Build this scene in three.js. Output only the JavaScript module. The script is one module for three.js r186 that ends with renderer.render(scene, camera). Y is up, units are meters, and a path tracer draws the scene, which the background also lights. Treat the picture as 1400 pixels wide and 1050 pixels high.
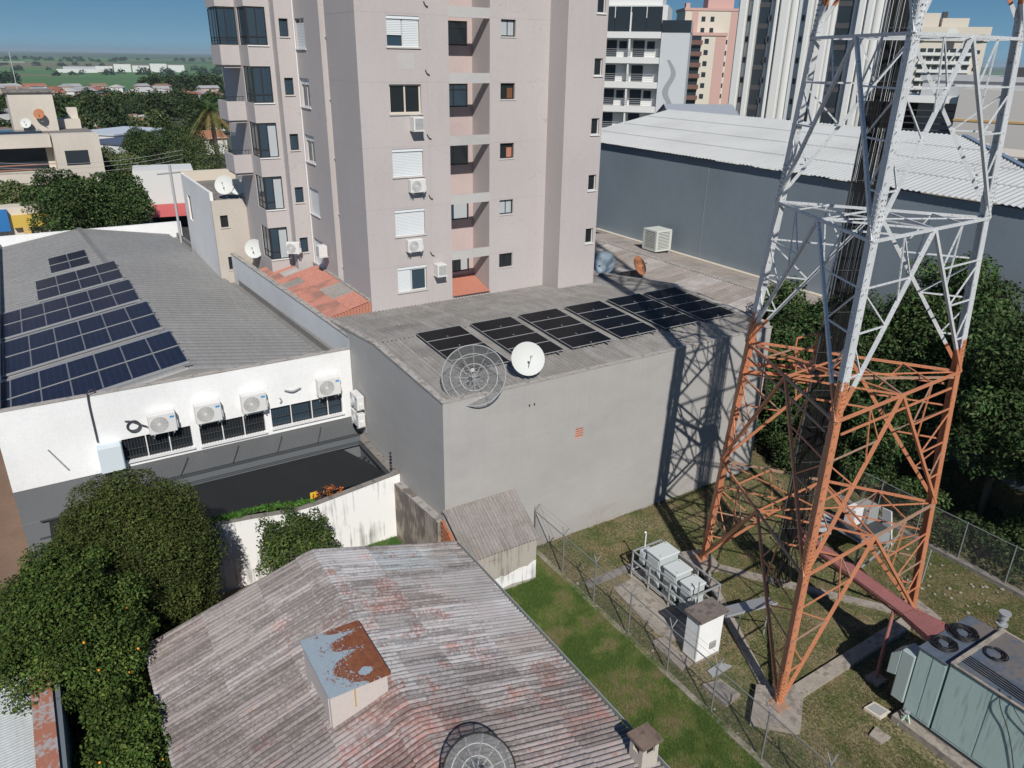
import * as THREE from 'three';
import { mergeGeometries } from 'three/addons/utils/BufferGeometryUtils.js';
import { RoundedBoxGeometry } from 'three/addons/geometries/RoundedBoxGeometry.js';

// ---------------------------------------------------------------- camera, sky, sun, exposure
const scene = new THREE.Scene();
const W0 = 1400, H0 = 1050, FPX = 1040, PITCH = 23.2 * Math.PI / 180, ROLL = 0.9 * Math.PI / 180, YAW = 58 * Math.PI / 180;
const camera = new THREE.PerspectiveCamera(2 * Math.atan(H0 / 2 / FPX) * 180 / Math.PI, W0 / H0, 0.2, 60000);
const CAM = new THREE.Vector3(-11.573, 20, 23.427);
const fwd = new THREE.Vector3(Math.cos(PITCH) * Math.cos(YAW), -Math.sin(PITCH), -Math.cos(PITCH) * Math.sin(YAW));
const right0 = new THREE.Vector3(Math.sin(YAW), 0, Math.cos(YAW));
const up0 = new THREE.Vector3().crossVectors(right0, fwd);
const right = right0.clone().multiplyScalar(Math.cos(ROLL)).addScaledVector(up0, Math.sin(ROLL));
const upv = new THREE.Vector3().crossVectors(right, fwd);
camera.position.copy(CAM);
camera.quaternion.setFromRotationMatrix(new THREE.Matrix4().makeBasis(right, upv, fwd.clone().negate()));
scene.add(camera);

const renderer = new THREE.WebGLRenderer({ antialias: true });
renderer.toneMapping = THREE.LinearToneMapping;
renderer.toneMappingExposure = 0.86;
renderer.shadowMap.enabled = true;
renderer.setSize(1024, 768);

const SUNDIR = new THREE.Vector3(-0.3616 * Math.cos(0.716), Math.sin(0.716), 0.9323 * Math.cos(0.716)).normalize();
const sun = new THREE.DirectionalLight(new THREE.Color(1.0, 0.95, 0.88), 5.0);
sun.position.copy(SUNDIR).multiplyScalar(120).add(new THREE.Vector3(5, 0, -5));
sun.target.position.set(5, 0, -5);
sun.castShadow = true;
sun.shadow.mapSize.set(4096, 4096);
Object.assign(sun.shadow.camera, { left: -80, right: 80, top: 80, bottom: -80, near: 1, far: 400 });
scene.add(sun, sun.target);

{ // clear sky: pale at the horizon, deeper blue above
  const w = 512, h = 256, d = new Float32Array(w * h * 4);
  const hz = [0.25, 0.445, 0.585], mid = [0.098, 0.282, 0.495], zen = [0.02, 0.068, 0.205];
  for (let j = 0; j < h; j++) {
    const e = ((j + 0.5) / h - 0.5) * 180;
    let c;
    if (e < 0) c = [0.16, 0.2, 0.2];
    else {
      const a = 1 - Math.exp(-e / 3.2), b = 1 - Math.exp(-e / 20);
      c = [0, 1, 2].map(i => (hz[i] + (mid[i] - hz[i]) * a) * (1 - b) + zen[i] * b);
    }
    for (let i = 0; i < w; i++) { const k = (j * w + i) * 4; d[k] = c[0]; d[k + 1] = c[1]; d[k + 2] = c[2]; d[k + 3] = 1; }
  }
  const t = new THREE.DataTexture(d, w, h, THREE.RGBAFormat, THREE.FloatType);
  t.mapping = THREE.EquirectangularReflectionMapping; t.magFilter = THREE.LinearFilter; t.minFilter = THREE.LinearFilter; t.needsUpdate = true;
  scene.background = t; scene.environment = t;
}

// ---------------------------------------------------------------- helpers
let seed = 7;
function rnd() { seed |= 0; seed = seed + 0x6D2B79F5 | 0; let t = Math.imul(seed ^ seed >>> 15, 1 | seed); t = t + Math.imul(t ^ t >>> 7, 61 | t) ^ t; return ((t ^ t >>> 14) >>> 0) / 4294967296; }
const rr = (a, b) => a + (b - a) * rnd();
const P = (a, h, b) => new THREE.Vector3(a, h, -b);
function rayDir(px, py) { return fwd.clone().addScaledVector(right, (px - 700) / FPX).addScaledVector(upv, -(py - 525) / FPX); }
// point seen at a pixel, at a known horizontal distance from the viewpoint
function far(px, py, dist) { const d = rayDir(px, py); const l = Math.hypot(d.x, d.z); return CAM.clone().addScaledVector(d, dist / l); }
const sst = (a, b, x) => { x = Math.min(1, Math.max(0, (x - a) / (b - a))); return x * x * (3 - 2 * x); };

function mUV(g) {
  const p = g.attributes.position, n = g.attributes.normal, uv = new Float32Array(p.count * 2);
  for (let i = 0; i < p.count; i++) {
    const ax = Math.abs(n.getX(i)), ay = Math.abs(n.getY(i)), az = Math.abs(n.getZ(i));
    if (ay >= ax && ay >= az) { uv[2 * i] = p.getX(i); uv[2 * i + 1] = p.getZ(i); }
    else if (ax >= az) { uv[2 * i] = p.getZ(i); uv[2 * i + 1] = p.getY(i); }
    else { uv[2 * i] = p.getX(i); uv[2 * i + 1] = p.getY(i); }
  }
  g.setAttribute('uv', new THREE.BufferAttribute(uv, 2));
  return g;
}
function solid(g) {
  g = g.index ? g.toNonIndexed() : g;
  for (const k of Object.keys(g.attributes)) if (!['position', 'normal', 'uv'].includes(k)) g.deleteAttribute(k);
  if (!g.attributes.uv) mUV(g);
  g.morphAttributes = {};
  return g;
}
const merge = l => l.length === 1 ? solid(l[0]) : mergeGeometries(l.map(solid));
function box(a0, a1, h0, h1, b0, b1) {
  const g = new THREE.BoxGeometry(Math.abs(a1 - a0), Math.abs(h1 - h0), Math.abs(b1 - b0));
  g.translate((a0 + a1) / 2, (h0 + h1) / 2, -(b0 + b1) / 2);
  return mUV(g);
}
function rbox(a0, a1, h0, h1, b0, b1, r = 0.02) {
  const g = new RoundedBoxGeometry(Math.abs(a1 - a0), Math.abs(h1 - h0), Math.abs(b1 - b0), 2, r);
  g.translate((a0 + a1) / 2, (h0 + h1) / 2, -(b0 + b1) / 2);
  return mUV(g);
}
// box in the coordinates of a wall plane: pl 'b' = wall facing the viewpoint side, pl 'a' = wall facing the left side
function pbox(pl, c, u0, u1, h0, h1, d0, d1) { return pl === 'b' ? box(u0, u1, h0, h1, c + d0, c + d1) : box(c + d0, c + d1, h0, h1, u0, u1); }
function polyShape(pts, holes = []) {
  const s = new THREE.Shape(pts.map(p => new THREE.Vector2(p[0], p[1])));
  for (const [u0, u1, v0, v1] of holes) s.holes.push(new THREE.Path([[u0, v0], [u1, v0], [u1, v1], [u0, v1]].map(p => new THREE.Vector2(p[0], p[1]))));
  return s;
}
function wall(pl, c, pts, holes, t = 0.2) {
  const g = new THREE.ExtrudeGeometry(polyShape(pts, holes), { depth: t, bevelEnabled: false });
  if (pl === 'b') g.translate(0, 0, -c - t);
  else { g.applyMatrix4(new THREE.Matrix4().makeBasis(new THREE.Vector3(0, 0, -1), new THREE.Vector3(0, 1, 0), new THREE.Vector3(1, 0, 0))); g.translate(c, 0, 0); }
  return mUV(g);
}
const rect = (u0, u1, h0, h1) => [[u0, h0], [u1, h0], [u1, h1], [u0, h1]];
// plan polygon (a,b) extruded from h0 to h1
function prism(pts, h0, h1) {
  const g = new THREE.ExtrudeGeometry(polyShape(pts.map(([a, b]) => [a, b])), { depth: h1 - h0, bevelEnabled: false });
  g.rotateX(-Math.PI / 2); g.translate(0, h0, 0);
  return mUV(g);
}
function frameOf(p, q, ref) {
  const y = q.clone().sub(p).normalize(); let r = ref || new THREE.Vector3(0, 1, 0);
  if (Math.abs(r.dot(y)) > 0.98) r = new THREE.Vector3(1, 0, 0.2).normalize();
  const x = new THREE.Vector3().crossVectors(y, r).normalize(), z = new THREE.Vector3().crossVectors(x, y);
  return new THREE.Matrix4().makeBasis(x, y, z).setPosition(p.clone().add(q).multiplyScalar(0.5));
}
function beam(p, q, w, d = w, ref) { const g = new THREE.BoxGeometry(w, p.distanceTo(q), d); mUV(g); g.applyMatrix4(frameOf(p, q, ref)); return g; }
function angleBar(p, q, w, t, ref) {
  const l = p.distanceTo(q), g1 = new THREE.BoxGeometry(w, l, t), g2 = new THREE.BoxGeometry(t, l, w - t);
  g1.translate(w / 2, 0, 0); g2.translate(t / 2, 0, w / 2);
  const g = mUV(mergeGeometries([g1.toNonIndexed(), g2.toNonIndexed()])); g.translate(-w / 4, 0, -w / 4); g.applyMatrix4(frameOf(p, q, ref)); return g;
}
function rod(p, q, r, seg = 6, r2 = r) { const g = new THREE.CylinderGeometry(r2, r, p.distanceTo(q), seg); g.applyMatrix4(frameOf(p, q)); return solid(g); }
function tube(pts, r, n = 24, seg = 5, closed = false) { return solid(new THREE.TubeGeometry(new THREE.CatmullRomCurve3(pts, closed), n, r, seg, closed)); }
// corrugated sheet: x across the waves 0..w, z along them 0..l; uv in metres with an offset
function corrugated(w, l, period, amp, { trap = false, crest = false, u0 = 0, v0 = 0, seg = 6, sag = 0, nz = 1 } = {}) {
  const xs = [];
  const n = Math.max(1, Math.round(w / period));
  for (let i = 0; i < n; i++) {
    if (trap) { const p = w / n; for (const [f, y] of [[0, 0], [0.62, 0], [0.7, 1], [0.92, 1]]) xs.push([(i + f) * p, y * amp]); }
    else for (let k = 0; k < seg; k++) { const f = k / seg; xs.push([(i + f) * w / n, crest ? amp * Math.pow(Math.sin(Math.PI * f), 0.75) : amp * 0.5 * (1 - Math.cos(f * 2 * Math.PI))]); }
  }
  xs.push([w, 0]);
  const pos = [], uv = [], idx = [], m = nz + 1;
  for (const [x, y] of xs) for (let j = 0; j < m; j++) { const f = j / nz; pos.push(x, y - sag * 4 * f * (1 - f), l * f); uv.push(u0 + x, v0 + l * f); }
  for (let i = 0; i + 1 < xs.length; i++) for (let j = 0; j < nz; j++) { const a = i * m + j, b = a + 1, c = a + m, d = c + 1; idx.push(a, b, c, c, b, d); }
  const g = new THREE.BufferGeometry();
  g.setAttribute('position', new THREE.Float32BufferAttribute(pos, 3)); g.setAttribute('uv', new THREE.Float32BufferAttribute(uv, 2)); g.setIndex(idx);
  const g2 = trap ? g.toNonIndexed() : g; g2.computeVertexNormals();
  return solid(g2);
}
function place(g, origin, across, along) {
  const x = across.clone().normalize(), z = along.clone().normalize(), y = new THREE.Vector3().crossVectors(z, x).normalize();
  const z2 = new THREE.Vector3().crossVectors(x, y);
  g.applyMatrix4(new THREE.Matrix4().makeBasis(x, y, z2).setPosition(origin)); return g;
}
// quad sheet with metre uv
function quad(p0, p1, p2, p3) {
  const g = new THREE.BufferGeometry(), P4 = [p0, p1, p2, p0, p2, p3];
  const ux = p1.clone().sub(p0).normalize(), vz = p3.clone().sub(p0); vz.addScaledVector(ux, -vz.dot(ux)).normalize();
  g.setAttribute('position', new THREE.Float32BufferAttribute(P4.flatMap(p => p.toArray()), 3));
  g.setAttribute('uv', new THREE.Float32BufferAttribute(P4.flatMap(p => { const d = p.clone().sub(p0); return [d.dot(ux), d.dot(vz)]; }), 2));
  g.computeVertexNormals(); return g;
}

const used = {};
function numbered(n) { const k = used[n] || 0; used[n] = k + 1; return k ? `${n}_${String(k).padStart(3, '0')}` : n; }
function shadow(o) { o.traverse(m => { if (m.isMesh) { m.castShadow = true; m.receiveShadow = true; } }); return o; }
function meta(o, label, category, group, kind) { o.userData.label = label; o.userData.category = category; if (group) o.userData.group = group; if (kind) o.userData.kind = kind; return o; }
function thing(name, label, category, pos, group) {
  const o = new THREE.Group(); o.name = numbered(name); if (pos) o.position.copy(pos); meta(o, label, category, group); scene.add(o); return o;
}
function part(parent, name, geo, mat, world = false) {
  const m = new THREE.Mesh(geo, mat); m.name = name; m.castShadow = m.receiveShadow = true;
  if (world) { const o = new THREE.Vector3(); let q = parent; while (q && q !== scene) { o.add(q.position); q = q.parent; } geo.translate(-o.x, -o.y, -o.z); }
  parent.add(m); return m;
}
function single(name, geo, mat, label, category, group, kind) {
  const m = new THREE.Mesh(geo, mat); m.name = numbered(name); m.castShadow = m.receiveShadow = true; meta(m, label, category, group, kind); scene.add(m); return m;
}
function struct(name, geo, mat) { const m = new THREE.Mesh(geo, mat); m.name = numbered(name); m.castShadow = m.receiveShadow = true; m.userData.kind = 'structure'; scene.add(m); return m; }
function copy(o, pos, ry, label, group) { const c = o.clone(); c.name = numbered(o.name.replace(/_\d{3}$/, '')); c.userData = { ...o.userData }; if (pos) c.position.copy(pos); if (ry !== undefined) c.rotation.y = ry; if (label) c.userData.label = label; if (group) c.userData.group = group; scene.add(c); return c; }

// ---------------------------------------------------------------- textures
function hash2(x, y, s) { let h = Math.imul(x, 374761393) ^ Math.imul(y, 668265263) ^ Math.imul(s, 2246822519); h = Math.imul(h ^ h >>> 13, 1274126177); return ((h ^ h >>> 16) >>> 0) / 4294967296; }
function vn(u, v, f, g, s) { // tileable value noise, u,v in 0..1
  const x = u * f, y = v * g, xi = Math.floor(x), yi = Math.floor(y); let fx = x - xi, fy = y - yi; fx = fx * fx * (3 - 2 * fx); fy = fy * fy * (3 - 2 * fy);
  const x0 = ((xi % f) + f) % f, x1 = (x0 + 1) % f, y0 = ((yi % g) + g) % g, y1 = (y0 + 1) % g;
  const a = hash2(x0, y0, s), b = hash2(x1, y0, s), c = hash2(x0, y1, s), d = hash2(x1, y1, s);
  return a + (b - a) * fx + (c - a) * fy + (a - b - c + d) * fx * fy;
}
function fbm(u, v, f, o, s, g = f) { let t = 0, a = 0.5, n = 0; for (let i = 0; i < o; i++) { t += a * vn(u, v, f, g, s + i); n += a; a *= 0.5; f *= 2; g *= 2; } return t / n; }
function tex(size, tile, fn, { w = size, h = size, srgb = true, tileY = tile } = {}) {
  const d = new Uint8Array(w * h * 4);
  for (let j = 0; j < h; j++) for (let i = 0; i < w; i++) {
    const c = fn((i + 0.5) / w, (j + 0.5) / h, i, j), k = (j * w + i) * 4;
    for (let q = 0; q < 3; q++) { const x = Math.min(1, Math.max(0, c[q])); d[k + q] = Math.round(255 * (srgb ? (x <= 0.0031308 ? 12.92 * x : 1.055 * Math.pow(x, 1 / 2.4) - 0.055) : x)); }
    d[k + 3] = 255;
  }
  const t = new THREE.DataTexture(d, w, h); t.wrapS = t.wrapT = THREE.RepeatWrapping; t.magFilter = THREE.LinearFilter; t.minFilter = THREE.LinearMipmapLinearFilter; t.generateMipmaps = true;
  if (srgb) t.colorSpace = THREE.SRGBColorSpace; t.repeat.set(1 / tile, 1 / tileY); t.needsUpdate = true; return t;
}
const mix = (a, b, t) => a.map((x, i) => x + (b[i] - x) * t);
const g3 = x => [x, x, x];
const T = {};
T.plaster = tex(1024, 9.3, (u, v) => { const n = fbm(u, v, 3, 7, 11), s = fbm(u, v, 31, 4, 5, 4), c = fbm(u, v, 160, 2, 8), k = fbm(u, v, 7, 5, 15); return g3(0.80 + 0.20 * n + 0.045 * (s - 0.5) + 0.09 * (c - 0.5) - 0.03 * sst(0.5, 0.75, k)); });
T.towerwall = tex(1024, 10.7, (u, v) => { // painted render with hairline cracks and filled repairs
  const n = fbm(u, v, 3, 7, 531), c = fbm(u, v, 160, 2, 533), s1 = fbm(u, v, 60, 4, 535, 4), cr = Math.abs(fbm(u, v, 6, 5, 537) - 0.5), mk = fbm(u, v, 5, 3, 539), g = 0.83 + 0.14 * n + 0.07 * (c - 0.5) + 0.04 * (s1 - 0.5);
  return g3(cr < 0.0035 && mk > 0.53 ? g * 0.86 : cr < 0.008 && mk > 0.6 ? g * 1.04 : g); });
T.greywall = tex(2048, 19, (u, v) => { // render coat with trowel patches, faint day joints, rain runs and soil splash; 19 x 9.5 m
  const x = u * 19, y = v * 9.5, n = fbm(u, v, 5, 7, 501), p = fbm(u, v, 24, 5, 503), s1 = fbm(u, v, 150, 3, 505, 4), f = fbm(u, v, 300, 2, 507), w = (fbm(u, v, 12, 3, 509) - 0.5) * 0.12;
  let g = 0.86 + 0.13 * (n - 0.5) + 0.10 * (p - 0.5) + 0.06 * (s1 - 0.5) * sst(2, 8, y) + 0.06 * (f - 0.5);
  for (const [yy, a0, a1] of [[5.75, 1, 9.5], [2.85, 2.5, 12]]) if (Math.abs(y - yy - w * 1.5 - 0.025 * (x - 6)) < 0.014 && x > a0 && x < a1) g += 0.06;
  const c = [g, g, g * 0.995], soil = sst(0.44, 0.6, p * 0.6 + f * 0.4) * sst(0.42, 0.58, fbm(u, v, 9, 4, 513));
  return y < 0.6 + 0.5 * n ? mix(c, [0.66, 0.56, 0.48], soil * 0.4) : c;
}, { w: 2048, h: 1024, tileY: 9.5 });
T.teal = tex(1024, 4, (u, v) => { const n = fbm(u, v, 4, 6, 521), s1 = fbm(u, v, 60, 4, 523, 5), c = fbm(u, v, 90, 2, 525); return mix(g3(0.86 + 0.12 * n + 0.06 * (c - 0.5)), [0.5, 0.5, 0.47], sst(0.56, 0.78, s1 * 0.6 + n * 0.45) * 0.55); });
T.dirty = tex(1024, 5, (u, v) => { // weathered whitewash: black mould in streaks and blotches
  const n = fbm(u, v, 3, 6, 21), s = fbm(u, v, 60, 3, 25, 3), p = fbm(u, v, 9, 5, 29);
  const k = Math.max(0, (n * 0.6 + s * 0.55 + p * 0.35) - 0.86) * 2.6; return mix([0.86, 0.87, 0.86], [0.17, 0.165, 0.15], Math.min(0.8, k)); });
T.mould = tex(1024, 4, (u, v) => { const n = fbm(u, v, 5, 6, 31), s = fbm(u, v, 70, 4, 35, 8); const k = sst(0.40, 0.64, n * 0.68 + s * 0.32) * 0.8; return mix([0.44, 0.38, 0.32], [0.10, 0.09, 0.08], k); });
T.concrete = tex(512, 3, (u, v) => { const n = fbm(u, v, 5, 6, 41), c = fbm(u, v, 64, 2, 44), k = fbm(u, v, 14, 4, 47); return mix(g3(0.66 + 0.4 * n + 0.3 * (c - 0.5)), g3(0.38), sst(0.52, 0.7, k) * 0.6); });
T.metal = tex(1024, 8, (u, v) => { const n = fbm(u, v, 3, 5, 51), s = fbm(u, v, 8, 4, 53, 80), c = fbm(u, v, 120, 2, 57); return g3(0.74 + 0.2 * n + 0.22 * (s - 0.5) + 0.12 * (c - 0.5)); });
T.fibre = tex(1024, 7, (u, v) => { const n = fbm(u, v, 4, 6, 61), s = fbm(u, v, 80, 3, 63, 5), c = fbm(u, v, 150, 2, 67); return mix(g3(0.5 + 0.6 * n + 0.35 * (s - 0.5) + 0.3 * (c - 0.5)), [0.35, 0.32, 0.28], sst(0.52, 0.7, n) * 0.4); });
T.paint = tex(512, 2.2, (u, v) => { // worn enamel: chips and rust freckles
  const n = fbm(u, v, 4, 4, 71), c = fbm(u, v, 40, 3, 73), k = sst(0.62, 0.72, c * 0.75 + n * 0.25); return mix(g3(0.82 + 0.25 * (n - 0.4)), [0.36, 0.25, 0.2], k * 0.7); });
T.lawn = tex(1024, 7, (u, v) => { const n = fbm(u, v, 5, 5, 81), c = fbm(u, v, 140, 3, 83), p = fbm(u, v, 16, 4, 87); return mix(mix([0.025, 0.042, 0.01], [0.15, 0.19, 0.06], sst(0.25, 0.75, c)), mix([0.10, 0.08, 0.04], [0.30, 0.26, 0.15], c), sst(0.5, 0.72, p * 0.6 + n * 0.4) * 0.7); });
T.drygrass = tex(1024, 6, (u, v) => { const n = fbm(u, v, 4, 5, 91), c = fbm(u, v, 120, 3, 93), p = fbm(u, v, 14, 4, 97); return mix(mix([0.055, 0.055, 0.022], [0.27, 0.225, 0.125], sst(0.28, 0.72, c * 0.8 + p * 0.2)), mix([0.05, 0.085, 0.02], [0.24, 0.165, 0.10], n), sst(0.45, 0.65, p) * 0.5); });
T.dirt = tex(512, 4, (u, v) => { const n = fbm(u, v, 5, 6, 101), c = fbm(u, v, 60, 3, 103); return mix([0.14, 0.085, 0.055], [0.27, 0.18, 0.125], n * 0.6 + c * 0.4); });
T.brick = tex(512, 2, (u, v) => { const n = fbm(u, v, 6, 5, 111), c = fbm(u, v, 70, 2, 113); return mix([0.36, 0.12, 0.06], [0.52, 0.22, 0.12], n * 0.5 + c * 0.5); });
T.clay = tex(1024, 5, (u, v) => { const n = fbm(u, v, 5, 6, 121), c = fbm(u, v, 90, 3, 123), k = sst(0.46, 0.66, n * 0.75 + c * 0.25); return mix(mix([0.36, 0.13, 0.095], [0.52, 0.26, 0.20], c), [0.19, 0.12, 0.10], k * 0.7); });
T.rustroof = tex(1024, 6, (u, v) => { const n = fbm(u, v, 3, 6, 131), c = fbm(u, v, 50, 3, 133), s = fbm(u, v, 6, 4, 137, 50); return mix(mix([0.075, 0.10, 0.135], [0.125, 0.15, 0.19], c), [0.19, 0.155, 0.125], sst(0.52, 0.66, n * 0.75 + s * 0.12 + c * 0.13) * 0.7); });
T.lid = tex(1024, 1, (u, v) => { // flaking blue-grey lid: bare rust along one side, tongues of paint left standing; u along b, v along a
  const w1 = fbm(u, v, 7, 5, 141) - 0.5, w2 = fbm(u, v, 40, 3, 145) - 0.5, w3 = fbm(u, v, 120, 2, 149) - 0.5, wob = w1 * 0.26 + w2 * 0.17 + w3 * 0.09;
  const bump = (c, w) => Math.exp(-(((u - c) / w) ** 2));
  const line = 0.36 + 0.46 * bump(0.15, 0.055) + 0.36 * bump(0.455, 0.055) - 0.10 * bump(0.70, 0.10) + 0.26 * sst(0.88, 1.0, u);
  let k = sst(-0.012, 0.012, v - line + wob * 0.6); if (k > 0.5 && v - line < 0.22 && w2 + w3 * 0.6 > 0.19) k = 0; if (k < 0.5 && line - v < 0.2 && w2 + w3 * 0.6 < -0.22) k = 1;
  const hx = (u - 0.82) / 0.06, hy = (v - 0.68) / 0.10; if (hx * hx + hy * hy + wob * 5 < 1) k = 0;
  const fl = fbm(u, v, 30, 4, 143), edge = sst(0.45, 0.62, fbm(u, v, 16, 4, 147)); const rust = mix(mix([0.15, 0.042, 0.02], [0.24, 0.08, 0.035], fl), [0.36, 0.18, 0.07], edge * 0.15);
  return mix(mix([0.27, 0.33, 0.38], [0.33, 0.40, 0.45], fl), rust, k); });
// weathered fibre-cement house roof, 2048 px over 16 x 16 m; u along the ridge, v: 0 = left eave .. 0.7 = right eave
T.house = tex(1536, 16, (u, v) => {
  const n = fbm(u, v, 6, 6, 151), f = fbm(u, v, 260, 3, 153), streak = fbm(u, v, 170, 3, 157, 14), m = fbm(u, v, 22, 4, 159), big = fbm(u, v, 3, 4, 163), fl2 = fbm(u, v, 420, 2, 164);
  const b = u * 16, s = v * 16;                       // b: metres from the far gable, s: metres from the left eave
  const right = s > 5.6;
  let base = mix([0.25, 0.22, 0.212], [0.42, 0.38, 0.365], n);
  const pale = (right ? 0.55 : 0.12) + 0.55 * (big - 0.5);
  base = mix(base, [0.43, 0.44, 0.45], Math.max(0, Math.min(0.8, pale + 0.9 * (m - 0.5))) * (right ? (1 - sst(6.5, 9.5, b)) : 0.5));
  if (right && s > 7.5 && s < 10.7 && b < 1.65 && b > 0.3) base = mix(base, [0.48, 0.58, 0.62], 0.6 * sst(0.36, 0.6, m * 0.6 + f * 0.4));
  const redL = right ? 0.30 * sst(5, 10, b) : sst(4.5, 9.5, b) * (0.5 + 0.4 * sst(2.5, 5, s));
  const rk = sst(0.53, 0.68, 0.45 * m + 0.42 * n + 0.16 * f + 0.16 * redL - (1 - redL) * 0.07);
  base = mix(base, mix([0.36, 0.14, 0.11], [0.46, 0.22, 0.18], f), rk * (0.35 + 0.45 * sst(0.4, 0.62, f)));
  const soot = sst(0.44, 0.70, 0.50 * streak + 0.28 * f + 0.3 * n - (right ? 0.045 * (1 - sst(5, 10, b)) : -0.012));
  base = mix(base, [0.095, 0.083, 0.078], soot * 0.68);
  const lich = sst(0.66, 0.78, fl2 * 0.7 + f * 0.3); return mix(base, [0.62, 0.62, 0.60], lich * 0.3);
});
function cellTex(seedv, cell, line, bus, nx, ny) { // photovoltaic module, 1 unit = whole module
  return tex(256, 1, (u, v) => {
    const fx = u * nx % 1, fy = v * ny % 1, gx = Math.min(fx, 1 - fx), gy = Math.min(fy, 1 - fy);
    const b = Math.abs((fx * 3) % 1 - 0.5);
    let c = mix(cell, cell.map(x => x * 1.5), hash2(Math.floor(u * nx), Math.floor(v * ny), seedv) * 0.7);
    if (b < 0.04) c = mix(c, bus, 0.5);
    if (gx < 0.035 || gy < 0.02) c = mix(c, line, 0.75);
    return c;
  }, { w: 256, h: 512 });
}
T.cellBlue = cellTex(3, [0.011, 0.0145, 0.034], [0.06, 0.065, 0.085], [0.035, 0.04, 0.06], 4, 10);
T.cellBlack = cellTex(5, [0.0062, 0.0062, 0.0085], [0.014, 0.014, 0.017], [0.011, 0.011, 0.014], 12, 6);

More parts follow.
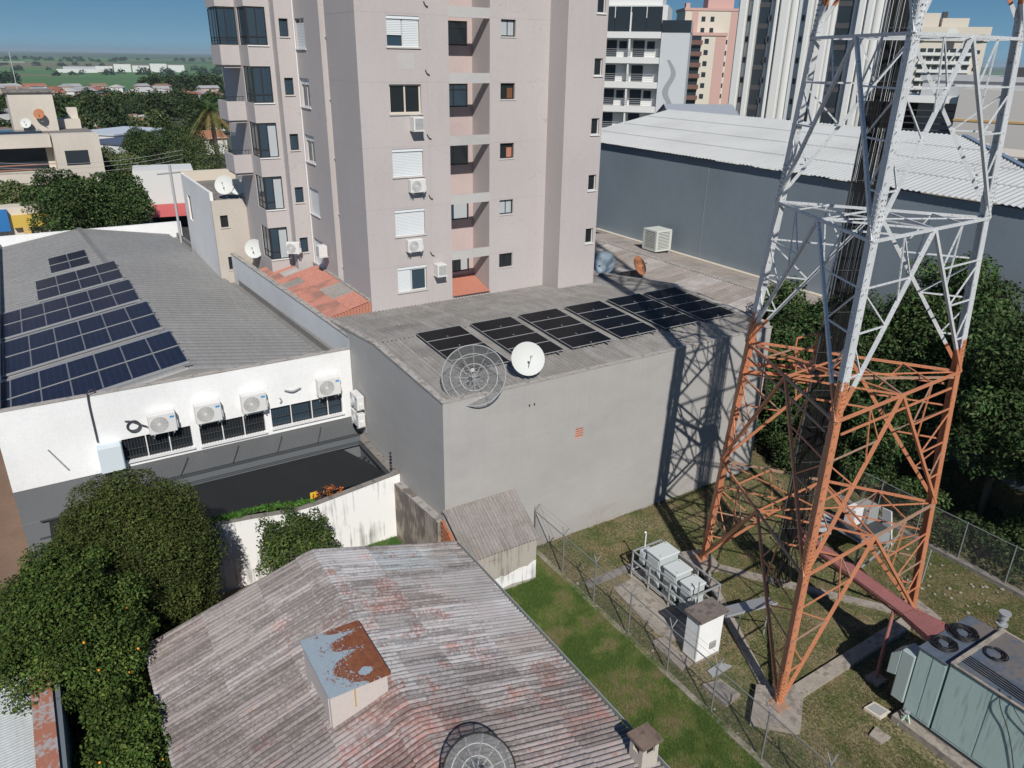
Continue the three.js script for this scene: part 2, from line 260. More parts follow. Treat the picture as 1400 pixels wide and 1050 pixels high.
// ---------------------------------------------------------------- materials
const mat = (c, rough = 0.85, o = {}) => new THREE.MeshStandardMaterial({ color: Array.isArray(c) ? new THREE.Color().setRGB(...c) : new THREE.Color(c), roughness: rough, side: THREE.DoubleSide, ...o });
const M = {
  greyFront: mat([0.465, 0.455, 0.442], 0.95, { map: T.greywall, bumpMap: T.greywall, bumpScale: 0.012 }), 
  tower: mat([0.535, 0.495, 0.487], 0.95, { map: T.towerwall, bumpMap: T.towerwall, bumpScale: 0.008 }),
  towerDark: mat([0.33, 0.31, 0.325], 0.95, { map: T.plaster }), towerBeam: mat([0.52, 0.51, 0.50], 0.95, { map: T.plaster }),
  towerPink: mat([0.56, 0.455, 0.44], 0.95, { map: T.plaster }),
  coping: mat([0.46, 0.43, 0.395], 0.95, { map: T.concrete }),
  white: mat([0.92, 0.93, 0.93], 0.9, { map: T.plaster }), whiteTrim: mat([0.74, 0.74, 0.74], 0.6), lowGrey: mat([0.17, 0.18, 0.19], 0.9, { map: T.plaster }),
  dirtyWhite: mat([1, 1, 1], 0.95, { map: T.dirty }), mould: mat([1, 1, 1], 0.95, { map: T.mould }),
  concrete: mat([0.36, 0.32, 0.275], 0.95, { map: T.concrete, bumpMap: T.concrete, bumpScale: 0.01 }), paleConc: mat([0.40, 0.355, 0.30], 0.95, { map: T.concrete }), darkConc: mat([0.26, 0.24, 0.22], 0.95, { map: T.concrete }),
  metalRoof: mat([0.32, 0.32, 0.315], 0.55, { map: T.metal, metalness: 0.25 }), gutter: mat([0.27, 0.265, 0.255], 0.7, { map: T.metal }),
  fibreRoof: mat([0.37, 0.355, 0.335], 0.95, { map: T.fibre }), brownRoof: mat([0.36, 0.32, 0.295], 0.95, { map: T.fibre }), shedRoof: mat([0.33, 0.305, 0.285], 0.95, { map: T.fibre }), paleRoof: mat([0.46, 0.43, 0.41], 0.95, { map: T.fibre }),
  houseRoof: mat([1, 1, 1], 0.95, { map: T.house, bumpMap: T.house, bumpScale: 0.006 }),
  clayRoof: mat([1, 1, 1], 0.9, { map: T.clay }), clayPlain: mat([0.50, 0.21, 0.145], 0.9, { map: T.plaster }),
  whiteRoof: mat([0.56, 0.575, 0.565], 0.7, { map: T.plaster }), slateWall: mat([0.26, 0.315, 0.36], 0.9, { map: T.plaster }),
  brick: mat([1, 1, 1], 0.95, { map: T.brick }), beige: mat([0.56, 0.51, 0.45], 0.95, { map: T.plaster }),
  orange: mat([0.66, 0.265, 0.135], 0.6, { map: T.paint }), fadedOrange: mat([0.46, 0.29, 0.20], 0.7, { map: T.paint }), mastWhite: mat([0.72, 0.75, 0.77], 0.5, { map: T.paint }), maroon: mat([0.40, 0.165, 0.155], 0.7, { map: T.paint }), bolt: mat([0.26, 0.14, 0.05], 0.7), boltGrey: mat([0.35, 0.36, 0.37], 0.6),
  cable: mat([0.012, 0.012, 0.013], 0.5), black: mat([0.012, 0.012, 0.013], 0.7), tarp: mat([0.010, 0.011, 0.012], 0.75), galv: mat([0.42, 0.44, 0.45], 0.45, { metalness: 0.5 }), galvDull: mat([0.36, 0.38, 0.39], 0.6, { metalness: 0.2 }), steelDark: mat([0.055, 0.06, 0.065], 0.6),
  cabinet: mat([0.50, 0.55, 0.56], 0.55), acWhite: mat([0.70, 0.70, 0.69], 0.5), acGrey: mat([0.33, 0.34, 0.34], 0.5), acDark: mat([0.05, 0.05, 0.055], 0.6), logoBlue: mat([0.05, 0.30, 0.62], 0.5),
  teal: mat([0.44, 0.58, 0.565], 0.6, { map: T.teal }), tealDark: mat([0.36, 0.44, 0.43], 0.6), contRoof: mat([1, 1, 1], 0.55, { map: T.rustroof }),
  glass: mat([0.02, 0.025, 0.03], 0.06), glassBlue: mat([0.035, 0.06, 0.085], 0.08), frameDark: mat([0.02, 0.022, 0.025], 0.5), frameWhite: mat([0.66, 0.66, 0.64], 0.6), shutter: mat([0.72, 0.76, 0.78], 0.6), curtain: mat([0.42, 0.46, 0.48], 0.9), sill: mat([0.55, 0.52, 0.49], 0.9), wood: mat([0.18, 0.075, 0.03], 0.8), cream: mat([0.62, 0.56, 0.47], 0.9),
  cellBlue: new THREE.MeshPhysicalMaterial({ map: T.cellBlue, roughness: 0.3, specularIntensity: 0.22 }), cellBlack: new THREE.MeshPhysicalMaterial({ map: T.cellBlack, roughness: 0.35, specularIntensity: 0.1 }), alu: mat([0.36, 0.37, 0.38], 0.5, { metalness: 0.3 }),
  dish: mat([0.60, 0.62, 0.60], 0.7), meshWire: mat([0.36, 0.37, 0.37], 0.5, { metalness: 0.3 }), rustDish: mat([0.50, 0.21, 0.10], 0.9, { map: T.paint }), blueDish: mat([0.25, 0.33, 0.40], 0.7),
  lid: mat([1, 1, 1], 0.75, { map: T.lid }), bark: mat([0.13, 0.10, 0.075], 0.95, { map: T.concrete }), fruit: mat([0.80, 0.32, 0.03], 0.6),
  lawn: mat([1, 1, 1], 1, { map: T.lawn }), dry: mat([1, 1, 1], 1, { map: T.drygrass }), dirt: mat([1, 1, 1], 1, { map: T.dirt }),
  vent: mat([0.58, 0.33, 0.26], 0.9), yellow: mat([0.72, 0.48, 0.03], 0.7), rust: mat([0.24, 0.10, 0.05], 0.9, { map: T.paint }),
};
M.towerJoint = mat([0.40, 0.37, 0.365], 0.95);
M.fence = mat([0.22, 0.23, 0.235], 0.6, { metalness: 0.2 });
// ---------------------------------------------------------------- ground
function terrainH(x, z) {
  const r = Math.hypot(x - CAM.x, z - CAM.z);
  let y = -0.55 - 22 * sst(170, 950, r);
  if (r > 900) { const u = x / 9000, v = z / 9000; y += (fbm(u + 5, v + 5, 7, 3, 301) - 0.5) * 26 * sst(900, 3000, r) + sst(6500, 9500, r) * (6 + 34 * (fbm(u + 3, v + 2, 9, 4, 305) - 0.35)); }
  return y;
}
{
  const rs = [0]; for (let r = 3; r < 16000; r *= 1.05) rs.push(r); const nA = 240, pos = [], col = [], idx = [], uvs = [];
  const green = [[0.075, 0.17, 0.05], [0.10, 0.20, 0.06], [0.17, 0.16, 0.09], [0.055, 0.12, 0.045]];
  for (const r of rs) for (let k = 0; k < nA; k++) {
    const t = k / nA * 2 * Math.PI, x = CAM.x + r * Math.cos(t), z = CAM.z + r * Math.sin(t); pos.push(x, terrainH(x, z), z); uvs.push(x, z);
    let c = [0.12, 0.10, 0.08];
    if (r > 120) c = [0.075, 0.095, 0.05];
    if (r > 780) { const q = Math.floor(hash2(Math.floor((x * 0.8 + z * 0.6) / 520), Math.floor((z * 0.8 - x * 0.6) / 800), 9) * 3.99); c = green[q].map(v => v * (0.85 + 0.3 * fbm(x / 4000 + 9, z / 4000 + 9, 40, 2, 4))); }
    if (r > 6500) c = mix(c, [0.035, 0.075, 0.035], 0.6);
    col.push(...c);
  }
  for (let i = 0; i + 1 < rs.length; i++) for (let k = 0; k < nA; k++) { const a = i * nA + k, b = i * nA + (k + 1) % nA, c = a + nA, d = b + nA; idx.push(a, b, c, b, d, c); }
  const g = new THREE.BufferGeometry(); g.setAttribute('position', new THREE.Float32BufferAttribute(pos, 3)); g.setAttribute('color', new THREE.Float32BufferAttribute(col, 3)); g.setAttribute('uv', new THREE.Float32BufferAttribute(uvs, 2)); g.setIndex(idx); g.computeVertexNormals();
  struct('ground', g, mat([1, 1, 1], 1, { vertexColors: true }));
}
// plots: sheets with an uneven surface
function plot(a0, a1, b0, b1, h, bump, n, m) {
  const w = a1 - a0, d = b1 - b0, g = new THREE.PlaneGeometry(w, d, n, n); g.rotateX(-Math.PI / 2); g.translate((a0 + a1) / 2, h, -(b0 + b1) / 2);
  const p = g.attributes.position; for (let i = 0; i < p.count; i++) { const e = Math.min(p.getX(i) - a0, a1 - p.getX(i), -p.getZ(i) - b0, b1 + p.getZ(i)); p.setY(i, h - bump + bump * 2 * (fbm(p.getX(i) / 40 + 2, p.getZ(i) / 40 + 2, 30, 3, 77) - 0.5) * Math.min(1, e)); }
  g.computeVertexNormals(); return mUV(g);
}
struct('lawn', plot(-1.5, 4.2, -24, 0, 0, 0.05, 60), M.lawn);
struct('compound_ground', plot(4.2, 19.9, -26, 3.8, 0, 0.04, 90), M.dry);
struct('wooded_ground', plot(19.9, 44, -26, 5, -0.01, 0.15, 50), mat([0.75, 0.8, 0.7], 1, { map: T.drygrass }));
struct('yard_ground', plot(-15.6, 0, -26, 4.4, -0.45, 0.05, 40), M.dirt);
struct('back_yard_grass', plot(-3.2, -0.05, 1.6, 4.4, -0.36, 0.05, 16), M.lawn);
struct('side_lot_ground', plot(-40, -14.7, 1, 46, -0.02, 0.06, 40), M.dirt);

// ---------------------------------------------------------------- windows shared by the buildings
function windowPart(parent, pl, c, u0, u1, h0, h1, { inset = 0.12, frame = M.frameDark, pane = M.glass, mull = [0.5], rails = [], fw = 0.05, sill = null, name = 'window', shut = null, sillOut = 0.06 } = {}) {
  const l = [pbox(pl, c, u0, u1, h0, h0 + fw, inset, inset + 0.06), pbox(pl, c, u0, u1, h1 - fw, h1, inset, inset + 0.06), pbox(pl, c, u0, u0 + fw, h0 + fw, h1 - fw, inset, inset + 0.06), pbox(pl, c, u1 - fw, u1, h0 + fw, h1 - fw, inset, inset + 0.06)];
  for (const m of mull) { const u = u0 + (u1 - u0) * m; l.push(pbox(pl, c, u - fw / 2, u + fw / 2, h0 + fw, h1 - fw, inset + 0.004, inset + 0.056)); }
  for (const m of rails) { const h = h0 + (h1 - h0) * m; l.push(pbox(pl, c, u0 + fw, u1 - fw, h - fw / 2, h + fw / 2, inset + 0.008, inset + 0.052)); }
  const w = part(parent, name, merge(l), frame, true);
  part(w, 'pane', pbox(pl, c, u0 + fw, u1 - fw, h0 + fw, h1 - fw, inset + 0.028, inset + 0.034), pane, true);
  if (sill) part(w, 'sill', pbox(pl, c, u0 - 0.05, u1 + 0.05, h0 - 0.06, h0 - 0.002, -sillOut, inset), sill, true);
  if (shut) for (const [f0, f1, g0, g1] of shut) { // roller shutter of horizontal slats over part of the opening
    const s = [], su0 = u0 + (u1 - u0) * f0, su1 = u0 + (u1 - u0) * f1, sh0 = h0 + (h1 - h0) * g0, sh1 = h0 + (h1 - h0) * g1, n = Math.round((sh1 - sh0) / 0.075);
    for (let i = 0; i < n; i++) { const y = sh0 + (sh1 - sh0) * i / n; s.push(pbox(pl, c, su0 + fw * 0.6, su1 - fw * 0.6, y + 0.004, y + (sh1 - sh0) / n - 0.006, inset - 0.035, inset - 0.012)); }
    part(w, 'shutter', merge(s), M.shutter, true);
  }
  return w;
}

// ---------------------------------------------------------------- grey warehouse beside the compound
{
  const g = thing('grey_warehouse', 'plain grey rendered warehouse with low corrugated roof carrying black solar panels', 'warehouse', P(9, 0, 6));
  part(g, 'front_wall', wall('b', 0, rect(0, 18.1, -0.6, 8), [[6.32, 6.76, 4.86, 5.36]], 0.25), M.greyFront, true);
  part(g, 'side_wall', wall('a', 0, [[0.252, -0.6], [13.4, -0.6], [13.4, 7.5], [6.8, 8.2], [0.252, 8]], [], 0.2), M.greyFront, true);
  part(g, 'side_wall', wall('a', 17.9, [[0.252, -0.6], [13.4, -0.6], [13.4, 7.5], [6.8, 8.3], [0.252, 7.95]], [], 0.2), M.greyFront, true);
  part(g, 'rear_wall', box(0.2, 17.9, -0.6, 7.4, 13.15, 13.4), M.greyFront, true);
  part(g, 'coping', merge([box(-0.03, 18.13, 8.001, 8.04, -0.03, 0.16), wall('a', -0.03, [[0.16, 8.003], [6.8, 8.203], [13.4, 7.503], [13.4, 7.6], [6.8, 8.29], [0.16, 8.06]], [], 0.26)]), M.coping, true);
  part(g, 'parapet', wall('a', 17.75, [[0.2, 7.6], [6.8, 8.32], [13.4, 7.52], [13.4, 7.62], [6.8, 8.52], [0.2, 8.2]], [], 0.4), M.coping, true);
  // roof sheets: two rows a slope
  const cols = 17, w = 17.75 / cols;
  for (const [e0, e1] of [[[8.16, 6.8], [7.86, 0.18]], [[8.16, 6.8], [7.46, 13.3]]]) {
    const rows = 3;
    for (let r = 0; r < rows; r++) for (let c = 0; c < cols; c++) {
      const f0 = r / rows, f1 = Math.min(1, (r + 1) / rows + 0.03), lift = (rows - 1 - r) * 0.012 + (c % 2) * 0.004;
      const front = e1[1] < e0[1];
      const p0 = P(0, e0[0] + (e1[0] - e0[0]) * f0 + lift, e0[1] + (e1[1] - e0[1]) * f0), p1 = P(0, e0[0] + (e1[0] - e0[0]) * f1 + lift, e0[1] + (e1[1] - e0[1]) * f1);
      const a0 = 0.2 + c * w, s = corrugated(w + 0.01, p0.distanceTo(p1), 0.218, 0.12, { crest: true, seg: 7, u0: a0 + r * 3.3, v0: f0 * 6.7 + c * 1.7 });
      const dir = p1.clone().sub(p0);
      if (front) place(s, p0.clone().setX(a0), new THREE.Vector3(1, 0, 0), dir); else place(s, p0.clone().setX(a0 + w), new THREE.Vector3(-1, 0, 0), dir);
      part(g, 'roof_sheet', s, M.fibreRoof, true);
    }
  }
  const rc = []; for (let c = 0; c < 17; c++) rc.push(beam(P(0.2 + c * w, 8.29, 6.8), P(0.2 + (c + 1) * w - 0.02, 8.29, 6.8), 0.3, 0.02));
  part(g, 'ridge_cap', merge(rc), M.fibreRoof, true);
  // terracotta ventilation block
  const vb = part(g, 'vent_block', merge([box(6.322, 6.758, 4.862, 4.90, 0.02, 0.16), box(6.322, 6.758, 5.32, 5.358, 0.02, 0.16), box(6.322, 6.36, 4.9, 5.32, 0.02, 0.16), box(6.72, 6.758, 4.9, 5.32, 0.02, 0.16)]), M.vent, true);
  for (let i = 1; i < 4; i++) part(vb, 'slat', box(6.36, 6.72, 4.9 + i * 0.105 - 0.014, 4.9 + i * 0.105 + 0.014, 0.03, 0.12), M.vent, true);
  for (let i = 1; i < 4; i++) part(vb, 'slat', box(6.36 + i * 0.09 - 0.012, 6.36 + i * 0.09 + 0.012, 4.9, 5.32, 0.06, 0.14), M.vent, true);
  part(g, 'vent_backing', box(6.3, 6.8, 4.8, 5.4, 0.252, 0.28), M.black, true);
  for (const u of [3.88, 4.12]) part(g, 'wall_anchor', box(u, u + 0.06, 7.0, 7.08, -0.03, 0.004), M.steelDark, true);
}

// ---------------------------------------------------------------- apartment tower
{
  const HT = 33.85, g = thing('apartment_tower', 'tall mauve rendered apartment tower with stacked recessed balconies and stepped side bays', 'apartment building', P(8, 0, 18));
  const lines = []; for (let h = 6.85; h < HT; h += 3) lines.push(h);
  // front
  const holes = []; for (const L of lines) { if (L > 9) { holes.push([3.97, 5.65, L - 1.45, L - 0.1]); holes.push([10.2, 11.08, L - 0.85, L - 0.06]); } }
  part(g, 'front_wall', wall('b', 13, rect(2.43, 7.2, -0.5, HT), holes.filter(h => h[1] < 7), 0.2), M.tower, true);
  part(g, 'front_wall', wall('b', 13, rect(9.55, 13.2, -0.5, HT), holes.filter(h => h[0] > 9), 0.2), M.tower, true);
  // recess
  const rh = lines.filter(L => L > 9).map(L => [7.62, 9.28, L - 1.3, L - 0.14]);
  part(g, 'recess_wall', wall('b', 14.87, rect(7.2, 9.55, -0.5, HT), rh, 0.15), M.towerPink, true);
  part(g, 'recess_side', box(7.0, 7.2, -0.5, HT, 13.2, 14.87), M.tower, true);
  part(g, 'recess_side', box(9.55, 9.75, -0.5, HT, 13.2, 14.87), M.tower, true);
  for (const L of lines) {
    if (L < 9) continue;
    part(g, 'cross_beam', box(7.2, 9.55, L - 0.06, L + 0.42, 13.003, 13.15), M.towerBeam, true);
    const k = Math.round((L - 9.85) / 3);
    windowPart(g, 'b', 14.87, 7.62, 9.28, L - 1.3, L - 0.14, { pane: k % 2 ? M.glassBlue : M.glass, rails: k > 2 ? [0.75] : [], inset: 0.05, fw: 0.06 });
    if (k < 2) part(g, 'curtain', box(k ? 8.35 : 8.75, 9.18, L - 1.24, L - 0.2, 14.906, 14.912), M.curtain, true);
  }
  part(g, 'recess_roof', place(corrugated(2.33, 2.1, 0.17, 0.05, { seg: 5 }), P(7.21, 8.3, 14.85), new THREE.Vector3(1, 0, 0), new THREE.Vector3(0, -0.52, 2.0)), M.clayPlain, true); part(g, 'recess_sill', box(7.2, 9.55, 6.8, 7.72, 12.98, 13.15), M.tower, true);
  for (const L of lines) {
    if (L < 9) continue; const k = Math.round((L - 9.85) / 3);
    const sh = { 0: [[0, 0.48, 0, 1], [0.48, 1, 0.84, 1]], 1: [[0, 1, 0, 1]], 2: [[0, 1, 0, 1]], 3: [], 4: [[0, 0.48, 0.38, 1], [0.48, 1, 0, 1]] }[k] ?? (k % 2 ? [[0, 1, 0, 1]] : [[0, 0.5, 0.3, 1]]);
    const w = windowPart(g, 'b', 13, 3.97, 5.65, L - 1.45, L - 0.1, { frame: k === 3 ? M.cream : M.frameWhite, fw: k === 3 ? 0.08 : 0.05, shut: sh, sill: M.sill, pane: k === 3 ? M.glass : M.glassBlue });
    if (k !== 3) part(w, 'shutter_box', box(3.97, 5.65, L - 0.24, L - 0.102, 13.03, 13.1), M.shutter, true);
    const w2 = windowPart(g, 'b', 13, 10.2, 11.08, L - 0.85, L - 0.06, { sill: M.sill, pane: M.glass, sillOut: 0.03 });
    if (k === 1 || k === 4) part(w2, 'curtain', box(10.27, 11.01, L - 0.79, L - 0.12, 13.136, 13.142), M.curtain, true);
    if (k === 2 || k === 3) part(w2, 'curtain', box(10.66, 11.0, L - 0.79, L - 0.3, 13.136, 13.142), k === 2 ? M.clayPlain : M.wood, true);
    if (k === 4) part(g, 'plaster_patch', box(4.45, 5.33, L - 2.42, L - 1.72, 12.996, 12.9995), M.towerBeam, true);
  }
  // shadow-gap joints between the storeys
  for (const L of lines) part(g, 'storey_joint', merge([box(2.43, 7.2, L - 0.005, L + 0.005, 12.996, 12.9995), box(9.55, 13.2, L - 0.005, L + 0.005, 12.996, 12.9995), box(2.427, 2.4295, L - 0.005, L + 0.005, 13, 17.05)]), M.towerJoint, true);
  part(g, 'movement_joint', box(6.0, 6.01, 7.2, HT, 12.996, 12.9995), M.towerJoint, true);
  // left side
  const lh = []; for (const L of lines) if (L > 9) lh.push([20.4, 22.0, L - 1.55, L - 0.05]);
  const band = [17.05, 17.95];
  part(g, 'side_wall', wall('a', 2.43, rect(13.2, band[0], -0.5, HT), [], 0.2), M.tower, true);
  part(g, 'side_wall', wall('a', 2.43, rect(band[1], 22.22, -0.5, HT), lh, 0.2), M.tower, true);
  part(g, 'side_band', wall('a', 2.72, rect(band[0], band[1], -0.5, HT), lines.filter(L => L > 9).map(L => [17.15, 17.85, L - 0.95, L - 0.08]), 0.13), M.tower, true); part(g, 'side_return', merge([box(2.63, 2.72, -0.5, HT, band[0] - 0.1, band[0]), box(2.63, 2.72, -0.5, HT, band[1], band[1] + 0.1)]), M.tower, true);
  for (const L of lines) {
    if (L < 9) continue; const k = Math.round((L - 9.85) / 3);
    windowPart(g, 'a', 2.72, 17.15, 17.85, L - 0.95, L - 0.08, { mull: [], inset: 0.05, frame: M.frameWhite, sill: M.whiteTrim, fw: 0.04 });
    windowPart(g, 'a', 2.43, 20.4, 22.0, L - 1.55, L - 0.05, { frame: M.frameWhite, sill: M.whiteTrim, shut: k === 4 ? [[0, 1, 0, 0.85]] : k < 2 ? [[0, 1, 0, 1]] : [[0, 1, 0.78, 1]], pane: M.glassBlue });
  }
  // stepped bays towards the rear
  const band5 = lines.filter(L => L > 9), bay = band5.map(L => L + 0.35);
  part(g, 'bay_wall', wall('b', 22.22, rect(1.41, 2.43, -0.5, HT), band5.map(L => [1.62, 2.12, L - 0.95, L - 0.05]), 0.2), M.tower, true);
  part(g, 'bay_wall', wall('a', 1.41, rect(22.42, 23.09, -0.5, HT), [], 0.2), M.tower, true);
  for (const L of band5) windowPart(g, 'b', 22.22, 1.62, 2.12, L - 0.95, L - 0.05, { mull: [], sill: M.sill, pane: M.glassBlue });
  part(g, 'bay_post', merge([box(1.16, 1.41, -0.5, HT, 23.09, 23.3), box(0.03, 0.16, -0.5, HT, 24.7, 25.07)]), M.tower, true);
  for (const L of bay) {
    part(g, 'bay_parapet', merge([box(0.03, 1.16, L - 2.83, L - 1.75, 23.09, 23.29), box(0.03, 0.23, L - 2.83, L - 1.75, 23.29, 24.7)]), M.tower, true);
    windowPart(g, 'b', 23.09, 0.1, 1.16, L - 1.75, L + 0.17, { mull: [0.05, 0.5], rails: [0.22], inset: 0.04, sill: M.whiteTrim, name: 'bay_window', pane: M.glassBlue, fw: 0.06 });
    windowPart(g, 'a', 0.05, 23.16, 24.7, L - 1.75, L + 0.17, { mull: [0.5], rails: [0.22], inset: 0.02, name: 'bay_window', pane: M.glassBlue, fw: 0.06 });
    const k = Math.round((L - 10.2) / 3);
    if (k < 3) part(g, 'curtain', box(0.65, 1.1, L - 1.69, L + 0.0, 23.118, 23.1225), M.curtain, true);
    // rear corner balcony
    if (L > 15) {
      part(g, 'balcony_parapet', merge([box(-1.02, 0.03, L - 2.8, L - 1.75, 25.07, 25.2), box(-1.02, -0.89, L - 2.8, L - 1.75, 25.2, 27.37), box(-0.89, 0.03, L - 2.95, L - 2.75, 25.2, 27.37)]), M.tower, true);
      const rl = [beam(P(-0.95, L - 1.5, 25.13), P(0.03, L - 1.5, 25.13), 0.03), beam(P(-0.95, L - 1.5, 25.13), P(-0.95, L - 1.5, 27.3), 0.03)];
      for (let i = 0; i < 6; i++) rl.push(beam(P(-0.95, L - 1.75, 25.13 + i * 0.4), P(-0.95, L - 1.5, 25.13 + i * 0.4), 0.02), beam(P(-0.95 + i * 0.17, L - 1.75, 25.13), P(-0.95 + i * 0.17, L - 1.5, 25.13), 0.02));
      part(g, 'balcony_rail', merge(rl), M.frameDark, true);
      if (k > 3) windowPart(g, 'b', 25.07, -1.0, 0.03, L - 1.75, L + 0.15, { mull: [0.45], rails: [0.2], inset: 0.03, pane: M.glassBlue, name: 'balcony_glazing' });
      if (k > 3) windowPart(g, 'a', -1.0, 25.1, 27.3, L - 1.75, L + 0.15, { mull: [0.3, 0.6], rails: [0.2], inset: 0.02, pane: M.glassBlue, name: 'balcony_glazing' });
    }
  }
  part(g, 'rear_wall', merge([box(0.03, 0.23, -0.5, HT, 25.07, 30), box(0.23, 15.75, -0.5, HT, 29.8, 30), box(15.55, 15.75, -0.5, HT, 11.6, 29.8)]), M.tower, true);
  // stair block
  part(g, 'stair_side', box(13.2, 13.4, -0.5, HT, 11.4, 13.2), M.tower, true);
  part(g, 'stair_front', wall('b', 11.4, rect(13.4, 15.75, -0.5, HT), band5.map(L => [15.02, 15.55, L + 0.35, L + 1.2]), 0.2), M.tower, true);
  for (const L of band5) windowPart(g, 'b', 11.4, 15.02, 15.55, L + 0.35, L + 1.2, { mull: [], frame: M.frameWhite, sill: M.whiteTrim, inset: 0.1, fw: 0.04 });
  part(g, 'roof', prism([[2.43, 13], [13.2, 13], [13.2, 11.4], [15.75, 11.4], [15.75, 30], [0.03, 30], [0.03, 23.09], [1.41, 23.09], [1.41, 22.22], [2.43, 22.22]], HT, HT + 0.3), M.towerBeam, true);
  // rain pipe down the step
  part(g, 'rain_pipe', rod(P(2.40, 8, 22.12), P(2.40, HT, 22.12), 0.04), M.whiteTrim, true);
  for (const L of band5) part(g, 'conduit', tube([P(5.9, L + 0.55, 12.97), P(6.0, L + 0.38, 12.96), P(6.12, L + 0.33, 12.95)], 0.025, 8), M.steelDark, true);
}

// ---------------------------------------------------------------- lean-to with clay sheets between the tower and the party wall
{
  const g = thing('clay_lean_to', 'lean-to roof of faded red sheets patched with grey beside the mauve tower', 'lean-to roof', P(1.2, 0, 19));
  const e = [[2.42, 8.18, 13.1], [2.42, 8.15, 22.2], [0.1, 7.55, 13.1], [-0.9, 7.7, 24.8]];
  const n = 11;
  for (let i = 0; i < n; i++) {
    const b0 = 13.1 + i * 1.06, b1 = b0 + 1.07, x1 = 0.1 - (b0 - 13.1) * 0.085, top = b0 > 21.3 ? 1.36 : 2.4, slope = 0.235;
    const L = (top - x1) / Math.cos(Math.atan(slope));
    const patch = { 2: M.shedRoof, 3: M.shedRoof, 6: M.shedRoof, 8: M.paleRoof }[i];
    const rows = 2;
    for (let r = 0; r < rows; r++) {
      const s = corrugated(1.07, L / rows + 0.06, 0.178, 0.065, { crest: true, seg: 5, u0: b0, v0: r * 2 });
      const q = top - (top - x1) * r / rows, m = (patch && (i === 2 || i === 3 ? r === 0 : i === 6 ? r === 1 : r === 0)) ? patch : M.clayRoof;
      place(s, P(q, 8.15 - (2.4 - q) * slope + (1 - r) * 0.012 + (i % 2) * 0.004, b0 + 1.07), new THREE.Vector3(0, 0, 1), new THREE.Vector3(-1, -slope, 0));
      part(g, 'roof_sheet', s, m, true);
    }
  }
  part(g, 'flashing', box(2.3, 2.425, 8.13, 8.26, 13.1, 22.2), M.coping, true);
  const fr = []; for (let i = 0; i < 14; i++) fr.push(box(0.1 + i * 0.166, 0.1 + i * 0.166 + 0.15, 7.35, 7.62 + i * 0.166 * 0.235, 13.03, 13.09)); part(g, 'gable_sheet', merge(fr), M.clayPlain, true);
  part(g, 'eave_wall', box(0.21, 2.42, 6.0, 7.3, 13.42, 13.6), M.tower, true);
}
// party wall and low annex behind
{
  const pts = [[0.0, 9.9], [0.22, 9.9], [-1.05, 28], [-1.3, 28]];
  const g = thing('party_wall', 'long pale grey party wall between the white shop roof and the red lean-to', 'wall', P(-0.5, 0, 19));
  const q = prism(pts, -0.5, 7.5); const p = q.attributes.position; for (let i = 0; i < p.count; i++) if (p.getY(i) > 7) p.setY(i, 7.55 + 0.4 * (-p.getZ(i) - 9.9) / 18.1);
  part(g, 'wall', mUV(q), mat([0.66, 0.68, 0.7], 0.9, { map: T.plaster }), true);
  const cp = prism([[-0.04, 9.88], [0.26, 9.88], [-1.01, 28], [-1.34, 28]], 7.5, 7.54), c = cp.attributes.position; for (let i = 0; i < c.count; i++) c.setY(i, c.getY(i) + 0.055 + 0.4 * (-c.getZ(i) - 9.9) / 18.1);
  part(g, 'coping', mUV(cp), M.coping, true);
}
{
  const g = thing('beige_annex', 'small beige flat roofed annex with two tiny square windows behind the party wall', 'annex building', P(-1, 0, 30));
  const hs = [[-1.68, -1.2, 9.68, 10.45], [-1.52, -1.15, 6.9, 7.75]];
  part(g, 'front_wall', wall('b', 28, rect(-2.1, 0.9, -0.5, 11.4), hs, 0.2), M.beige, true);
  part(g, 'side_wall', wall('a', -2.1, rect(28.2, 38, -0.5, 11.9), [[35.4, 36.6, 8.8, 10.6]], 0.2), mat([0.84, 0.84, 0.83], 0.9, { map: T.plaster }), true);
  part(g, 'roof', box(-1.9, 2, 11.1, 11.3, 28.2, 38), M.darkConc, true);
  part(g, 'parapet', merge([box(-2.1, 2, 11.9, 12.02, 37.8, 38.2), box(-1.9, 2, 11.3, 11.9, 37.8, 38)]), M.cream, true);
  for (const [u0, u1, h0, h1] of hs) windowPart(g, 'b', 28, u0, u1, h0, h1, { mull: [], sill: M.sill });
  windowPart(g, 'a', -2.1, 35.4, 36.6, 8.8, 10.6, { mull: [0.5], frame: M.rust });
}
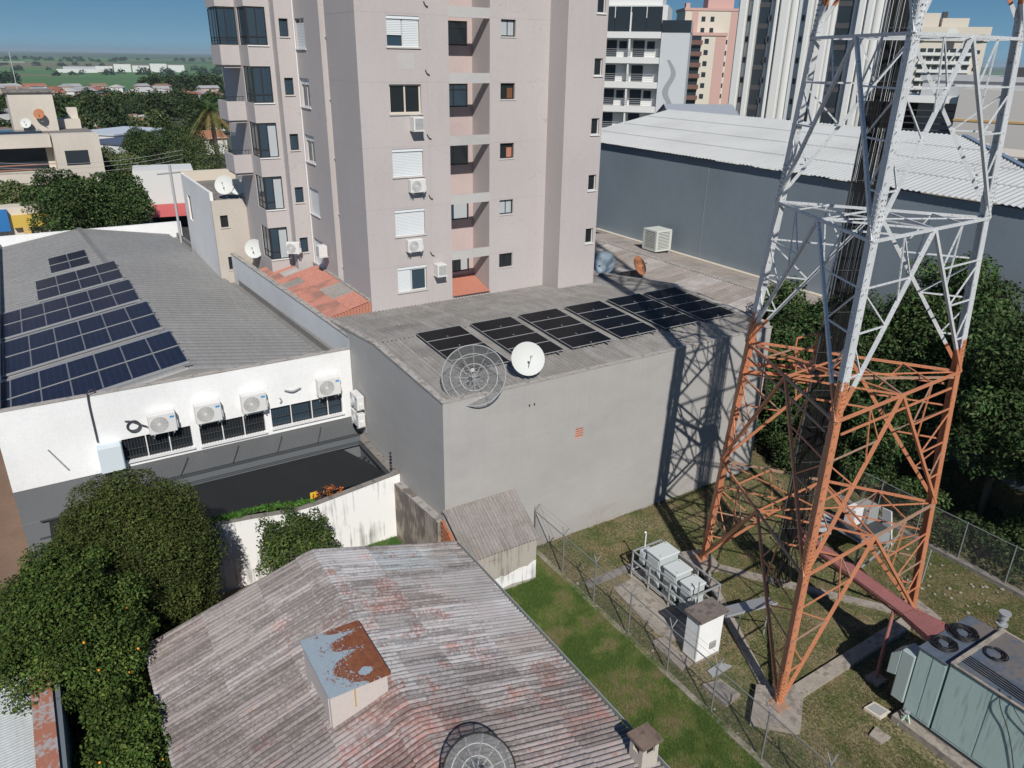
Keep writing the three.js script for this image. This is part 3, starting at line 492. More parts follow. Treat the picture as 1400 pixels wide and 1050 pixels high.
// ---------------------------------------------------------------- white shop building on the left
const skewR = b => -0.05 - (b - 9.87) * 0.056, ridgeA = b => -7.25 - (b - 9.9) * 0.054;
{
  const g = thing('white_shop_building', 'white walled commercial building with grey metal roof and barred rear windows', 'shop building', P(-7, 0, 20));
  const wins = [[-10.43, -7.63, 3.68, 4.74], [-7.28, -4.40, 3.64, 4.66], [-4.08, -0.62, 3.72, 4.74]];
  part(g, 'front_wall', wall('b', 9.87, rect(-14.65, -0.03, 3.42, 6.98), wins, 0.22), M.white, true);
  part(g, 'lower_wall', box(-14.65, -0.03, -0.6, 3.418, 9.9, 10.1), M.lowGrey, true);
  part(g, 'coping', box(-14.68, -0.03, 6.982, 7.02, 9.84, 10.12), M.coping, true);
  part(g, 'side_wall', wall('a', -14.65, [[10.1, -0.6], [44, -0.6], [44, 6.9], [10.1, 6.9]], [], 0.2), M.white, true);
  part(g, 'rear_parapet', merge([box(-20, -1.7, -0.6, 7.25, 44.2, 44.5)]), M.white, true);
  wins.forEach(([u0, u1, h0, h1], i) => {
    const w = windowPart(g, 'b', 9.87, u0, u1, h0, h1, { frame: M.frameDark, mull: i === 2 ? [0.26, 0.54, 0.78] : [0.33, 0.66], inset: 0.14, pane: i === 2 ? M.glassBlue : M.glass, sill: M.whiteTrim, sillOut: 0.12 });
    const n = Math.round((u1 - u0) / 0.12), bars = []; for (let k = 1; k < n; k++) bars.push(pbox('b', 9.87, u0 + k * (u1 - u0) / n - 0.007, u0 + k * (u1 - u0) / n + 0.007, h0, h1, 0.05, 0.064));
    bars.push(pbox('b', 9.87, u0, u1, h0 + 0.5, h0 + 0.52, 0.046, 0.068)); part(w, 'grille', merge(bars), M.steelDark, true);
    for (const f of i === 2 ? [0.27, 0.56, 0.79] : [0.34, 0.67]) part(w, 'mullion', pbox('b', 9.87, u0 + (u1 - u0) * f - 0.022, u0 + (u1 - u0) * f + 0.022, h0, h1, 0.0, 0.04), M.whiteTrim, true);
  });
  // roof: sheets with ribs running down each slope
  const nS = 33, b0 = 10.12, b1 = 44.1;
  for (let i = 0; i < nS; i++) {
    const p0 = b0 + (b1 - b0) * i / nS, w = (b1 - b0) / nS, rA = ridgeA(p0), eR = skewR(p0) - 0.85;
    const hR = 7.3, sl = 0.17;
    const LR = (eR - rA) / Math.cos(Math.atan(sl));
    const right = corrugated(w + 0.01, LR, 0.43, 0.15, { crest: true, seg: 9, u0: p0, v0: 0 });
    place(right, P(rA, hR, p0 - 0.003), new THREE.Vector3(0, 0, -1), new THREE.Vector3(1, -sl, 0));
    part(g, 'roof_sheet', right, M.metalRoof, true);
    const left = corrugated(w + 0.01, 7.6, 0.43, 0.15, { crest: true, seg: 9, u0: p0, v0: 3 });
    place(left, P(rA, hR, p0 + w + 0.003), new THREE.Vector3(0, 0, 1), new THREE.Vector3(-1, -sl, 0));
    part(g, 'roof_sheet', left, M.metalRoof, true);
  }
  part(g, 'gable_panel', wall('b', 10.1, [[-14.5, 5.5], [-0.3, 5.5], [-0.95, 6.2], [-7.25, 7.3], [-14.5, 6.05]], [], 0.05), M.gutter, true);
  part(g, 'ridge_cap', beam(P(ridgeA(b0), 7.46, b0), P(ridgeA(b1), 7.46, b1), 0.34, 0.02), M.metalRoof, true);
  part(g, 'gutter', merge([beam(P(skewR(b0) - 0.45, 6.0, b0), P(skewR(b1) - 0.45, 6.0, b1), 0.62, 0.06), beam(P(skewR(b0) - 0.14, 6.2, b0), P(skewR(b1) - 0.14, 6.2, b1), 0.16, 0.36)]), M.gutter, true);
  part(g, 'downpipe', tube([P(-11.0, 7.05, 9.99), P(-11.05, 7.25, 9.85), P(-11.25, 7.2, 9.78), P(-11.3, 6.9, 9.78), P(-11.3, 4.9, 9.78)], 0.035, 20), M.steelDark, true);
  part(g, 'cable_conduit', rod(P(-13.1, 5.0, 9.84), P(-12.55, 3.9, 9.84), 0.03), M.galvDull, true);
}
// solar rows on the white building
function solarPanel(parent, name, o, ux, uz, w, l, cell, z0 = 0) {
  const n = new THREE.Vector3().crossVectors(uz, ux).normalize();
  const f = new THREE.BoxGeometry(w, 0.035, l); f.translate(w / 2, 0, l / 2);
  const m4 = new THREE.Matrix4().makeBasis(ux, n, uz).setPosition(o);
  const fr = merge([[0, w, 0, 0.018], [0, w, l - 0.018, l], [0, 0.018, 0.018, l - 0.018], [w - 0.018, w, 0.018, l - 0.018]].map(([x0, x1, y0, y1]) => { const q = new THREE.BoxGeometry(x1 - x0, 0.04, y1 - y0); q.translate((x0 + x1) / 2, 0, (y0 + y1) / 2); return mUV(q); })); fr.applyMatrix4(m4);
  const pg = new THREE.BoxGeometry(w - 0.036, 0.012, l - 0.036); pg.translate(w / 2, 0.008, l / 2); pg.applyMatrix4(m4);
  const p = part(parent, name, solid(pg), cell, true); part(p, 'frame', fr, M.alu, true); return p;
}
{
  const sl = 0.17, ux = new THREE.Vector3(-1, -sl, 0).normalize();
  const rows = [[10.5, 15.05, -7.2, 8], [15.9, 20.75, -7.45, 8], [21.4, 25.95, -7.72, 8], [26.55, 31.15, -7.95, 4], [32.0, 36.3, -9.3, 2]];
  const lab = ['long row of blue solar panels closest to the white front parapet', 'second row of blue solar panels behind the white front parapet', 'third row of blue solar panels up the grey ribbed roof', 'short row of eight blue solar panels on the grey ribbed roof', 'smallest block of four blue solar panels near the far roof edge'];
  rows.forEach(([b0, b1, a1, n], i) => {
    const g = thing('solar_array', lab[i], 'solar panels', P(a1 - 3, 6.8, (b0 + b1) / 2), 'solar rows on the ribbed metal roof');
    const l = (b1 - b0 - 0.04) / 2, w = 1.15;
    const hAt = (a, b) => 7.3 - Math.abs(a - ridgeA(b)) * sl * (a > ridgeA(b) ? -1 : 1) + 0.2;
    for (let c = 0; c < n; c++) for (let r = 0; r < 2; r++) {
      const bb = b0 + r * (l + 0.04), a = a1 - c * 1.165 * Math.cos(Math.atan(sl));
      const uz = new THREE.Vector3(0, 0, -1);
      const q = P(a, hAt(a, bb + l / 2), bb);
      // across towards the left eave, along away from the viewpoint
      const pgo = solarPanel(g, 'panel', q.clone(), ux, uz, w, l, M.cellBlue);
    }
    for (const f of [0.12, 0.38, 0.62, 0.88]) { const bb = b0 + (b1 - b0) * f; part(g, 'rail', beam(P(a1 + 0.1, hAt(a1 + 0.1, bb) - 0.06, bb), P(a1 - n * 1.15 - 0.1, hAt(a1 - n * 1.15 - 0.1, bb) - 0.06, bb), 0.05), M.alu, true); }
    part(g, 'edge_rail', beam(P(a1 + 0.05, hAt(a1 + 0.05, b0) - 0.02, b0 - 0.05), P(a1 - n * 1.15, hAt(a1 - n * 1.15, b0) - 0.02, b0 - 0.05), 0.06), M.alu, true);
    if (i < 3) part(g, 'cable_duct', beam(P(a1 + 0.05, hAt(a1 + 0.05, b1) - 0.05, b1 + 0.22), P(a1 - n * 1.15, hAt(a1 - n * 1.15, b1) - 0.05, b1 + 0.22), 0.2, 0.06), M.alu, true);
  });
}
// black solar arrays on the grey warehouse
{
  const y0 = 8.26, yE = 7.94, sl = (y0 - yE) / 6.6, uz = new THREE.Vector3(0, -sl, 1).normalize();
  const as = [2.0, 4.8, 7.5, 10.25, 12.95, 15.5];
  const lab = ['black solar array standing behind the wire mesh dish', 'black solar array behind the solid white dish', 'third black solar array along the warehouse ridge from the mesh dish', 'fourth black solar array along the warehouse ridge from the mesh dish', 'fifth black solar array, crossed by the mast shadow', 'last black solar array before the warehouse end parapet'];
  as.forEach((a, i) => {
    const g = thing('solar_array', lab[i], 'solar panels', P(a + 1.1, 8, 4), 'black solar arrays on the warehouse roof');
    for (let r = 0; r < 4; r++) { const b = 6.62 - r * 1.15, h = y0 - (6.8 - b) * sl + 0.16; solarPanel(g, 'panel', P(a, h, b), new THREE.Vector3(1, 0, 0), uz, 2.25, 1.12, M.cellBlack); }
    for (const f of [0.35, 1.12, 1.9]) part(g, 'rail', beam(P(a + f, y0 - 0.1 * sl + 0.1, 6.7), P(a + f, y0 - 4.9 * sl + 0.1, 1.9), 0.045), M.alu, true);
    for (let r = 0; r < 4; r++) part(g, 'centre_clamp', box(a + 1.1, a + 1.14, y0 - (0.75 + r * 1.15) * sl + 0.165, y0 - (0.75 + r * 1.15) * sl + 0.185, 5.6 - r * 1.15, 5.7 - r * 1.15), M.alu, true);
  });
}
// rear awning, gutter, courtyard cover
{
  const g = thing('rear_awning', 'narrow dark corrugated awning under the barred windows of the white building', 'awning', P(-6, 0, 9));
  part(g, 'awning_sheet', place(corrugated(11.7, 1.25, 0.1, 0.03, { trap: true }), P(-12.1, 3.36, 9.86), new THREE.Vector3(1, 0, 0), new THREE.Vector3(0, -0.3, 1.2)), mat([0.12, 0.125, 0.13], 0.6), true);
  part(g, 'front_gutter', merge([box(-12.1, -0.35, 2.72, 3.03, 8.45, 8.6), box(-12.1, -0.35, 2.6, 2.66, 8.3, 8.6)]), mat([0.13, 0.145, 0.155], 0.6), true);
  part(g, 'gutter_lip', box(-12.1, -0.35, 3.03, 3.06, 8.42, 8.62), M.steelDark, true);
  const br = []; for (const a of [-8.5, -6.3, -4.3, -2.4]) br.push(beam(P(a, 3.1, 8.55), P(a + 0.35, 3.3, 9.2), 0.03), beam(P(a + 0.35, 3.3, 9.2), P(a + 0.5, 3.42, 9.5), 0.03)); part(g, 'bracket', merge(br), M.steelDark, true);
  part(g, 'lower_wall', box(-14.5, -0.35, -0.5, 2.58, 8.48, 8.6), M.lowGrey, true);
}
{
  const n = 40, m = 18, pos = [], idx = [];
  for (let j = 0; j <= m; j++) for (let i = 0; i <= n; i++) { const v = j / m, b = 8.32 - v * 3.55, aR = -1.35 + v * 0.95 + 0.22 * Math.sin(v * 3.1), a = -13.6 + (aR + 13.6) * i / n; pos.push(a, 2.62 - 0.03 * Math.sin(i * 0.9) * Math.sin(v * 3.1) - 0.22 * Math.sin(v * Math.PI) + 0.05 * (i % 4 === 0) * Math.sin(v * Math.PI), -b); }
  for (let j = 0; j < m; j++) for (let i = 0; i < n; i++) { const a = j * (n + 1) + i, b = a + 1, c = a + n + 1, d = c + 1; idx.push(a, c, b, b, c, d); }
  const q = new THREE.BufferGeometry(); q.setAttribute('position', new THREE.Float32BufferAttribute(pos, 3)); q.setIndex(idx); q.computeVertexNormals();
  const g = thing('courtyard_cover', 'black shade cloth stretched over the small walled courtyard', 'shade cloth', P(-6, 0, 6.5));
  part(g, 'cloth', mUV(solid(q)), M.tarp, true);
  const l = []; for (const b of [7.7, 6.8, 5.9, 5.1]) l.push(beam(P(-14, 2.24, b), P(-0.35, 2.24, b), 0.06), beam(P(-1.6, 2.0, b), P(-0.4, 2.3, b - 0.5), 0.05)); l.push(beam(P(-0.42, 2.62, 8.3), P(-0.42, 2.62, 4.8), 0.09), beam(P(-13.9, 2.66, 8.34), P(-0.4, 2.66, 8.34), 0.06), beam(P(-1.2, 2.2, 8.3), P(-1.2, 2.2, 4.8), 0.06));
  part(g, 'frame', merge(l), M.steelDark, true);
  struct('courtyard_floor', box(-14.4, -0.35, -0.55, -0.35, 4.7, 8.45), M.darkConc);
}
{
  const g = thing('courtyard_side_wall', 'low grey courtyard wall with weathered stone coping against the warehouse', 'wall', P(-0.2, 0, 6.5));
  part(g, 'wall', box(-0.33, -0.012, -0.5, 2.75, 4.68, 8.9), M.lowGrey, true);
  for (let i = 0; i < 10; i++) part(g, 'coping_stone', box(-0.37, -0.015, 2.752, 2.82 + 0.01 * (i % 2), 4.7 + i * 0.42, 4.7 + i * 0.42 + 0.405), M.darkConc, true);
}
{ // boundary wall with a dipping top
  const top = [[-14.5, 2.75], [-9, 2.75], [-7.8, 2.7], [-6.6, 2.58], [-5, 2.36], [-4, 2.36], [-2, 2.58], [-0.02, 2.80]];
  const g = thing('white_boundary_wall', 'mould stained white rendered garden wall in front of the covered courtyard', 'garden wall', P(-6, 0, 4.5));
  part(g, 'wall', wall('b', 4.45, [[-14.5, -0.6], [-0.02, -0.6], ...top.slice().reverse()], [], 0.2), M.dirtyWhite, true);
  part(g, 'coping', merge(top.slice(1).map((p, i) => beam(P(top[i][0], top[i][1] + 0.02, 4.56), P(p[0], p[1] + 0.02, 4.56), 0.26, 0.05))), M.darkConc, true);
  const st = thing('mould_stained_wall', 'low garden wall blackened with mould along the side of the grey warehouse', 'garden wall', P(-0.2, 0, 2));
  part(st, 'wall', wall('a', -0.32, [[0.05, -0.5], [4.44, -0.5], [4.44, 2.35], [3.4, 2.55], [0.05, 2.8]], [], 0.3), M.mould, true);
  part(st, 'coping', beam(P(-0.17, 2.83, 0.05), P(-0.17, 2.42, 4.3), 0.34, 0.05), M.coping, true);
  const ef = thing('electric_fence_post', 'thin black insulated post standing at the end of the white garden wall', 'fence post', P(-0.3, 2.8, 4.75));
  part(ef, 'post', rod(P(-0.3, 2.7, 4.75), P(-0.3, 3.85, 4.75), 0.018), M.black, true); for (let i = 0; i < 6; i++) part(ef, 'insulator', rod(P(-0.36, 2.95 + i * 0.16, 4.75), P(-0.24, 2.95 + i * 0.16, 4.75), 0.03), M.black, true);
  const sg = thing('warning_sign', 'small yellow warning plate hanging over the black shade cloth', 'sign', P(-3.9, 2.9, 4.7));
  part(sg, 'plate', box(-4.03, -3.75, 2.55, 2.85, 4.74, 4.75), M.yellow, true); part(sg, 'symbol', box(-3.91, -3.87, 2.62, 2.78, 4.735, 4.739), M.black, true);
}
// ---------------------------------------------------------------- air conditioners
function acUnit(name, label, pos, ry, group, { w = 1.1, h = 0.9, d = 0.4, logo = true, m = M.acWhite } = {}) { // front looks along +z, base centre at pos
  const g = thing(name, label, 'air conditioner', pos, group); g.rotation.y = ry;
  const b = new RoundedBoxGeometry(w, h, d, 2, 0.03); b.translate(0, h / 2, 0); part(g, 'casing', solid(b), m);
  const fx = -w * 0.13, fy = h * 0.5, R = h * 0.40;
  const disc = new THREE.CylinderGeometry(R, R, 0.01, 28); disc.rotateX(Math.PI / 2); disc.translate(fx, fy, d / 2 + 0.004); const fan = part(g, 'fan_opening', solid(disc), M.acGrey);
  const rings = []; for (let i = 0; i < 9; i++) { const t = new THREE.TorusGeometry(R * (0.2 + 0.8 * i / 8), 0.007, 4, 28); t.translate(fx, fy, d / 2 + 0.016); rings.push(t); }
  for (let i = 0; i < 12; i++) { const a = i / 12 * Math.PI * 2; rings.push(rod(new THREE.Vector3(fx + Math.cos(a) * R * 0.15, fy + Math.sin(a) * R * 0.15, d / 2 + 0.018), new THREE.Vector3(fx + Math.cos(a + 0.35) * R, fy + Math.sin(a + 0.35) * R, d / 2 + 0.018), 0.006, 4)); }
  part(fan, 'grille', merge(rings), M.acWhite); const hub = new THREE.CylinderGeometry(R * 0.17, R * 0.17, 0.02, 16); hub.rotateX(Math.PI / 2); hub.translate(fx, fy, d / 2 + 0.02); part(fan, 'hub', solid(hub), M.acWhite);
  if (logo) { const q = new THREE.BoxGeometry(w * 0.16, h * 0.1, 0.006); q.translate(w * 0.36, h * 0.78, d / 2 + 0.004); part(g, 'logo_plate', solid(q), M.logoBlue); }
  const br = []; for (const s of [-1, 1]) { const q = new THREE.BoxGeometry(0.05, 0.05, d + 0.12); q.translate(s * w * 0.36, -0.026, -0.02); br.push(q); const q2 = new THREE.BoxGeometry(0.05, 0.35, 0.04); q2.translate(s * w * 0.36, -0.2, -d / 2 - 0.05); br.push(q2); } part(g, 'bracket', merge(br), M.galvDull);
  const cover = new THREE.BoxGeometry(0.06, h * 0.35, d * 0.5); cover.translate(w / 2 + 0.03, h * 0.3, 0); part(g, 'valve_cover', solid(cover), m);
  return g;
}
{
  const grp = 'condenser units above the barred windows';
  acUnit('condenser_unit', 'white condenser unit with loose hose coil beside it over the window by the wall cabinet', P(-8.75, 4.86, 9.6), 0, grp);
  acUnit('condenser_unit', 'white condenser unit over the pier between first and middle barred windows', P(-6.85, 4.9, 9.6), 0, grp);
  acUnit('condenser_unit', 'white condenser unit with slanting conduit over the middle barred window', P(-4.85, 4.93, 9.6), 0, grp);
  acUnit('condenser_unit', 'white condenser unit over the teal paned window near the grey warehouse', P(-1.32, 4.97, 9.6), 0, grp);
  acUnit('condenser_unit', 'upper of two stacked condenser units on the grey warehouse side wall', P(-0.26, 4.42, 8.7), -Math.PI / 2, 'stacked condenser units', { w: 0.95, h: 0.72, d: 0.36 });
  acUnit('condenser_unit', 'lower of two stacked condenser units on the grey warehouse side wall', P(-0.26, 3.5, 8.7), -Math.PI / 2, 'stacked condenser units', { w: 0.95, h: 0.72, d: 0.36 });
  const tg = 'condenser units on the tower front';
  acUnit('condenser_unit', 'small condenser unit below the closed shutter third window up the tower', P(5.17, 13.62, 12.78), 0, tg, { w: 0.85, h: 0.66, d: 0.32, logo: false });
  acUnit('condenser_unit', 'small condenser unit between the two lowest shuttered tower windows', P(4.9, 10.58, 12.78), 0, tg, { w: 0.85, h: 0.66, d: 0.32, logo: false });
  acUnit('condenser_unit', 'condenser unit on the tower side beside the lowest bay window', P(1.15, 8.95, 22.0), -0.6, undefined, { w: 0.8, h: 0.7, d: 0.32, logo: false });
  const wa = (label, pos, ry) => { const g = thing('window_air_conditioner', label, 'air conditioner', pos, 'through wall air conditioners on the tower'); g.rotation.y = ry;
    const b = new RoundedBoxGeometry(0.55, 0.62, 0.5, 2, 0.02); part(g, 'casing', solid(b), M.acWhite); const q = new THREE.BoxGeometry(0.44, 0.5, 0.02); q.translate(0.02, 0, 0.25); const c = part(g, 'coil_panel', solid(q), M.acGrey); const f = []; for (let i = 0; i < 9; i++) { const s = new THREE.BoxGeometry(0.44, 0.012, 0.02); s.translate(0.02, -0.22 + i * 0.055, 0.265); f.push(s); } part(c, 'fin', merge(f), M.acWhite);
    const br = new THREE.BoxGeometry(0.6, 0.04, 0.55); br.translate(0, -0.335, 0); part(g, 'tray', solid(br), M.acWhite); };
  wa('boxy through wall air conditioner below the cream framed open window', P(5.25, 16.95, 12.74), 0);
  wa('boxy through wall air conditioner beside the lowest shuttered window', P(6.35, 9.45, 12.74), 0);
  wa('boxy air conditioner on a white bracket jutting from the tower side', P(2.0, 9.6, 19.3), -Math.PI / 2);
}
{
  const c = thing('wall_cabinet', 'pale blue white utility cabinet fixed under the downpipe on the white wall', 'utility cabinet', P(-10.95, 3.5, 9.6));
  part(c, 'casing', rbox(-11.4, -10.5, 3.6, 4.75, 9.35, 9.86), mat([0.62, 0.70, 0.74], 0.6), true); part(c, 'side_panel', box(-10.498, -10.47, 3.62, 4.73, 9.37, 9.84), mat([0.25, 0.36, 0.40], 0.5), true);
  const coil = []; for (let k = 0; k < 3; k++) { const pts = []; for (let i = 0; i < 14; i++) { const t = i / 14 * Math.PI * 2; pts.push(P(-9.86 + Math.cos(t) * (0.22 + 0.02 * k), 5.32 + Math.sin(t) * (0.2 + 0.03 * k), 9.78 - k * 0.02)); } coil.push(tube(pts, 0.022, 30, 5, true)); }
  coil.push(tube([P(-9.35, 5.2, 9.7), P(-9.6, 5.35, 9.72), P(-9.9, 5.55, 9.76), P(-10.15, 5.6, 9.8)], 0.035, 16));
  single('hose_coil', merge(coil), M.steelDark, 'coil of dark hose hanging on the white wall beside the first condenser', 'hose');
  single('pipe_stub', merge([tube([P(-3.35, 5.55, 9.8), P(-3.0, 5.45, 9.74), P(-2.6, 5.52, 9.8)], 0.05, 14), tube([P(-3.6, 5.2, 9.84), P(-3.55, 5.05, 9.8), P(-3.62, 4.95, 9.82)], 0.04, 10)]), M.galvDull, 'short bent pipe stubs sticking out of the white wall above the last window', 'pipe');
}
// ---------------------------------------------------------------- satellite dishes
function dishGeo(R, depth, n = 10) { const pts = []; for (let i = 0; i <= n; i++) { const r = R * i / n; pts.push(new THREE.Vector2(Math.max(r, 0.001), depth * (i / n) ** 2)); } return solid(new THREE.LatheGeometry(pts, 36)); }
function aim(o, dir) { o.quaternion.setFromUnitVectors(new THREE.Vector3(0, 1, 0), dir.clone().normalize()); }
function solidDish(label, pos, R, dir, m, { base = 0.5, group } = {}) { // pos = dish centre
  const g = thing('satellite_dish', label, 'satellite dish', pos, group);
  const rf = part(g, 'reflector', dishGeo(R, R * 0.22), m); aim(rf, dir); rf.position.copy(dir.clone().normalize().multiplyScalar(-R * 0.1));
  const tipD = dir.clone().normalize().multiplyScalar(R * 0.85), side = new THREE.Vector3(0, -R * 0.85, 0);
  part(g, 'feed_arm', rod(side.clone().addScaledVector(dir.clone().normalize(), R * 0.05), tipD, 0.012, 5), M.galvDull);
  const fh = new THREE.CylinderGeometry(0.05, 0.04, 0.14, 10); const f = part(g, 'feed_horn', solid(fh), M.acGrey); f.position.copy(tipD); aim(f, dir);
  const back = dir.clone().normalize().multiplyScalar(-R * 0.2); part(g, 'mast', merge([rod(back, new THREE.Vector3(back.x, -base, back.z), 0.035), rod(new THREE.Vector3(back.x, -base, back.z), new THREE.Vector3(back.x + 0.2, -base, back.z + 0.2), 0.025)]), M.galvDull);
  return g;
}
function meshDish(label, pos, R, dir, base) {
  const g = thing('mesh_dish', label, 'satellite dish', pos); const hold = part(g, 'rim', (() => { const t = new THREE.TorusGeometry(R, 0.022, 6, 64); t.rotateX(Math.PI / 2); t.translate(0, R * 0.3, 0); return solid(t); })(), M.galvDull); aim(hold, dir);
  const y = r => R * 0.3 * (r / R) ** 2, pt = (r, a) => new THREE.Vector3(Math.cos(a) * r, y(r), Math.sin(a) * r);
  for (let i = 0; i < 12; i++) { const a = i / 12 * Math.PI * 2, l = []; for (let k = 0; k < 6; k++) l.push(beam(pt(R * k / 6 + 0.02, a), pt(R * (k + 1) / 6, a), 0.03)); part(hold, 'rib', merge(l), M.fence); }
  const net = []; const wire = (p, q) => { const b = new THREE.CylinderGeometry(0.0042, 0.0042, p.distanceTo(q), 3, 1, true); b.applyMatrix4(frameOf(p, q)); net.push(solid(b)); };
  for (let i = 1; i < 44; i++) { const r = R * i / 44, n = 36; for (let k = 0; k < n; k++) wire(pt(r, k / n * Math.PI * 2), pt(r, (k + 1) / n * Math.PI * 2)); }
  for (let k = 0; k < 168; k++) { const a = k / 168 * Math.PI * 2; for (let s = 3; s < 8; s++) if (s > 4 || k % 2 === 0) wire(pt(R * s / 8, a), pt(R * (s + 1) / 8, a)); }
  for (const f of [0.45, 0.75]) { const n = 36; for (let k = 0; k < n; k++) net.push(beam(pt(R * f, k / n * Math.PI * 2), pt(R * f, (k + 1) / n * Math.PI * 2), 0.018)); }
  part(hold, 'wire_mesh', merge(net), M.meshWire).userData.kind = 'stuff';
  const foc = []; for (let i = 0; i < 3; i++) foc.push(rod(pt(R * 0.62, i * 2.094 + 0.4), new THREE.Vector3(0, R * 0.78, 0), 0.012, 4)); part(hold, 'feed_leg', merge(foc), M.galvDull);
  const fh = new THREE.CylinderGeometry(0.08, 0.06, 0.2, 12); fh.translate(0, R * 0.78, 0); part(hold, 'feed_horn', solid(fh), M.acGrey);
  part(g, 'pedestal', merge([rod(new THREE.Vector3(0, -base, 0), dir.clone().multiplyScalar(-0.02), 0.06, 8), rod(new THREE.Vector3(0.45, -base, 0.3), new THREE.Vector3(0, -base * 0.4, 0), 0.025), rod(new THREE.Vector3(-0.45, -base, 0.3), new THREE.Vector3(0, -base * 0.4, 0), 0.025)]), M.galvDull);
  return g;
}
meshDish('large wire mesh dish on the near corner of the warehouse roof', P(1.78, 8.42, 0.75), 1.24, new THREE.Vector3(-0.42, 0.62, 0.65), 0.62);
solidDish('solid white dish with black branch marks on the warehouse roof edge', P(4.2, 8.78, 0.65), 0.7, new THREE.Vector3(-0.25, 0.5, 0.82), M.dish, { base: 0.95 });
meshDish('wire mesh dish with a black rim on the patched house roof', P(-5.55, 5.0, -12.55), 0.85, new THREE.Vector3(-0.1, 0.75, 0.65), 0.95).children[0].material = M.black;
solidDish('dull blue dish at the foot of the tower on the far roof', P(19.0, 7.9, 14.5), 0.75, new THREE.Vector3(-0.7, 0.45, 0.6), M.blueDish, { base: 1.2 });
solidDish('rusty orange and white dish on the low roof parapet', P(21.3, 7.6, 13.7), 0.65, new THREE.Vector3(0.3, 0.5, 0.85), M.rustDish, { base: 1.1 });
solidDish('larger of two white dishes on the beige annex roof', P(-0.95, 12.2, 28.9), 0.62, new THREE.Vector3(-0.45, 0.4, 0.8), M.dish, { base: 0.9, group: 'dishes on the annex' });
solidDish('smaller of two white dishes on the beige annex roof', P(-0.25, 12.1, 28.5), 0.5, new THREE.Vector3(-0.35, 0.35, 0.85), M.dish, { base: 0.8, group: 'dishes on the annex' });
solidDish('white dish with a dark foot on the wall top beside the red lean-to', P(-0.25, 8.6, 25.9), 0.6, new THREE.Vector3(-0.5, 0.3, 0.8), M.dish, { base: 0.6 });
// ---------------------------------------------------------------- house with the patched roof
{
  const g = thing('corrugated_roof_house', 'single storey house under a weathered patchy corrugated gable roof', 'house', P(-5.9, -0.4, -9));
  const houseMats = [[1, 1, 1], [0.86, 0.85, 0.85], [1.08, 1.08, 1.1], [0.94, 0.9, 0.88], [0.78, 0.76, 0.76]].map(c => mat(c, 0.95, { map: T.house, bumpMap: T.house, bumpScale: 0.006 }));
  const hw = 5.37, rise = 1.55, L = Math.hypot(hw, rise), bF = -1.8, len = 16.2, cols = 17, w = len / cols, rows = 3, rl = L / rows;
  for (const side of [-1, 1]) for (let r = 0; r < rows; r++) for (let c = 0; c < cols; c++) {
    const along = new THREE.Vector3(side * hw / L, -rise / L, 0), s0 = r * rl, lift = 0.02 + (rows - 1 - r) * 0.024 + (c % 2) * 0.008 + rr(0, 0.01);
    const g1 = corrugated(w + 0.05, rl + 0.09, 0.165, 0.075, { crest: true, u0: 0, v0: 0, seg: 7 });
    const uv = g1.attributes.uv; // continuous weathering over the whole roof
    for (let i = 0; i < uv.count; i++) { const x = uv.getX(i), y = uv.getY(i); uv.setXY(i, side < 0 ? c * w + x : (c + 1) * w - x, side < 0 ? L - (s0 + y) : L + s0 + y); }
    const o = P(-5.95, 4.55 + lift, bF).addScaledVector(along, s0); o.z += side < 0 ? c * w : (c + 1) * w;
    place(g1, o, new THREE.Vector3(rr(-0.004, 0.004), 0, side < 0 ? 1 : -1), along);
    part(g, 'roof_sheet', g1, houseMats[Math.floor(rnd() * 5)], true);
  }
  for (let c = 0; c < cols; c++) { // rounded corrugated ridge pieces
    const n = 36, m = 8, pos = [], uv = [], idx = [];
    for (let i = 0; i <= n; i++) for (let j = 0; j <= m; j++) { const t = (j / m - 0.5) * 1.1, x = i / n * (w + 0.03), wv = 0.07 * Math.pow(Math.abs(Math.sin(i / 6 * Math.PI)), 0.75); pos.push(-5.95 + t, 4.66 + (c % 2) * 0.006 + wv - Math.sqrt((t * rise / hw) ** 2 + 0.0012) + 0.012, -bF + c * w + x); uv.push(c * w + x, L + t); }
    for (let i = 0; i < n; i++) for (let j = 0; j < m; j++) { const a = i * (m + 1) + j, b = a + 1, d = a + m + 1, e = d + 1; idx.push(a, d, b, b, d, e); }
    const q = new THREE.BufferGeometry(); q.setAttribute('position', new THREE.Float32BufferAttribute(pos, 3)); q.setAttribute('uv', new THREE.Float32BufferAttribute(uv, 2)); q.setIndex(idx); q.computeVertexNormals();
    part(g, 'ridge_piece', solid(q), M.houseRoof, true);
  }
  part(g, 'side_wall', box(-11.0, -10.8, -0.6, 3.0, -17.6, -2.1), mat([0.50, 0.17, 0.085], 0.9, { map: T.plaster }), true);
  part(g, 'side_wall', box(-1.0, -0.8, -0.6, 3.0, -17.6, -2.1), M.beige, true);
  for (const b of [-2.1, -17.8]) part(g, 'gable_wall', wall('b', b, [[-10.8, -0.6], [-1.0, -0.6], [-1.0, 3.0], [-5.95, 4.4], [-10.8, 3.0]], [], 0.2), M.beige, true);
  part(g, 'barge_board', merge([beam(P(-11.36, 3.0, -1.8), P(-5.95, 4.58, -1.8), 0.03, 0.12), beam(P(-0.4, 3.0, -1.8), P(-5.95, 4.58, -1.8), 0.03, 0.12)]), M.darkConc, true);
  part(g, 'fascia', box(-11.38, -11.34, 2.86, 3.0, -18, -1.8), M.darkConc, true); part(g, 'fascia', box(-0.36, -0.33, 2.9, 3.02, -18, -1.8), M.galvDull, true);
}
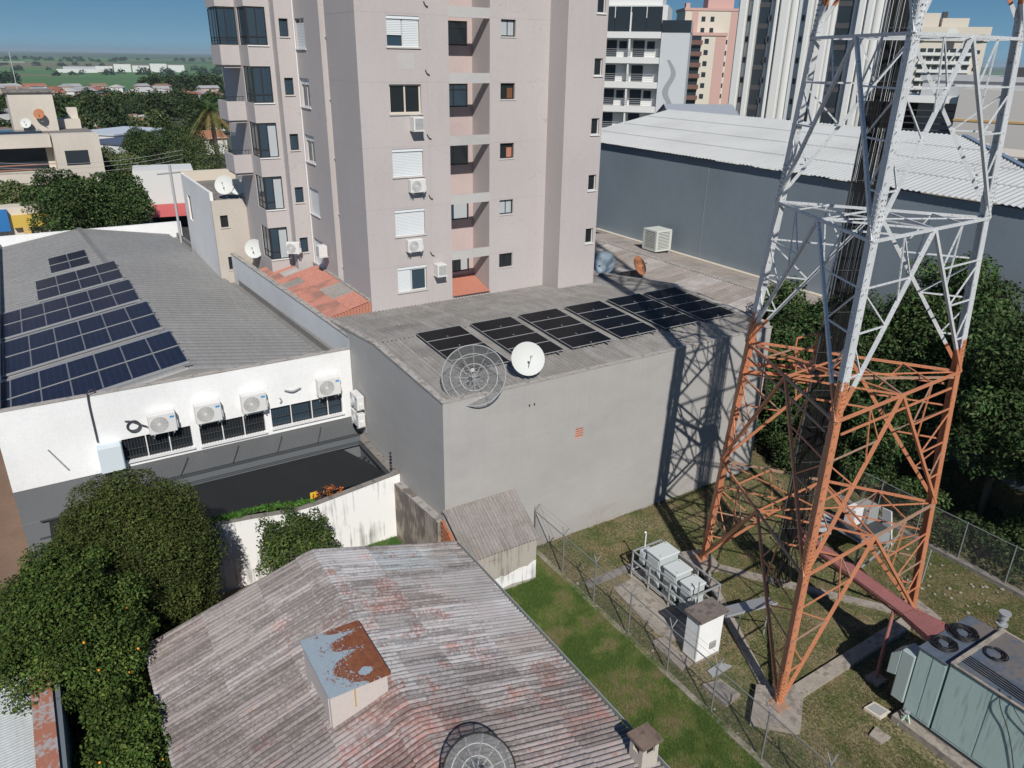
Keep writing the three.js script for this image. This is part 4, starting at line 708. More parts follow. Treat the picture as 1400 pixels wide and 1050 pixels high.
{
  const g = thing('roof_tank_housing', 'white rendered box with a flaking blue and rust metal lid on the house roof', 'tank housing', P(-6.95, 4.3, -7.8));
  part(g, 'wall', merge([wall('b', -8.9, [[-7.72, 3.95], [-6.18, 4.4], [-6.18, 5.28], [-7.72, 5.28]], [], 0.12), wall('b', -6.82, [[-7.72, 3.95], [-6.18, 4.4], [-6.18, 5.28], [-7.72, 5.28]], [], 0.12), wall('a', -7.74, [[-8.78, 3.95], [-8.45, 3.95], [-8.35, 4.45], [-7.3, 4.45], [-7.2, 3.95], [-6.82, 3.95], [-6.82, 5.28], [-8.78, 5.28]], [], 0.12), wall('a', -6.28, [[-8.78, 4.3], [-6.82, 4.3], [-6.82, 5.28], [-8.78, 5.28]], [], 0.1)]), mat([0.66, 0.585, 0.55], 0.9, { map: T.plaster }), true);
  const ld = new THREE.BoxGeometry(1.66, 0.05, 2.34); const uv = ld.attributes.uv, p = ld.attributes.position; for (let i = 0; i < uv.count; i++) uv.setXY(i, 0.5 + p.getZ(i) / 2.36, 0.5 + p.getX(i) / 1.68); ld.translate(-6.95, 5.32, 7.84);
  part(g, 'lid', solid(ld), M.lid, true);
  part(g, 'rust_streak', box(-7.09, -7.05, 4.6, 5.28, -8.905, -8.9005), mat([0.5, 0.33, 0.12], 0.9), true);
  part(g, 'flange', quad(P(-6.2, 4.58, -8.6), P(-5.7, 4.66, -8.8), P(-5.78, 4.64, -9.35), P(-6.22, 4.56, -9.05)), M.rust, true);
}
{
  const g = thing('house_chimney', 'square beige chimney with a slotted head and pitted brown cap at the eave', 'chimney', P(-0.89, -0.4, -13.07));
  part(g, 'shaft', box(-1.16, -0.62, -0.5, 3.62, -13.32, -12.82), M.beige, true);
  part(g, 'head', merge([[-1.16, -1.03], [-0.75, -0.62]].flatMap(([x0, x1]) => [box(x0, x1, 3.62, 3.84, -13.32, -13.18), box(x0, x1, 3.62, 3.84, -12.96, -12.82)]).concat([box(-1.16, -0.62, 3.84, 3.94, -13.32, -12.82)])), M.beige, true);
  part(g, 'flue_void', box(-1.1, -0.68, 3.622, 3.82, -13.26, -12.88), M.black, true);
  part(g, 'cap', box(-1.23, -0.55, 3.94, 4.02, -13.39, -12.75), mat([0.22, 0.16, 0.125], 1, { map: T.concrete }), true);
}
// ---------------------------------------------------------------- brick shed against the grey wall
{
  const g = thing('small_brick_shed', 'small brick shed with grey corrugated lean-to roof and half whitewashed wall', 'shed', P(1.5, 0, -1));
  part(g, 'front_wall', wall('b', -1.95, rect(-0.1, 3.15, -0.5, 1.98), [[0.88, 1.2, 1.62, 1.72], [0.8, 1.0, 0.9, 1.0]], 0.15), mat([0.50, 0.46, 0.41], 0.95, { map: T.dirty }), true);
  part(g, 'slot_backing', box(0.7, 1.3, 0.8, 1.8, -1.79, -1.77), M.black, true);
  const wp = []; for (let i = 0; i < 52; i++) { const a = 1.05 + i * 0.04; wp.push([a, 0.70 + 0.34 * (fbm(i / 52, 0.3, 5, 4, 91) - 0.5) + rr(-0.015, 0.015) + i * 0.0045]); }
  part(g, 'whitewash', wall('b', -1.956, [[1.05, 0.12], [2.0, 0.22], [3.148, 0.1], [3.148, 0.98], ...wp.reverse()], [], 0.005), M.dirtyWhite, true);
  part(g, 'side_wall', wall('a', 3.0, [[-1.8, -0.5], [-0.02, -0.5], [-0.02, 3.1], [-1.8, 2.0]], [], 0.15), M.beige, true);
  // exposed brick side: courses of single bricks
  const bk = new THREE.BoxGeometry(0.12, 0.085, 0.225); mUV(bk); const bs = solid(bk);
  part(g, 'brick_core', wall('a', -0.14, [[-1.79, -0.5], [-0.02, -0.5], [-0.02, 3.0], [-1.79, 1.95]], [], 0.1), M.darkConc, true);
  const vm = [M.brick, mat([0.85, 0.8, 0.8], 0.95, { map: T.brick }), mat([1.1, 1.0, 0.9], 0.95, { map: T.brick })];
  for (let r = 0; r < 16; r++) for (let c = 0; c < 8; c++) { const h = 1.3 + r * 0.105, b = -1.72 + c * 0.24 + (r % 2) * 0.12; if (h > 1.93 + (b + 1.95) * 0.58 || b > -0.12) continue; const m = part(g, 'brick', bs, vm[(r * 3 + c * 5) % 3]); m.position.set(-0.17 + rr(-0.006, 0.006) - 1.5, h, -b - 1); }
  const cs = 4, w = 3.3 / cs, sl = (3.25 - 2.02) / 2.1;
  for (let r = 0; r < 2; r++) for (let c = 0; c < cs; c++) { const s = corrugated(w + 0.04, (r ? 0.92 : 1.5) * 1.02, 0.15, 0.065, { crest: true, u0: c * 1.3, v0: r * 2, seg: 6 }); const b = r ? -1.3 : -0.06; place(s, P(-0.12 + c * w, 3.28 + (b + 0.06) * sl + (r ? 0.02 : 0.05), b), new THREE.Vector3(1, 0, 0), new THREE.Vector3(0, -sl, 1)); part(g, 'roof_sheet', s, M.shedRoof, true); }
  part(g, 'roof_board', beam(P(0.35, 2.62, -1.28), P(2.75, 2.62, -1.28), 0.16, 0.05, new THREE.Vector3(0, 0.86, 0.5)), M.brownRoof, true);
  part(g, 'wall_flashing', box(-0.14, 3.2, 3.26, 3.34, -0.1, -0.004), M.paleConc, true);
  for (let i = 0; i < 14; i++) part(g, 'coping_brick', beam(P(-0.32, 1.0 + i * 0.036, -2.15 + i * 0.14), P(-0.32, 1.035 + i * 0.036, -2.02 + i * 0.14), 0.24, 0.08), i % 3 ? M.brick : M.mould, true);
  part(g, 'low_side_wall', wall('a', -0.42, [[-2.3, -0.5], [-0.02, -0.5], [-0.02, 1.5], [-2.3, 0.9]], [], 0.2), M.mould, true);
}
// ---------------------------------------------------------------- chain link fences
function fence(name, label, pts, hgt, arm, mesh = true) {
  const g = thing(name, label, 'fence', pts[0].clone());
  pts.forEach((p, i) => {
    const t = p.clone().setY(p.y + hgt); const l = [rod(p, t, 0.03, 8)];
    if (arm) { const d = arm.clone(); l.push(rod(t, t.clone().add(new THREE.Vector3(d.x, 0.26, d.z)), 0.024), rod(t, t.clone().add(new THREE.Vector3(d.x * 0.3, 0.24, d.z * 0.2 - 0.22)), 0.02)); }
    part(g, 'post', merge(l), M.fence, true);
    if (i) {
      const q = pts[i - 1];
      part(g, 'top_rail', rod(q.clone().setY(q.y + hgt - 0.05), p.clone().setY(p.y + hgt - 0.05), 0.022), M.fence, true);
      if (arm) for (const k of [0.5, 1]) part(g, 'barbed_wire', rod(q.clone().add(new THREE.Vector3(arm.x * k, hgt + 0.26 * k, arm.z * k)), p.clone().add(new THREE.Vector3(arm.x * k, hgt + 0.26 * k, arm.z * k)), 0.006, 4), M.fence, true);
      if (mesh) {
        const w = q.distanceTo(p), net = [], dx = p.clone().sub(q).normalize(), st = 0.075, H = hgt - 0.1;
        const at = (x, y) => q.clone().addScaledVector(dx, x).setY(q.y + 0.05 + y);
        for (let s = -H; s < w; s += st) for (const dir of [1, -1]) {
          let x0 = Math.max(0, s), x1 = Math.min(w, s + H); if (x1 - x0 < 0.03) continue; let y0 = x0 - s, y1 = x1 - s; if (dir < 0) { y0 = H - y0; y1 = H - y1; }
          const A = at(x0, y0), B = at(x1, y1), b = new THREE.CylinderGeometry(0.0014, 0.0014, A.distanceTo(B), 3, 1, true); b.applyMatrix4(frameOf(A, B)); net.push(solid(b));
        }
        part(g, 'wire_mesh', merge(net), M.fence, true).userData.kind = 'stuff';
      }
    }
  });
  return g;
}
{
  const pts = []; for (let i = 0; i < 9; i++) pts.push(P(4.3, 0, -0.12 - i * 2.15));
  fence('chain_link_fence', 'chain link fence with cranked post tops beside the green lawn strip', pts, 1.98, new THREE.Vector3(0.22, 0, 0));
  const p2 = []; for (let i = 0; i < 8; i++) p2.push(P(19.8, 0, -4.3 - i * 2.0));
  fence('chain_link_fence', 'plain chain link fence in front of the dark trees', p2, 2.0, null);
  const kb = []; struct('fence_kerb', box(4.12, 4.34, -0.1, 0.05, -24, -0.3), M.concrete); struct('fence_kerb', box(19.62, 19.92, -0.1, 0.14, -26, -2), M.darkConc);
}
// ---------------------------------------------------------------- lattice mast
{
  const feet = [[6.24, -11.98], [9.87, -4.65], [14.68, -11.51]], cA = (6.24 + 9.87 + 14.68) / 3, cB = (-11.98 - 4.65 - 11.51) / 3, K = 0.0157;
  const leg = (i, h) => P(cA + (feet[i][0] - cA) * (1 - K * (h - 0.3)), h, cB + (feet[i][1] - cB) * (1 - K * (h - 0.3)));
  const lv = [0.3, 5.25, 10.45, 15.63, 20.7, 25.7, 30.6, 35.4, 40.1], bands = [[0, 11.4, M.orange], [11.4, 21.6, M.mastWhite], [21.6, 32, M.orange], [32, 46, M.mastWhite]];
  const g = thing('lattice_mast', 'three legged lattice telecom mast painted in orange and white bands', 'telecom mast', P(cA, 0, cB));
  const upper = { a: [], b: [] }; let fade = 0;
  function member(name, p, q, w, t, ref) { // split where the paint changes
    if (p.y > q.y) [p, q] = [q, p];
    for (const [h0, h1, m] of bands) {
      if (q.y <= h0 || p.y >= h1) { if (!(p.y === q.y && p.y >= h0 && p.y < h1)) continue; }
      const f = h => p.y === q.y ? p : p.clone().lerp(q, (h - p.y) / (q.y - p.y));
      const a = p.y === q.y ? p : f(Math.max(p.y, h0)), b = p.y === q.y ? q : f(Math.min(q.y, h1));
      if (a.distanceTo(b) < 0.03) continue;
      const geo = name === 'stay' || name.includes('brace') || name === 'walkway_beam' ? beam(a, b, w * 0.86, w * 0.72, ref) : angleBar(a, b, w, t, ref);
      if (a.y > 24.5) upper[m === M.orange ? 'a' : 'b'].push(geo); else part(g, name, geo, m === M.orange && name !== 'diagonal_brace' && (fade++ * 7) % 10 < 3 ? M.fadedOrange : m, true);
    }
  }
  const ctr = h => P(cA, h, cB), bot0 = (k, j, h0, h1, f) => leg(k, h0).lerp(leg(k, h1).add(leg(j, h1)).multiplyScalar(0.5), f);
  for (let i = 0; i < 3; i++) {
    for (const [h0, h1, m] of bands) {
      const a = Math.max(h0, 0.32), b = Math.min(h1, 44), l = [], p = leg(i, a), q = leg(i, b), ax = q.clone().sub(p).normalize(), L = p.distanceTo(q);
      for (const j of [(i + 1) % 3, (i + 2) % 3]) {
        const x = leg(j, 5).sub(leg(i, 5)); x.addScaledVector(ax, -x.dot(ax)).normalize(); const z = new THREE.Vector3().crossVectors(x, ax), box1 = new THREE.BoxGeometry(0.3, L, 0.03); mUV(box1); box1.translate(0.15, 0, 0);
        box1.applyMatrix4(new THREE.Matrix4().makeBasis(x, ax, z).setPosition(p.clone().add(q).multiplyScalar(0.5))); l.push(box1);
      }
      part(g, 'leg', merge(l), m, true);
    }
    // splice plates with bolt rows and climbing pegs
    const bl = [], blw = [], pegs = [], pegsW = [];
    for (const hs of [0.9, 5.9, 11.0, 16.3, 21.2]) {
      const white = hs > 11.4 && hs < 21.6;
      for (const j of [(i + 1) % 3, (i + 2) % 3]) {
        const ax = leg(i, 10).sub(leg(i, 0)).normalize(), x = leg(j, 5).sub(leg(i, 5)); x.addScaledVector(ax, -x.dot(ax)).normalize(); const n = new THREE.Vector3().crossVectors(x, ax); if (n.dot(leg(i, 5).sub(ctr(5))) < 0) n.negate();
        const pl = new THREE.BoxGeometry(0.22, 1.3, 0.014); mUV(pl); pl.applyMatrix4(new THREE.Matrix4().makeBasis(x, ax, new THREE.Vector3().crossVectors(x, ax)).setPosition(leg(i, hs).addScaledVector(x, 0.14).addScaledVector(n, 0.022)));
        part(g, 'splice_plate', pl, white ? M.mastWhite : M.orange, true);
        for (let r = 0; r < 9; r++) for (const c of [0.07, 0.2]) { const o = leg(i, hs - 0.56 + r * 0.14).addScaledVector(x, c).addScaledVector(n, 0.03); (white ? blw : bl).push(rod(o, o.clone().addScaledVector(n, 0.025), 0.02, 6)); }
      }
    }
    for (let h = 1.2; h < 24; h += 0.42) { const o = leg(i, h), d = leg((i + 2) % 3, h).sub(o).normalize(); const n = o.clone().sub(ctr(h)).setY(0).normalize(); if (i !== 1) (h > 11.4 && h < 21.6 ? pegsW : pegs).push(rod(o.clone().addScaledVector(d, 0.15), o.clone().addScaledVector(d, 0.15).addScaledVector(n, 0.2), 0.012, 5)); }
    part(g, 'splice_bolts', merge(bl), M.bolt, true).userData.kind = 'stuff'; part(g, 'splice_bolts', merge(blw), M.boltGrey, true).userData.kind = 'stuff';
    if (pegs.length) part(g, 'climbing_pegs', merge(pegs), M.fadedOrange, true).userData.kind = 'stuff'; if (pegsW.length) part(g, 'climbing_pegs', merge(pegsW), M.mastWhite, true).userData.kind = 'stuff';
    part(g, 'base_plate', prism([[feet[i][0] - 0.26, feet[i][1] - 0.26], [feet[i][0] + 0.26, feet[i][1] - 0.26], [feet[i][0] + 0.26, feet[i][1] + 0.26], [feet[i][0] - 0.26, feet[i][1] + 0.26]], 0.29, 0.33), M.fadedOrange, true);
  }
  for (let n = 0; n + 1 < lv.length; n++) {
    const h0 = lv[n], h1 = lv[n + 1];
    const mids = [0, 1, 2].map(i => leg(i, h1).add(leg((i + 1) % 3, h1)).multiplyScalar(0.5));
    for (let i = 0; i < 3; i++) {
      const j = (i + 1) % 3, out = mids[i].clone().sub(ctr(h1)).setY(0).normalize();
      for (const k of [i, j]) {
        const top = mids[i], bot = leg(k, h0);
        member('diagonal_brace', bot, top, 0.125, 0.014, out);
        member('horizontal_brace', leg(k, h1), top, 0.1, 0.012, out);
        const N = 4;
        for (let s = 1; s < N; s++) {
          const h = h0 + (h1 - h0) * s / N, d = bot.clone().lerp(top, s / N), l = leg(k, h);
          member('stay', l, d, 0.055, 0.009, out);
          const lu = leg(k, h0 + (h1 - h0) * (s + 1) / N); member('stay', d, s + 1 === N ? leg(k, h1).lerp(top, 0.5) : lu, 0.05, 0.009, out);
        }
        // hip braces into the tower
      }
      member('plan_brace', mids[i], mids[j], 0.07, 0.01, new THREE.Vector3(0, 1, 0)); if (n < 4) { member('plan_brace', leg((i + 2) % 3, h1), mids[i], 0.055, 0.01, new THREE.Vector3(0, 1, 0)); member('plan_brace', leg(i, h1).lerp(mids[i], 0.5), leg(i, h1).lerp(mids[(i + 2) % 3], 0.5), 0.055, 0.01, new THREE.Vector3(0, 1, 0)); member('drop_brace', leg(i, h1).lerp(mids[i], 0.5), bot0(i, j, h0, h1, 0.62), 0.05, 0.009, out); member('drop_brace', leg(j, h1).lerp(mids[i], 0.5), bot0(j, i, h0, h1, 0.62), 0.05, 0.009, out); if (n === 1) { member('walkway_beam', leg(i, h1 - 0.12).lerp(mids[i], 0.12), ctr(h1 - 0.12), 0.09, 0.01, new THREE.Vector3(0, 1, 0)); member('walkway_beam', leg(i, h1 - 0.5).lerp(leg(j, h1 - 0.5), 0.06), leg(j, h1 - 0.5).lerp(leg(i, h1 - 0.5), 0.06), 0.07, 0.01, out); } }
      if (n < 4) { const q = leg(i, h1).lerp(leg(j, h1), 0.25), q2 = leg(i, h1).lerp(leg((i + 2) % 3, h1), 0.25); member('hip_brace', q, q2, 0.06, 0.008, new THREE.Vector3(0, 1, 0)); }
    }
  }
  for (const k of ['a', 'b']) part(g, 'upper_lattice', merge(upper[k]), k === 'a' ? M.orange : M.mastWhite, true).userData.kind = 'stuff';
  // rest platform with a hoop rail
  const pf = part(g, 'rest_platform', merge([box(11.25, 12.5, 9.55, 9.6, -7.5, -6.5), box(11.25, 12.5, 9.45, 9.55, -7.5, -7.44), box(11.25, 12.5, 9.45, 9.55, -6.56, -6.5)]), M.orange, true);
  const rl = []; for (const [a, b] of [[11.3, -7.45], [12.45, -7.45], [12.45, -6.55], [11.3, -6.55]]) rl.push(beam(P(a, 9.6, b), P(a, 10.7, b), 0.05)); for (const h of [10.15, 10.68]) rl.push(beam(P(11.3, h, -7.45), P(12.45, h, -7.45), 0.05), beam(P(12.45, h, -7.45), P(12.45, h, -6.55), 0.05), beam(P(12.45, h, -6.55), P(11.3, h, -6.55), 0.05)); part(pf, 'guard_rail', merge(rl), M.orange, true);
  part(g, 'platform_beam', merge([angleBar(leg(1, 9.5), P(12.6, 9.5, -7.5), 0.12, 0.015), angleBar(leg(1, 9.2), P(11.2, 9.5, -7.5), 0.1, 0.012)]), M.orange, true);
  // cable run
  const cb = thing('feeder_cable_run', 'thick black bundle of feeder cables climbing a ladder inside the lattice mast', 'cables', P(11.6, 0, -7.6));
  const e0 = P(11.62, 2.4, -7.62), e1 = P(11.95, 44, -8.3), sx = new THREE.Vector3(0.9, 0, 0.44).normalize();
  for (let k = 0; k < 30; k++) { const off = (k - 14.5) * 0.031, nn = new THREE.Vector3(-0.44, 0, 0.9).multiplyScalar(0.03 * (k % 3) + rr(0, 0.03)); const pts = []; for (let s = 0; s <= 20; s++) pts.push(e0.clone().lerp(e1, s / 20).addScaledVector(sx, off + rr(-0.012, 0.012)).add(nn)); part(cb, 'cable', tube(pts, rr(0.013, 0.024), 40, 5), M.cable, true); }
  for (const s of [-0.52, 0.52]) part(cb, 'ladder_rail', beam(e0.clone().addScaledVector(sx, s), e1.clone().addScaledVector(sx, s), 0.05), M.steelDark, true);
  for (let h = 3; h < 24; h += 1.5) part(cb, 'ladder_rung', (() => { const f = (h - 2.4) / 41.6, o = e0.clone().lerp(e1, f).add(new THREE.Vector3(-0.05, 0, 0.1)); return beam(o.clone().addScaledVector(sx, -0.52), o.clone().addScaledVector(sx, 0.52), 0.02); })(), M.steelDark, true);
  const low = []; for (let k = 0; k < 14; k++) { const o = (k - 7) * 0.05; low.push(tube([P(11.6 + o, 2.9, -7.6 - o * 0.4), P(11.62 + o, 1.6, -7.5 + rr(-0.1, 0.1)), P(11.7 + o * 1.4, 0.5, -7.5 + rr(-0.2, 0.2)), P(11.8 + o, 0.05, -7.6)], 0.022, 14)); } part(cb, 'cable_tails', merge(low), M.cable, true);
}
// bridge tray to the container
{
  const g = thing('cable_bridge', 'dull red steel cable bridge running from the mast to the teal container', 'cable bridge', P(11.3, 0, -11));
  const a = P(12.1, 2.55, -7.5), b = P(11.15, 2.75, -13.0), dir = b.clone().sub(a).normalize();
  const seg = 4; for (let i = 0; i < seg; i++) part(g, 'cover_plate', beam(a.clone().lerp(b, i / seg), a.clone().lerp(b, (i + 1) / seg - 0.004), 0.62, 0.03, new THREE.Vector3(0, 1, 0)), M.maroon, true);
  part(g, 'cover_lip', merge([-0.3, 0.3].map(s => { const o = new THREE.Vector3(0.985, -0.06, 0.17).multiplyScalar(s); return beam(a.clone().add(o), b.clone().add(o), 0.03, 0.1, new THREE.Vector3(0, 1, 0)); })), M.maroon, true);
  part(g, 'funnel_plate', merge([quad(P(10.85, 2.79, -12.9), P(11.5, 2.79, -12.95), P(11.45, 3.0, -14.25), P(10.25, 3.0, -14.25)), quad(P(10.85, 2.79, -12.9), P(10.25, 3.0, -14.25), P(10.25, 2.75, -14.25), P(10.85, 2.6, -12.9))]), M.maroon, true);
  part(g, 'support_post', rod(P(10.4, 0, -12.8), P(11.0, 2.6, -12.5), 0.06, 8), M.maroon, true);
  part(g, 'post_footing', box(10.15, 10.65, -0.05, 0.1, -13.05, -12.55), M.concrete, true);
  const tr = []; for (let i = 0; i < 6; i++) { const p = a.clone().lerp(b, i / 6), q = a.clone().lerp(b, (i + 1) / 6); tr.push(beam(p.clone().add(new THREE.Vector3(0, -0.35, 0)), q.clone().add(new THREE.Vector3(0, -0.35, 0)), 0.05), beam(p, p.clone().lerp(q, 0.5).add(new THREE.Vector3(0, -0.35, 0)), 0.04), beam(p.clone().lerp(q, 0.5).add(new THREE.Vector3(0, -0.35, 0)), q, 0.04)); } part(g, 'truss', merge(tr), M.orange, true);
}
// ---------------------------------------------------------------- teal equipment container
{
  const g = thing('equipment_container', 'teal painted equipment container with a rusty dark roof on low footings', 'container', P(11, 0, -17));
  const mods = [[-14.25, -15.16, 3.0], [-15.22, -23, 3.12]];
  mods.forEach(([b0, b1, h], i) => {
    part(g, 'body', box(9.62, 12.42, 0.36, h - 0.04, b1, b0), M.teal, true);
    part(g, 'roof', rbox(9.56, 12.48, h - 0.038, h + 0.02, b1 - 0.02, b0 + 0.03, 0.015), M.contRoof, true);
    const n = i ? 6 : 2, w = (b0 - b1) / n;
    for (let k = 0; k < n; k++) part(g, 'side_panel', box(9.598, 9.619, 0.46, h - 0.14, b0 - (k + 1) * w + 0.025, b0 - k * w - 0.025), M.teal, true);
  });
  part(g, 'roof_edge', merge([box(9.54, 12.5, 3.142, 3.2, -15.36, -15.24), box(9.54, 9.62, 3.142, 3.18, -23, -15.36), box(12.42, 12.5, 3.142, 3.18, -23, -15.36)]), M.paleConc, true);
  part(g, 'base_skid', box(9.66, 12.38, 0.2, 0.358, -23, -14.27), M.steelDark, true);
  part(g, 'footing', merge([box(9.25, 9.85, -0.1, 0.2, -24, -14.15), box(12.0, 12.6, -0.1, 0.2, -24, -14.2)]), M.concrete, true);
  const j = thing('jack_stand', 'small pale green jack stand under the corner of the teal container', 'jack stand', P(9.42, 0, -14.5));
  part(j, 'leg', merge([beam(P(9.25, 0, -14.4), P(9.45, 0.5, -14.5), 0.05), beam(P(9.62, 0, -14.42), P(9.45, 0.5, -14.5), 0.05), beam(P(9.42, 0, -14.75), P(9.45, 0.5, -14.5), 0.05), beam(P(9.32, 0.2, -14.45), P(9.54, 0.2, -14.46), 0.04)]), mat([0.42, 0.58, 0.48], 0.6), true); part(j, 'head', box(9.38, 9.52, 0.5, 0.54, -14.57, -14.43), M.galvDull, true);
  const ac = thing('container_air_conditioner', 'upright grey green air conditioner hung on the end of the teal container', 'air conditioner', P(9.9, 0.7, -14));
  part(ac, 'casing', rbox(9.55, 10.2, 0.6, 2.55, -14.22, -13.78, 0.04), M.tealDark, true); part(ac, 'hood', merge([wall('a', 9.52, [[-13.78, 1.5], [-13.78, 2.5], [-13.5, 2.2], [-13.5, 1.4]], [], 0.6)]), M.tealDark, true); part(ac, 'louvre', merge([...Array(8)].map((_, i) => box(9.62, 10.12, 0.75 + i * 0.08, 0.79 + i * 0.08, -13.79, -13.75))), M.galvDull, true);
  const coil = (label, a, b, h, R, n) => { const l = []; for (let k = 0; k < n; k++) { const pts = [], r = R * (1 - 0.07 * k) + rr(-0.02, 0.02), ox = rr(-0.05, 0.05), oz = rr(-0.05, 0.05); for (let i = 0; i < 16; i++) { const t = i / 16 * 2 * Math.PI; pts.push(P(a + ox + r * Math.cos(t), h + 0.03 + rr(0, 0.05), b + oz + r * Math.sin(t))); } l.push(tube(pts, 0.022, 40, 5, true)); } single('cable_coil', merge(l), M.cable, label, 'cable coil'); };
  coil('coil of black cable on the container roof beside the red bridge end', 10.35, -14.62, 3.03, 0.38, 7); coil('wide double coil of black cable on the far side of the container roof', 11.35, -14.65, 3.03, 0.45, 8); coil('thin ring of black cable lying on the rusty container roof', 11.05, -15.75, 3.15, 0.3, 3);
  const ln = []; for (let k = 0; k < 5; k++) ln.push(tube([P(9.95 + k * 0.1, 3.16, -15.3), P(9.85 + k * 0.1, 3.17, -17), P(9.7 + k * 0.08, 3.17, -19), P(9.68 + k * 0.05, 3.17, -22.8)], 0.018, 20)); single('roof_cables', merge(ln), M.cable, 'parallel black cables along the edge of the container roof', 'cables');
  single('hanging_cables', merge([tube([P(9.75, 3.2, -16.6), P(9.5, 2.9, -16.8), P(9.53, 2.2, -17.2), P(9.55, 1.2, -17.6), P(9.56, 0.1, -17.9)], 0.014, 24), tube([P(9.7, 3.2, -16.9), P(9.5, 3.0, -17.2), P(9.54, 2.4, -17.9), P(9.55, 1.5, -18.6), P(9.56, 0.1, -19.0)], 0.014, 24)]), M.cable, 'two thin black cables hanging down the long side of the teal container', 'cables');
  const ex = thing('vent_pipe', 'grey vent pipe with a flanged cap behind the teal container', 'vent pipe', P(13.3, 0, -14.9)); part(ex, 'pipe', rod(P(13.3, 0, -14.9), P(13.3, 3.0, -14.9), 0.1, 14), M.galvDull, true); part(ex, 'cap', merge([rod(P(13.3, 2.75, -14.9), P(13.3, 2.8, -14.9), 0.19, 16), rod(P(13.3, 3.0, -14.9), P(13.3, 3.2, -14.9), 0.15, 16), rod(P(13.3, 3.2, -14.9), P(13.3, 3.24, -14.9), 0.19, 16)]), M.galvDull, true);
}
